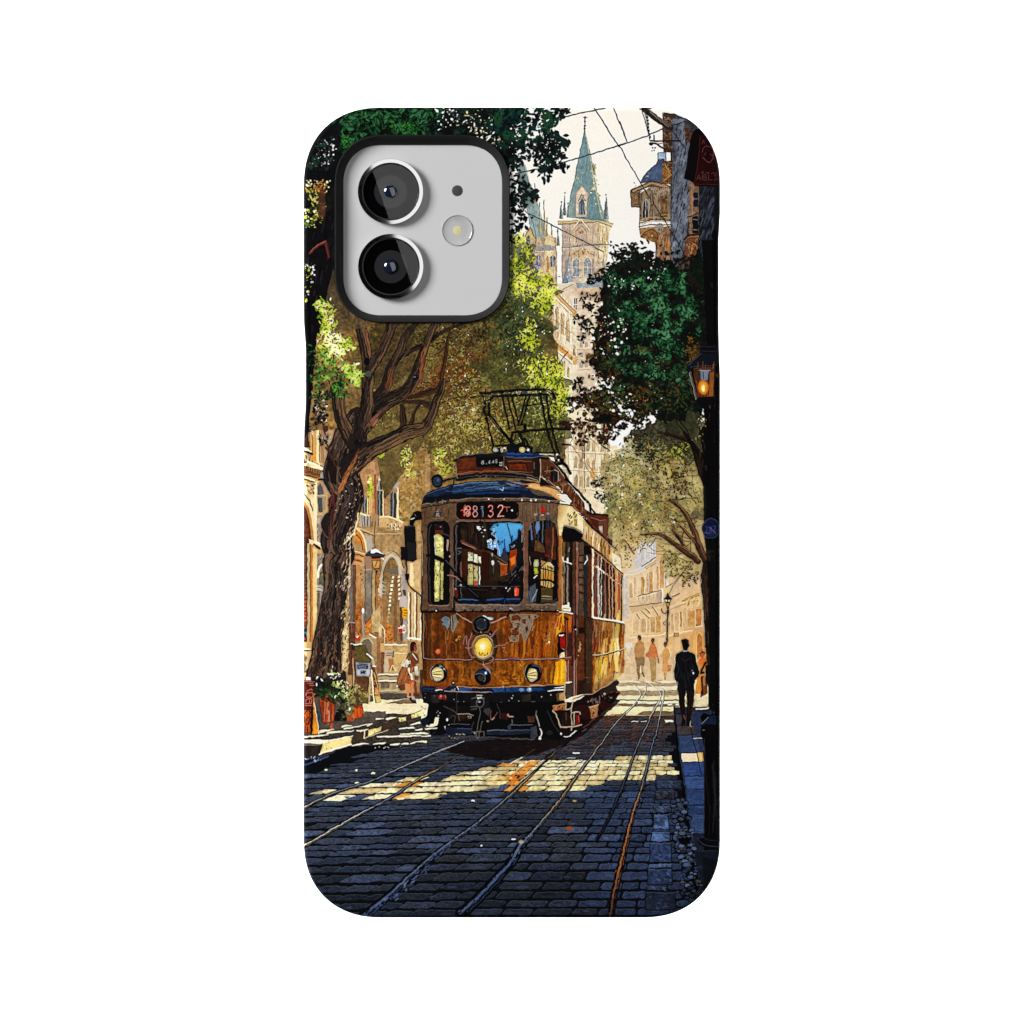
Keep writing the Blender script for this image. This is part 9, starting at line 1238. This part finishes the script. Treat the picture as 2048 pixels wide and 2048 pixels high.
for q in ((1585, 1290, 1830, 1300, 1830, 1440, 1595, 1420), (1600, 1440, 1830, 1460, 1830, 1620, 1640, 1560)): P(V8(*q), (22, 28, 40), 1, .25); L(V8(*q[:4]), 1.4, (44, 52, 70))
P([(1405, 1712), (1456, 1730), (1456, 1852), (1412, 1852)], (8, 9, 13), .5)
# ---- printing: a slight over-sharpening, as in the photographed print
def blur3(a, r):
    k = np.exp(-np.arange(-3 * r, 3 * r + 1) ** 2 / (2 * r * r)); k /= k.sum(); h = len(k) // 2
    p = np.pad(a, ((h, h), (0, 0), (0, 0)), 'edge'); a = sum(k[i] * p[i:i + CH] for i in range(len(k))).astype(np.float32)
    p = np.pad(a, ((0, 0), (h, h), (0, 0)), 'edge'); return sum(k[i] * p[:, i:i + CW] for i in range(len(k))).astype(np.float32)
np.clip(img, 0, 255, out=img)
# hand-drawn waver of every edge
wx_ = 1.9 * (vnoise(9, 21, 2) - .5) * S; wy_ = 1.9 * (vnoise(9, 22, 2) - .5) * S
gx = np.clip(np.arange(CW, dtype=np.float32)[None, :] + wx_, 0, CW - 1.01); gy = np.clip(np.arange(CH, dtype=np.float32)[:, None] + wy_, 0, CH - 1.01)
xi, yi = gx.astype(int), gy.astype(int); fx, fy = (gx - xi)[..., None], (gy - yi)[..., None]
img = (img[yi, xi] * (1 - fx) + img[yi, xi + 1] * fx) * (1 - fy) + (img[yi + 1, xi] * (1 - fx) + img[yi + 1, xi + 1] * fx) * fy
# brush grain, strongest in the middle tones, then ink along edges and over-sharpening
lum = img.mean(-1, keepdims=True) / 255; mid_ = np.clip(1.25 - lum * 1.15, 0, 1)
grain = (.5 * vnoise(1.6, 31, 1) + .3 * NF + .2 * NM)[..., None] - .5
img *= 1 + .24 * grain * mid_
soft_ = blur3(img, 1); e_ = np.abs(soft_ - blur3(img, 3)).mean(-1, keepdims=True)
img *= 1 - np.clip((e_ - 8) / 110, 0, .22) * (lum < .8)
img += .7 * (img - blur3(img, 2))
x_ = np.clip(img / 255, 0, 1); img = 255 * (x_ - .036 * np.sin(2 * np.pi * x_) * np.where(x_ < .5, 1, .55)).astype(np.float32)
np.clip(img, 2, 253, out=img)
# ---------------------------------------------------------------- the phone
phone = thing('phone', 'pale silver phone inside the tram case, two round camera lenses and flash showing', 'phone')
m_plate = material('frosted_glass_back', (.31, .31, .312), .35, 0, .15, .012, 500.0)
m_chrome = material('polished_steel', (.5, .5, .51), .02, 1.0)
m_black = material('black_anodised', (.006, .006, .007), .35, 0, .3)
m_barrel = material('lens_barrel', (.0008, .0008, .001), .7, 0, 0.0)
m_iris = material('lens_inner', (.012, .012, .0135), .6, 0, .02)
m_navy = material('coated_element', (.004, .006, .016), .03, 0, .9)
m_screen = material('screen_glass', (.01, .01, .012), .05)
m_dark = material('microphone_mesh', (.022, .023, .024), .6, 0, .2, .3, 9000.0)
m_flash = material('flash_lens', (.235, .236, .238), .12, 0, .5)
m_diode = material('flash_phosphor', (.34, .31, .17), .6, 0, .1, .08, 2500.0)
m_glass = coverglass('sapphire_cover')

ZP = TOP - 0.0013                    # the phone's camera plateau
bm = bmesh.new(); o = rounded(640, 246, 1408, 1804, 128)
v = loops(bm, [ring3(inset(o, 14), .0012), ring3(inset(o, 4), .0016), ring3(o, .0026), ring3(o, ZP - .0022), ring3(inset(o, 4), ZP - .0012), ring3(inset(o, 14), ZP - .0009)]); bm.faces.new(v[0]); bm.faces.new(v[-1])
link('body', bm, material('satin_aluminium', (.3, .3, .31), .3, 1.0), phone)
bm = bmesh.new(); o = rounded(654, 260, 1394, 1790, 116)
v = loops(bm, [ring3(o, .0011), ring3(inset(o, 3), .0009)]); bm.faces.new(v[0]); bm.faces.new(v[1]); link('screen', bm, m_screen, phone)
bm = bmesh.new(); o = rounded(678, 280, 1012, 638, 84)
v = loops(bm, [ring3(o, ZP - .00085), ring3(o, ZP - .0002), ring3(inset(o, 2), ZP)]); bm.faces.new(v[-1]); bm.faces.new(v[0])
link('camera_plate', bm, m_plate, phone)

def lens(cx, cy):
    x, y = wx(cx), wy(cy); q = PXM; h = .00125
    b = lathe(x, y, [(56.5 * q, ZP + .0002), (56.5 * q, ZP + .0006), (34 * q, ZP + .0005), (33 * q, ZP + .00045), (.2 * q, ZP + .00045)], cap1=True)
    body = link('lens', b, m_barrel, phone)
    b = lathe(x, y, [(64.4 * q, ZP), (65.4 * q, ZP + .0002), (65.4 * q, ZP + h - .00012), (65.25 * q, ZP + h - .000025), (65.0 * q, ZP + h), (57.9 * q, ZP + h), (57.2 * q, ZP + h - .00006), (57.2 * q, ZP + .0003)], 256)
    link('rim', b, m_chrome, body, False)
    b = lathe(x, y, [(57.2 * q, ZP + h - .00036), (55.2 * q, ZP + h - .00040), (54.4 * q, ZP + h - .00052)]); link('inner_ring', b, m_black, body)
    b = lathe(x, y, [(55.0 * q, ZP + h - .00047), (.2 * q, ZP + h - .00047)], cap1=True); link('cover_glass', b, m_glass, body, False)
    b = lathe(x, y, [(33 * q, ZP + .00047), (18 * q, ZP + .00050), (.2 * q, ZP + .00050)], cap1=True); link('aperture_ring', b, m_iris, body)
    R = 16 * q; pr = [(R * math.cos(a), ZP + .0003 + .5 * R * math.sin(a)) for a in [math.radians(d) for d in range(0, 90, 6)]] + [(.1 * q, ZP + .0003 + .5 * R)]
    b = lathe(x, y, pr, cap1=True); link('inner_lens', b, m_navy, body)
    return body
lens(781, 383); lens(781.5, 533)
b = lathe(wx(914.5), wy(380.5), [(11 * PXM, ZP + .00001), (10.4 * PXM, ZP + .00003), (.2 * PXM, ZP + .00002)], 48, cap1=True); link('microphone', b, m_dark, phone)
fx, fy = wx(914.5), wy(460)
b = lathe(fx, fy, [(31.4 * PXM, ZP), (31.2 * PXM, ZP + .00012), (30.2 * PXM, ZP + .0002), (29.2 * PXM, ZP + .00012), (28 * PXM, ZP + .00006), (16 * PXM, ZP + .00002), (.2 * PXM, ZP + .00002)], 72, cap1=True)
flash = link('flash', b, m_flash, phone)
b = lathe(fx, fy, [(9.5 * PXM, ZP + .00003), (8 * PXM, ZP + .00005), (.2 * PXM, ZP + .00006)], 8, cap1=True); link('diode', b, m_diode, flash)

# ---------------------------------------------------------------- the case
case = thing('phone_case', 'phone case printed with an old yellow tram in a sunlit cathedral street', 'phone case')
def outline():
    o = rounded(607, 214, 1440.5, 1836, 156)
    out = []
    for x, y in o:                                        # the shallow flats at the side buttons
        if x < 640: x += 4.2 / (1 + math.exp(-(y - 655) / 5)) / (1 + math.exp((y - 845) / 12))
        if x > 1400: x -= 3.0 / (1 + math.exp(-(y - 455) / 5)) / (1 + math.exp((y - 705) / 10))
        out.append((x, y))
    return out
OUT = outline(); HO = rounded(669, 269.5, 1020, 646, 100); HI = rounded(686.5, 289, 1004, 630, 78)
img8 = np.clip(img / 255.0, 0, 1)
pic = bpy.data.images.new('tram_print', CW, CH, alpha=False); buf = np.ones((CH, CW, 4), np.float32); buf[..., :3] = img8[::-1]
pic.pixels.foreach_set(buf.ravel()); pic.update(); pic.pack()
m_print = bpy.data.materials.new('printed_polycarbonate'); m_print.use_nodes = True; nt = m_print.node_tree; b = nt.nodes['Principled BSDF']
tc = nt.nodes.new('ShaderNodeTexCoord'); mp = nt.nodes.new('ShaderNodeMapping'); ti = nt.nodes.new('ShaderNodeTexImage'); ti.image = pic; ti.extension = 'EXTEND'; ti.interpolation = 'Cubic'
mp.inputs['Scale'].default_value = (1 / (PW * PXM), 1 / (PH * PXM), 1); mp.inputs['Location'].default_value = (-wx(PX0) / (PW * PXM), -wy(PY0 + PH) / (PH * PXM), 0)
sv = nt.nodes.new('ShaderNodeVectorMath'); sv.operation = 'SCALE'; sv.inputs['Scale'].default_value = 1 / LIGHT
nt.links.new(tc.outputs['Object'], mp.inputs['Vector']); nt.links.new(mp.outputs['Vector'], ti.inputs['Vector']); nt.links.new(ti.outputs['Color'], sv.inputs[0]); nt.links.new(sv.outputs['Vector'], b.inputs['Base Color'])
b.inputs['Roughness'].default_value = .55; b.inputs['Specular IOR Level'].default_value = .012
bm = bmesh.new(); rr = 9.0; rings = [ring3(inset(OUT, 26), TOP - .0012), ring3(inset(OUT, 26), .0006), ring3(inset(OUT, 18), 0), ring3(inset(OUT, 7), .0003), ring3(inset(OUT, 1), .0012)]
for k in range(9):
    a = math.radians(90 * k / 8); rings.append(ring3(inset(OUT, rr * (1 - math.cos(a))), TOP - rr * PXM * (1 - math.sin(a))))
v = loops(bm, rings); hv = [bm.verts.new(p) for p in ring3(HO, TOP)]; fill(bm, [v[-1], hv])
hb = [bm.verts.new(p) for p in ring3(HO, TOP - .0012)]
for i in range(len(hv)): bm.faces.new((hv[i], hv[(i + 1) % len(hv)], hb[(i + 1) % len(hb)], hb[i]))
fill(bm, [v[0], hb])
shell = link('printed_shell', bm, m_print, case)
m_tpu = material('black_rubber', (.0085, .0085, .009), .45, 0, .1, .05, 3000.0, .15)
prof = [(0, .0002, -.0010), (-.2, 0, .0000), (0, 0, .0004), (1.4, 0, .00058), (3.2, 0, .0006)]
bm = bmesh.new()
def between(t): return [(a[0] + (c[0] - a[0]) * t, a[1] + (c[1] - a[1]) * t) for a, c in zip(HO, HI)]
v = loops(bm, [ring3(inset(HO, .3), TOP - .0012), ring3(inset(HO, .3), TOP + .0001), ring3(inset(HO, .9), TOP + .00045), ring3(between(.12), TOP + .00066), ring3(between(.22), TOP + .00062), ring3(between(.96), ZP + .0003), ring3(HI, ZP + .0001), ring3(HI, ZP - .0000 + .00003)])
link('camera_surround', bm, m_tpu, case)
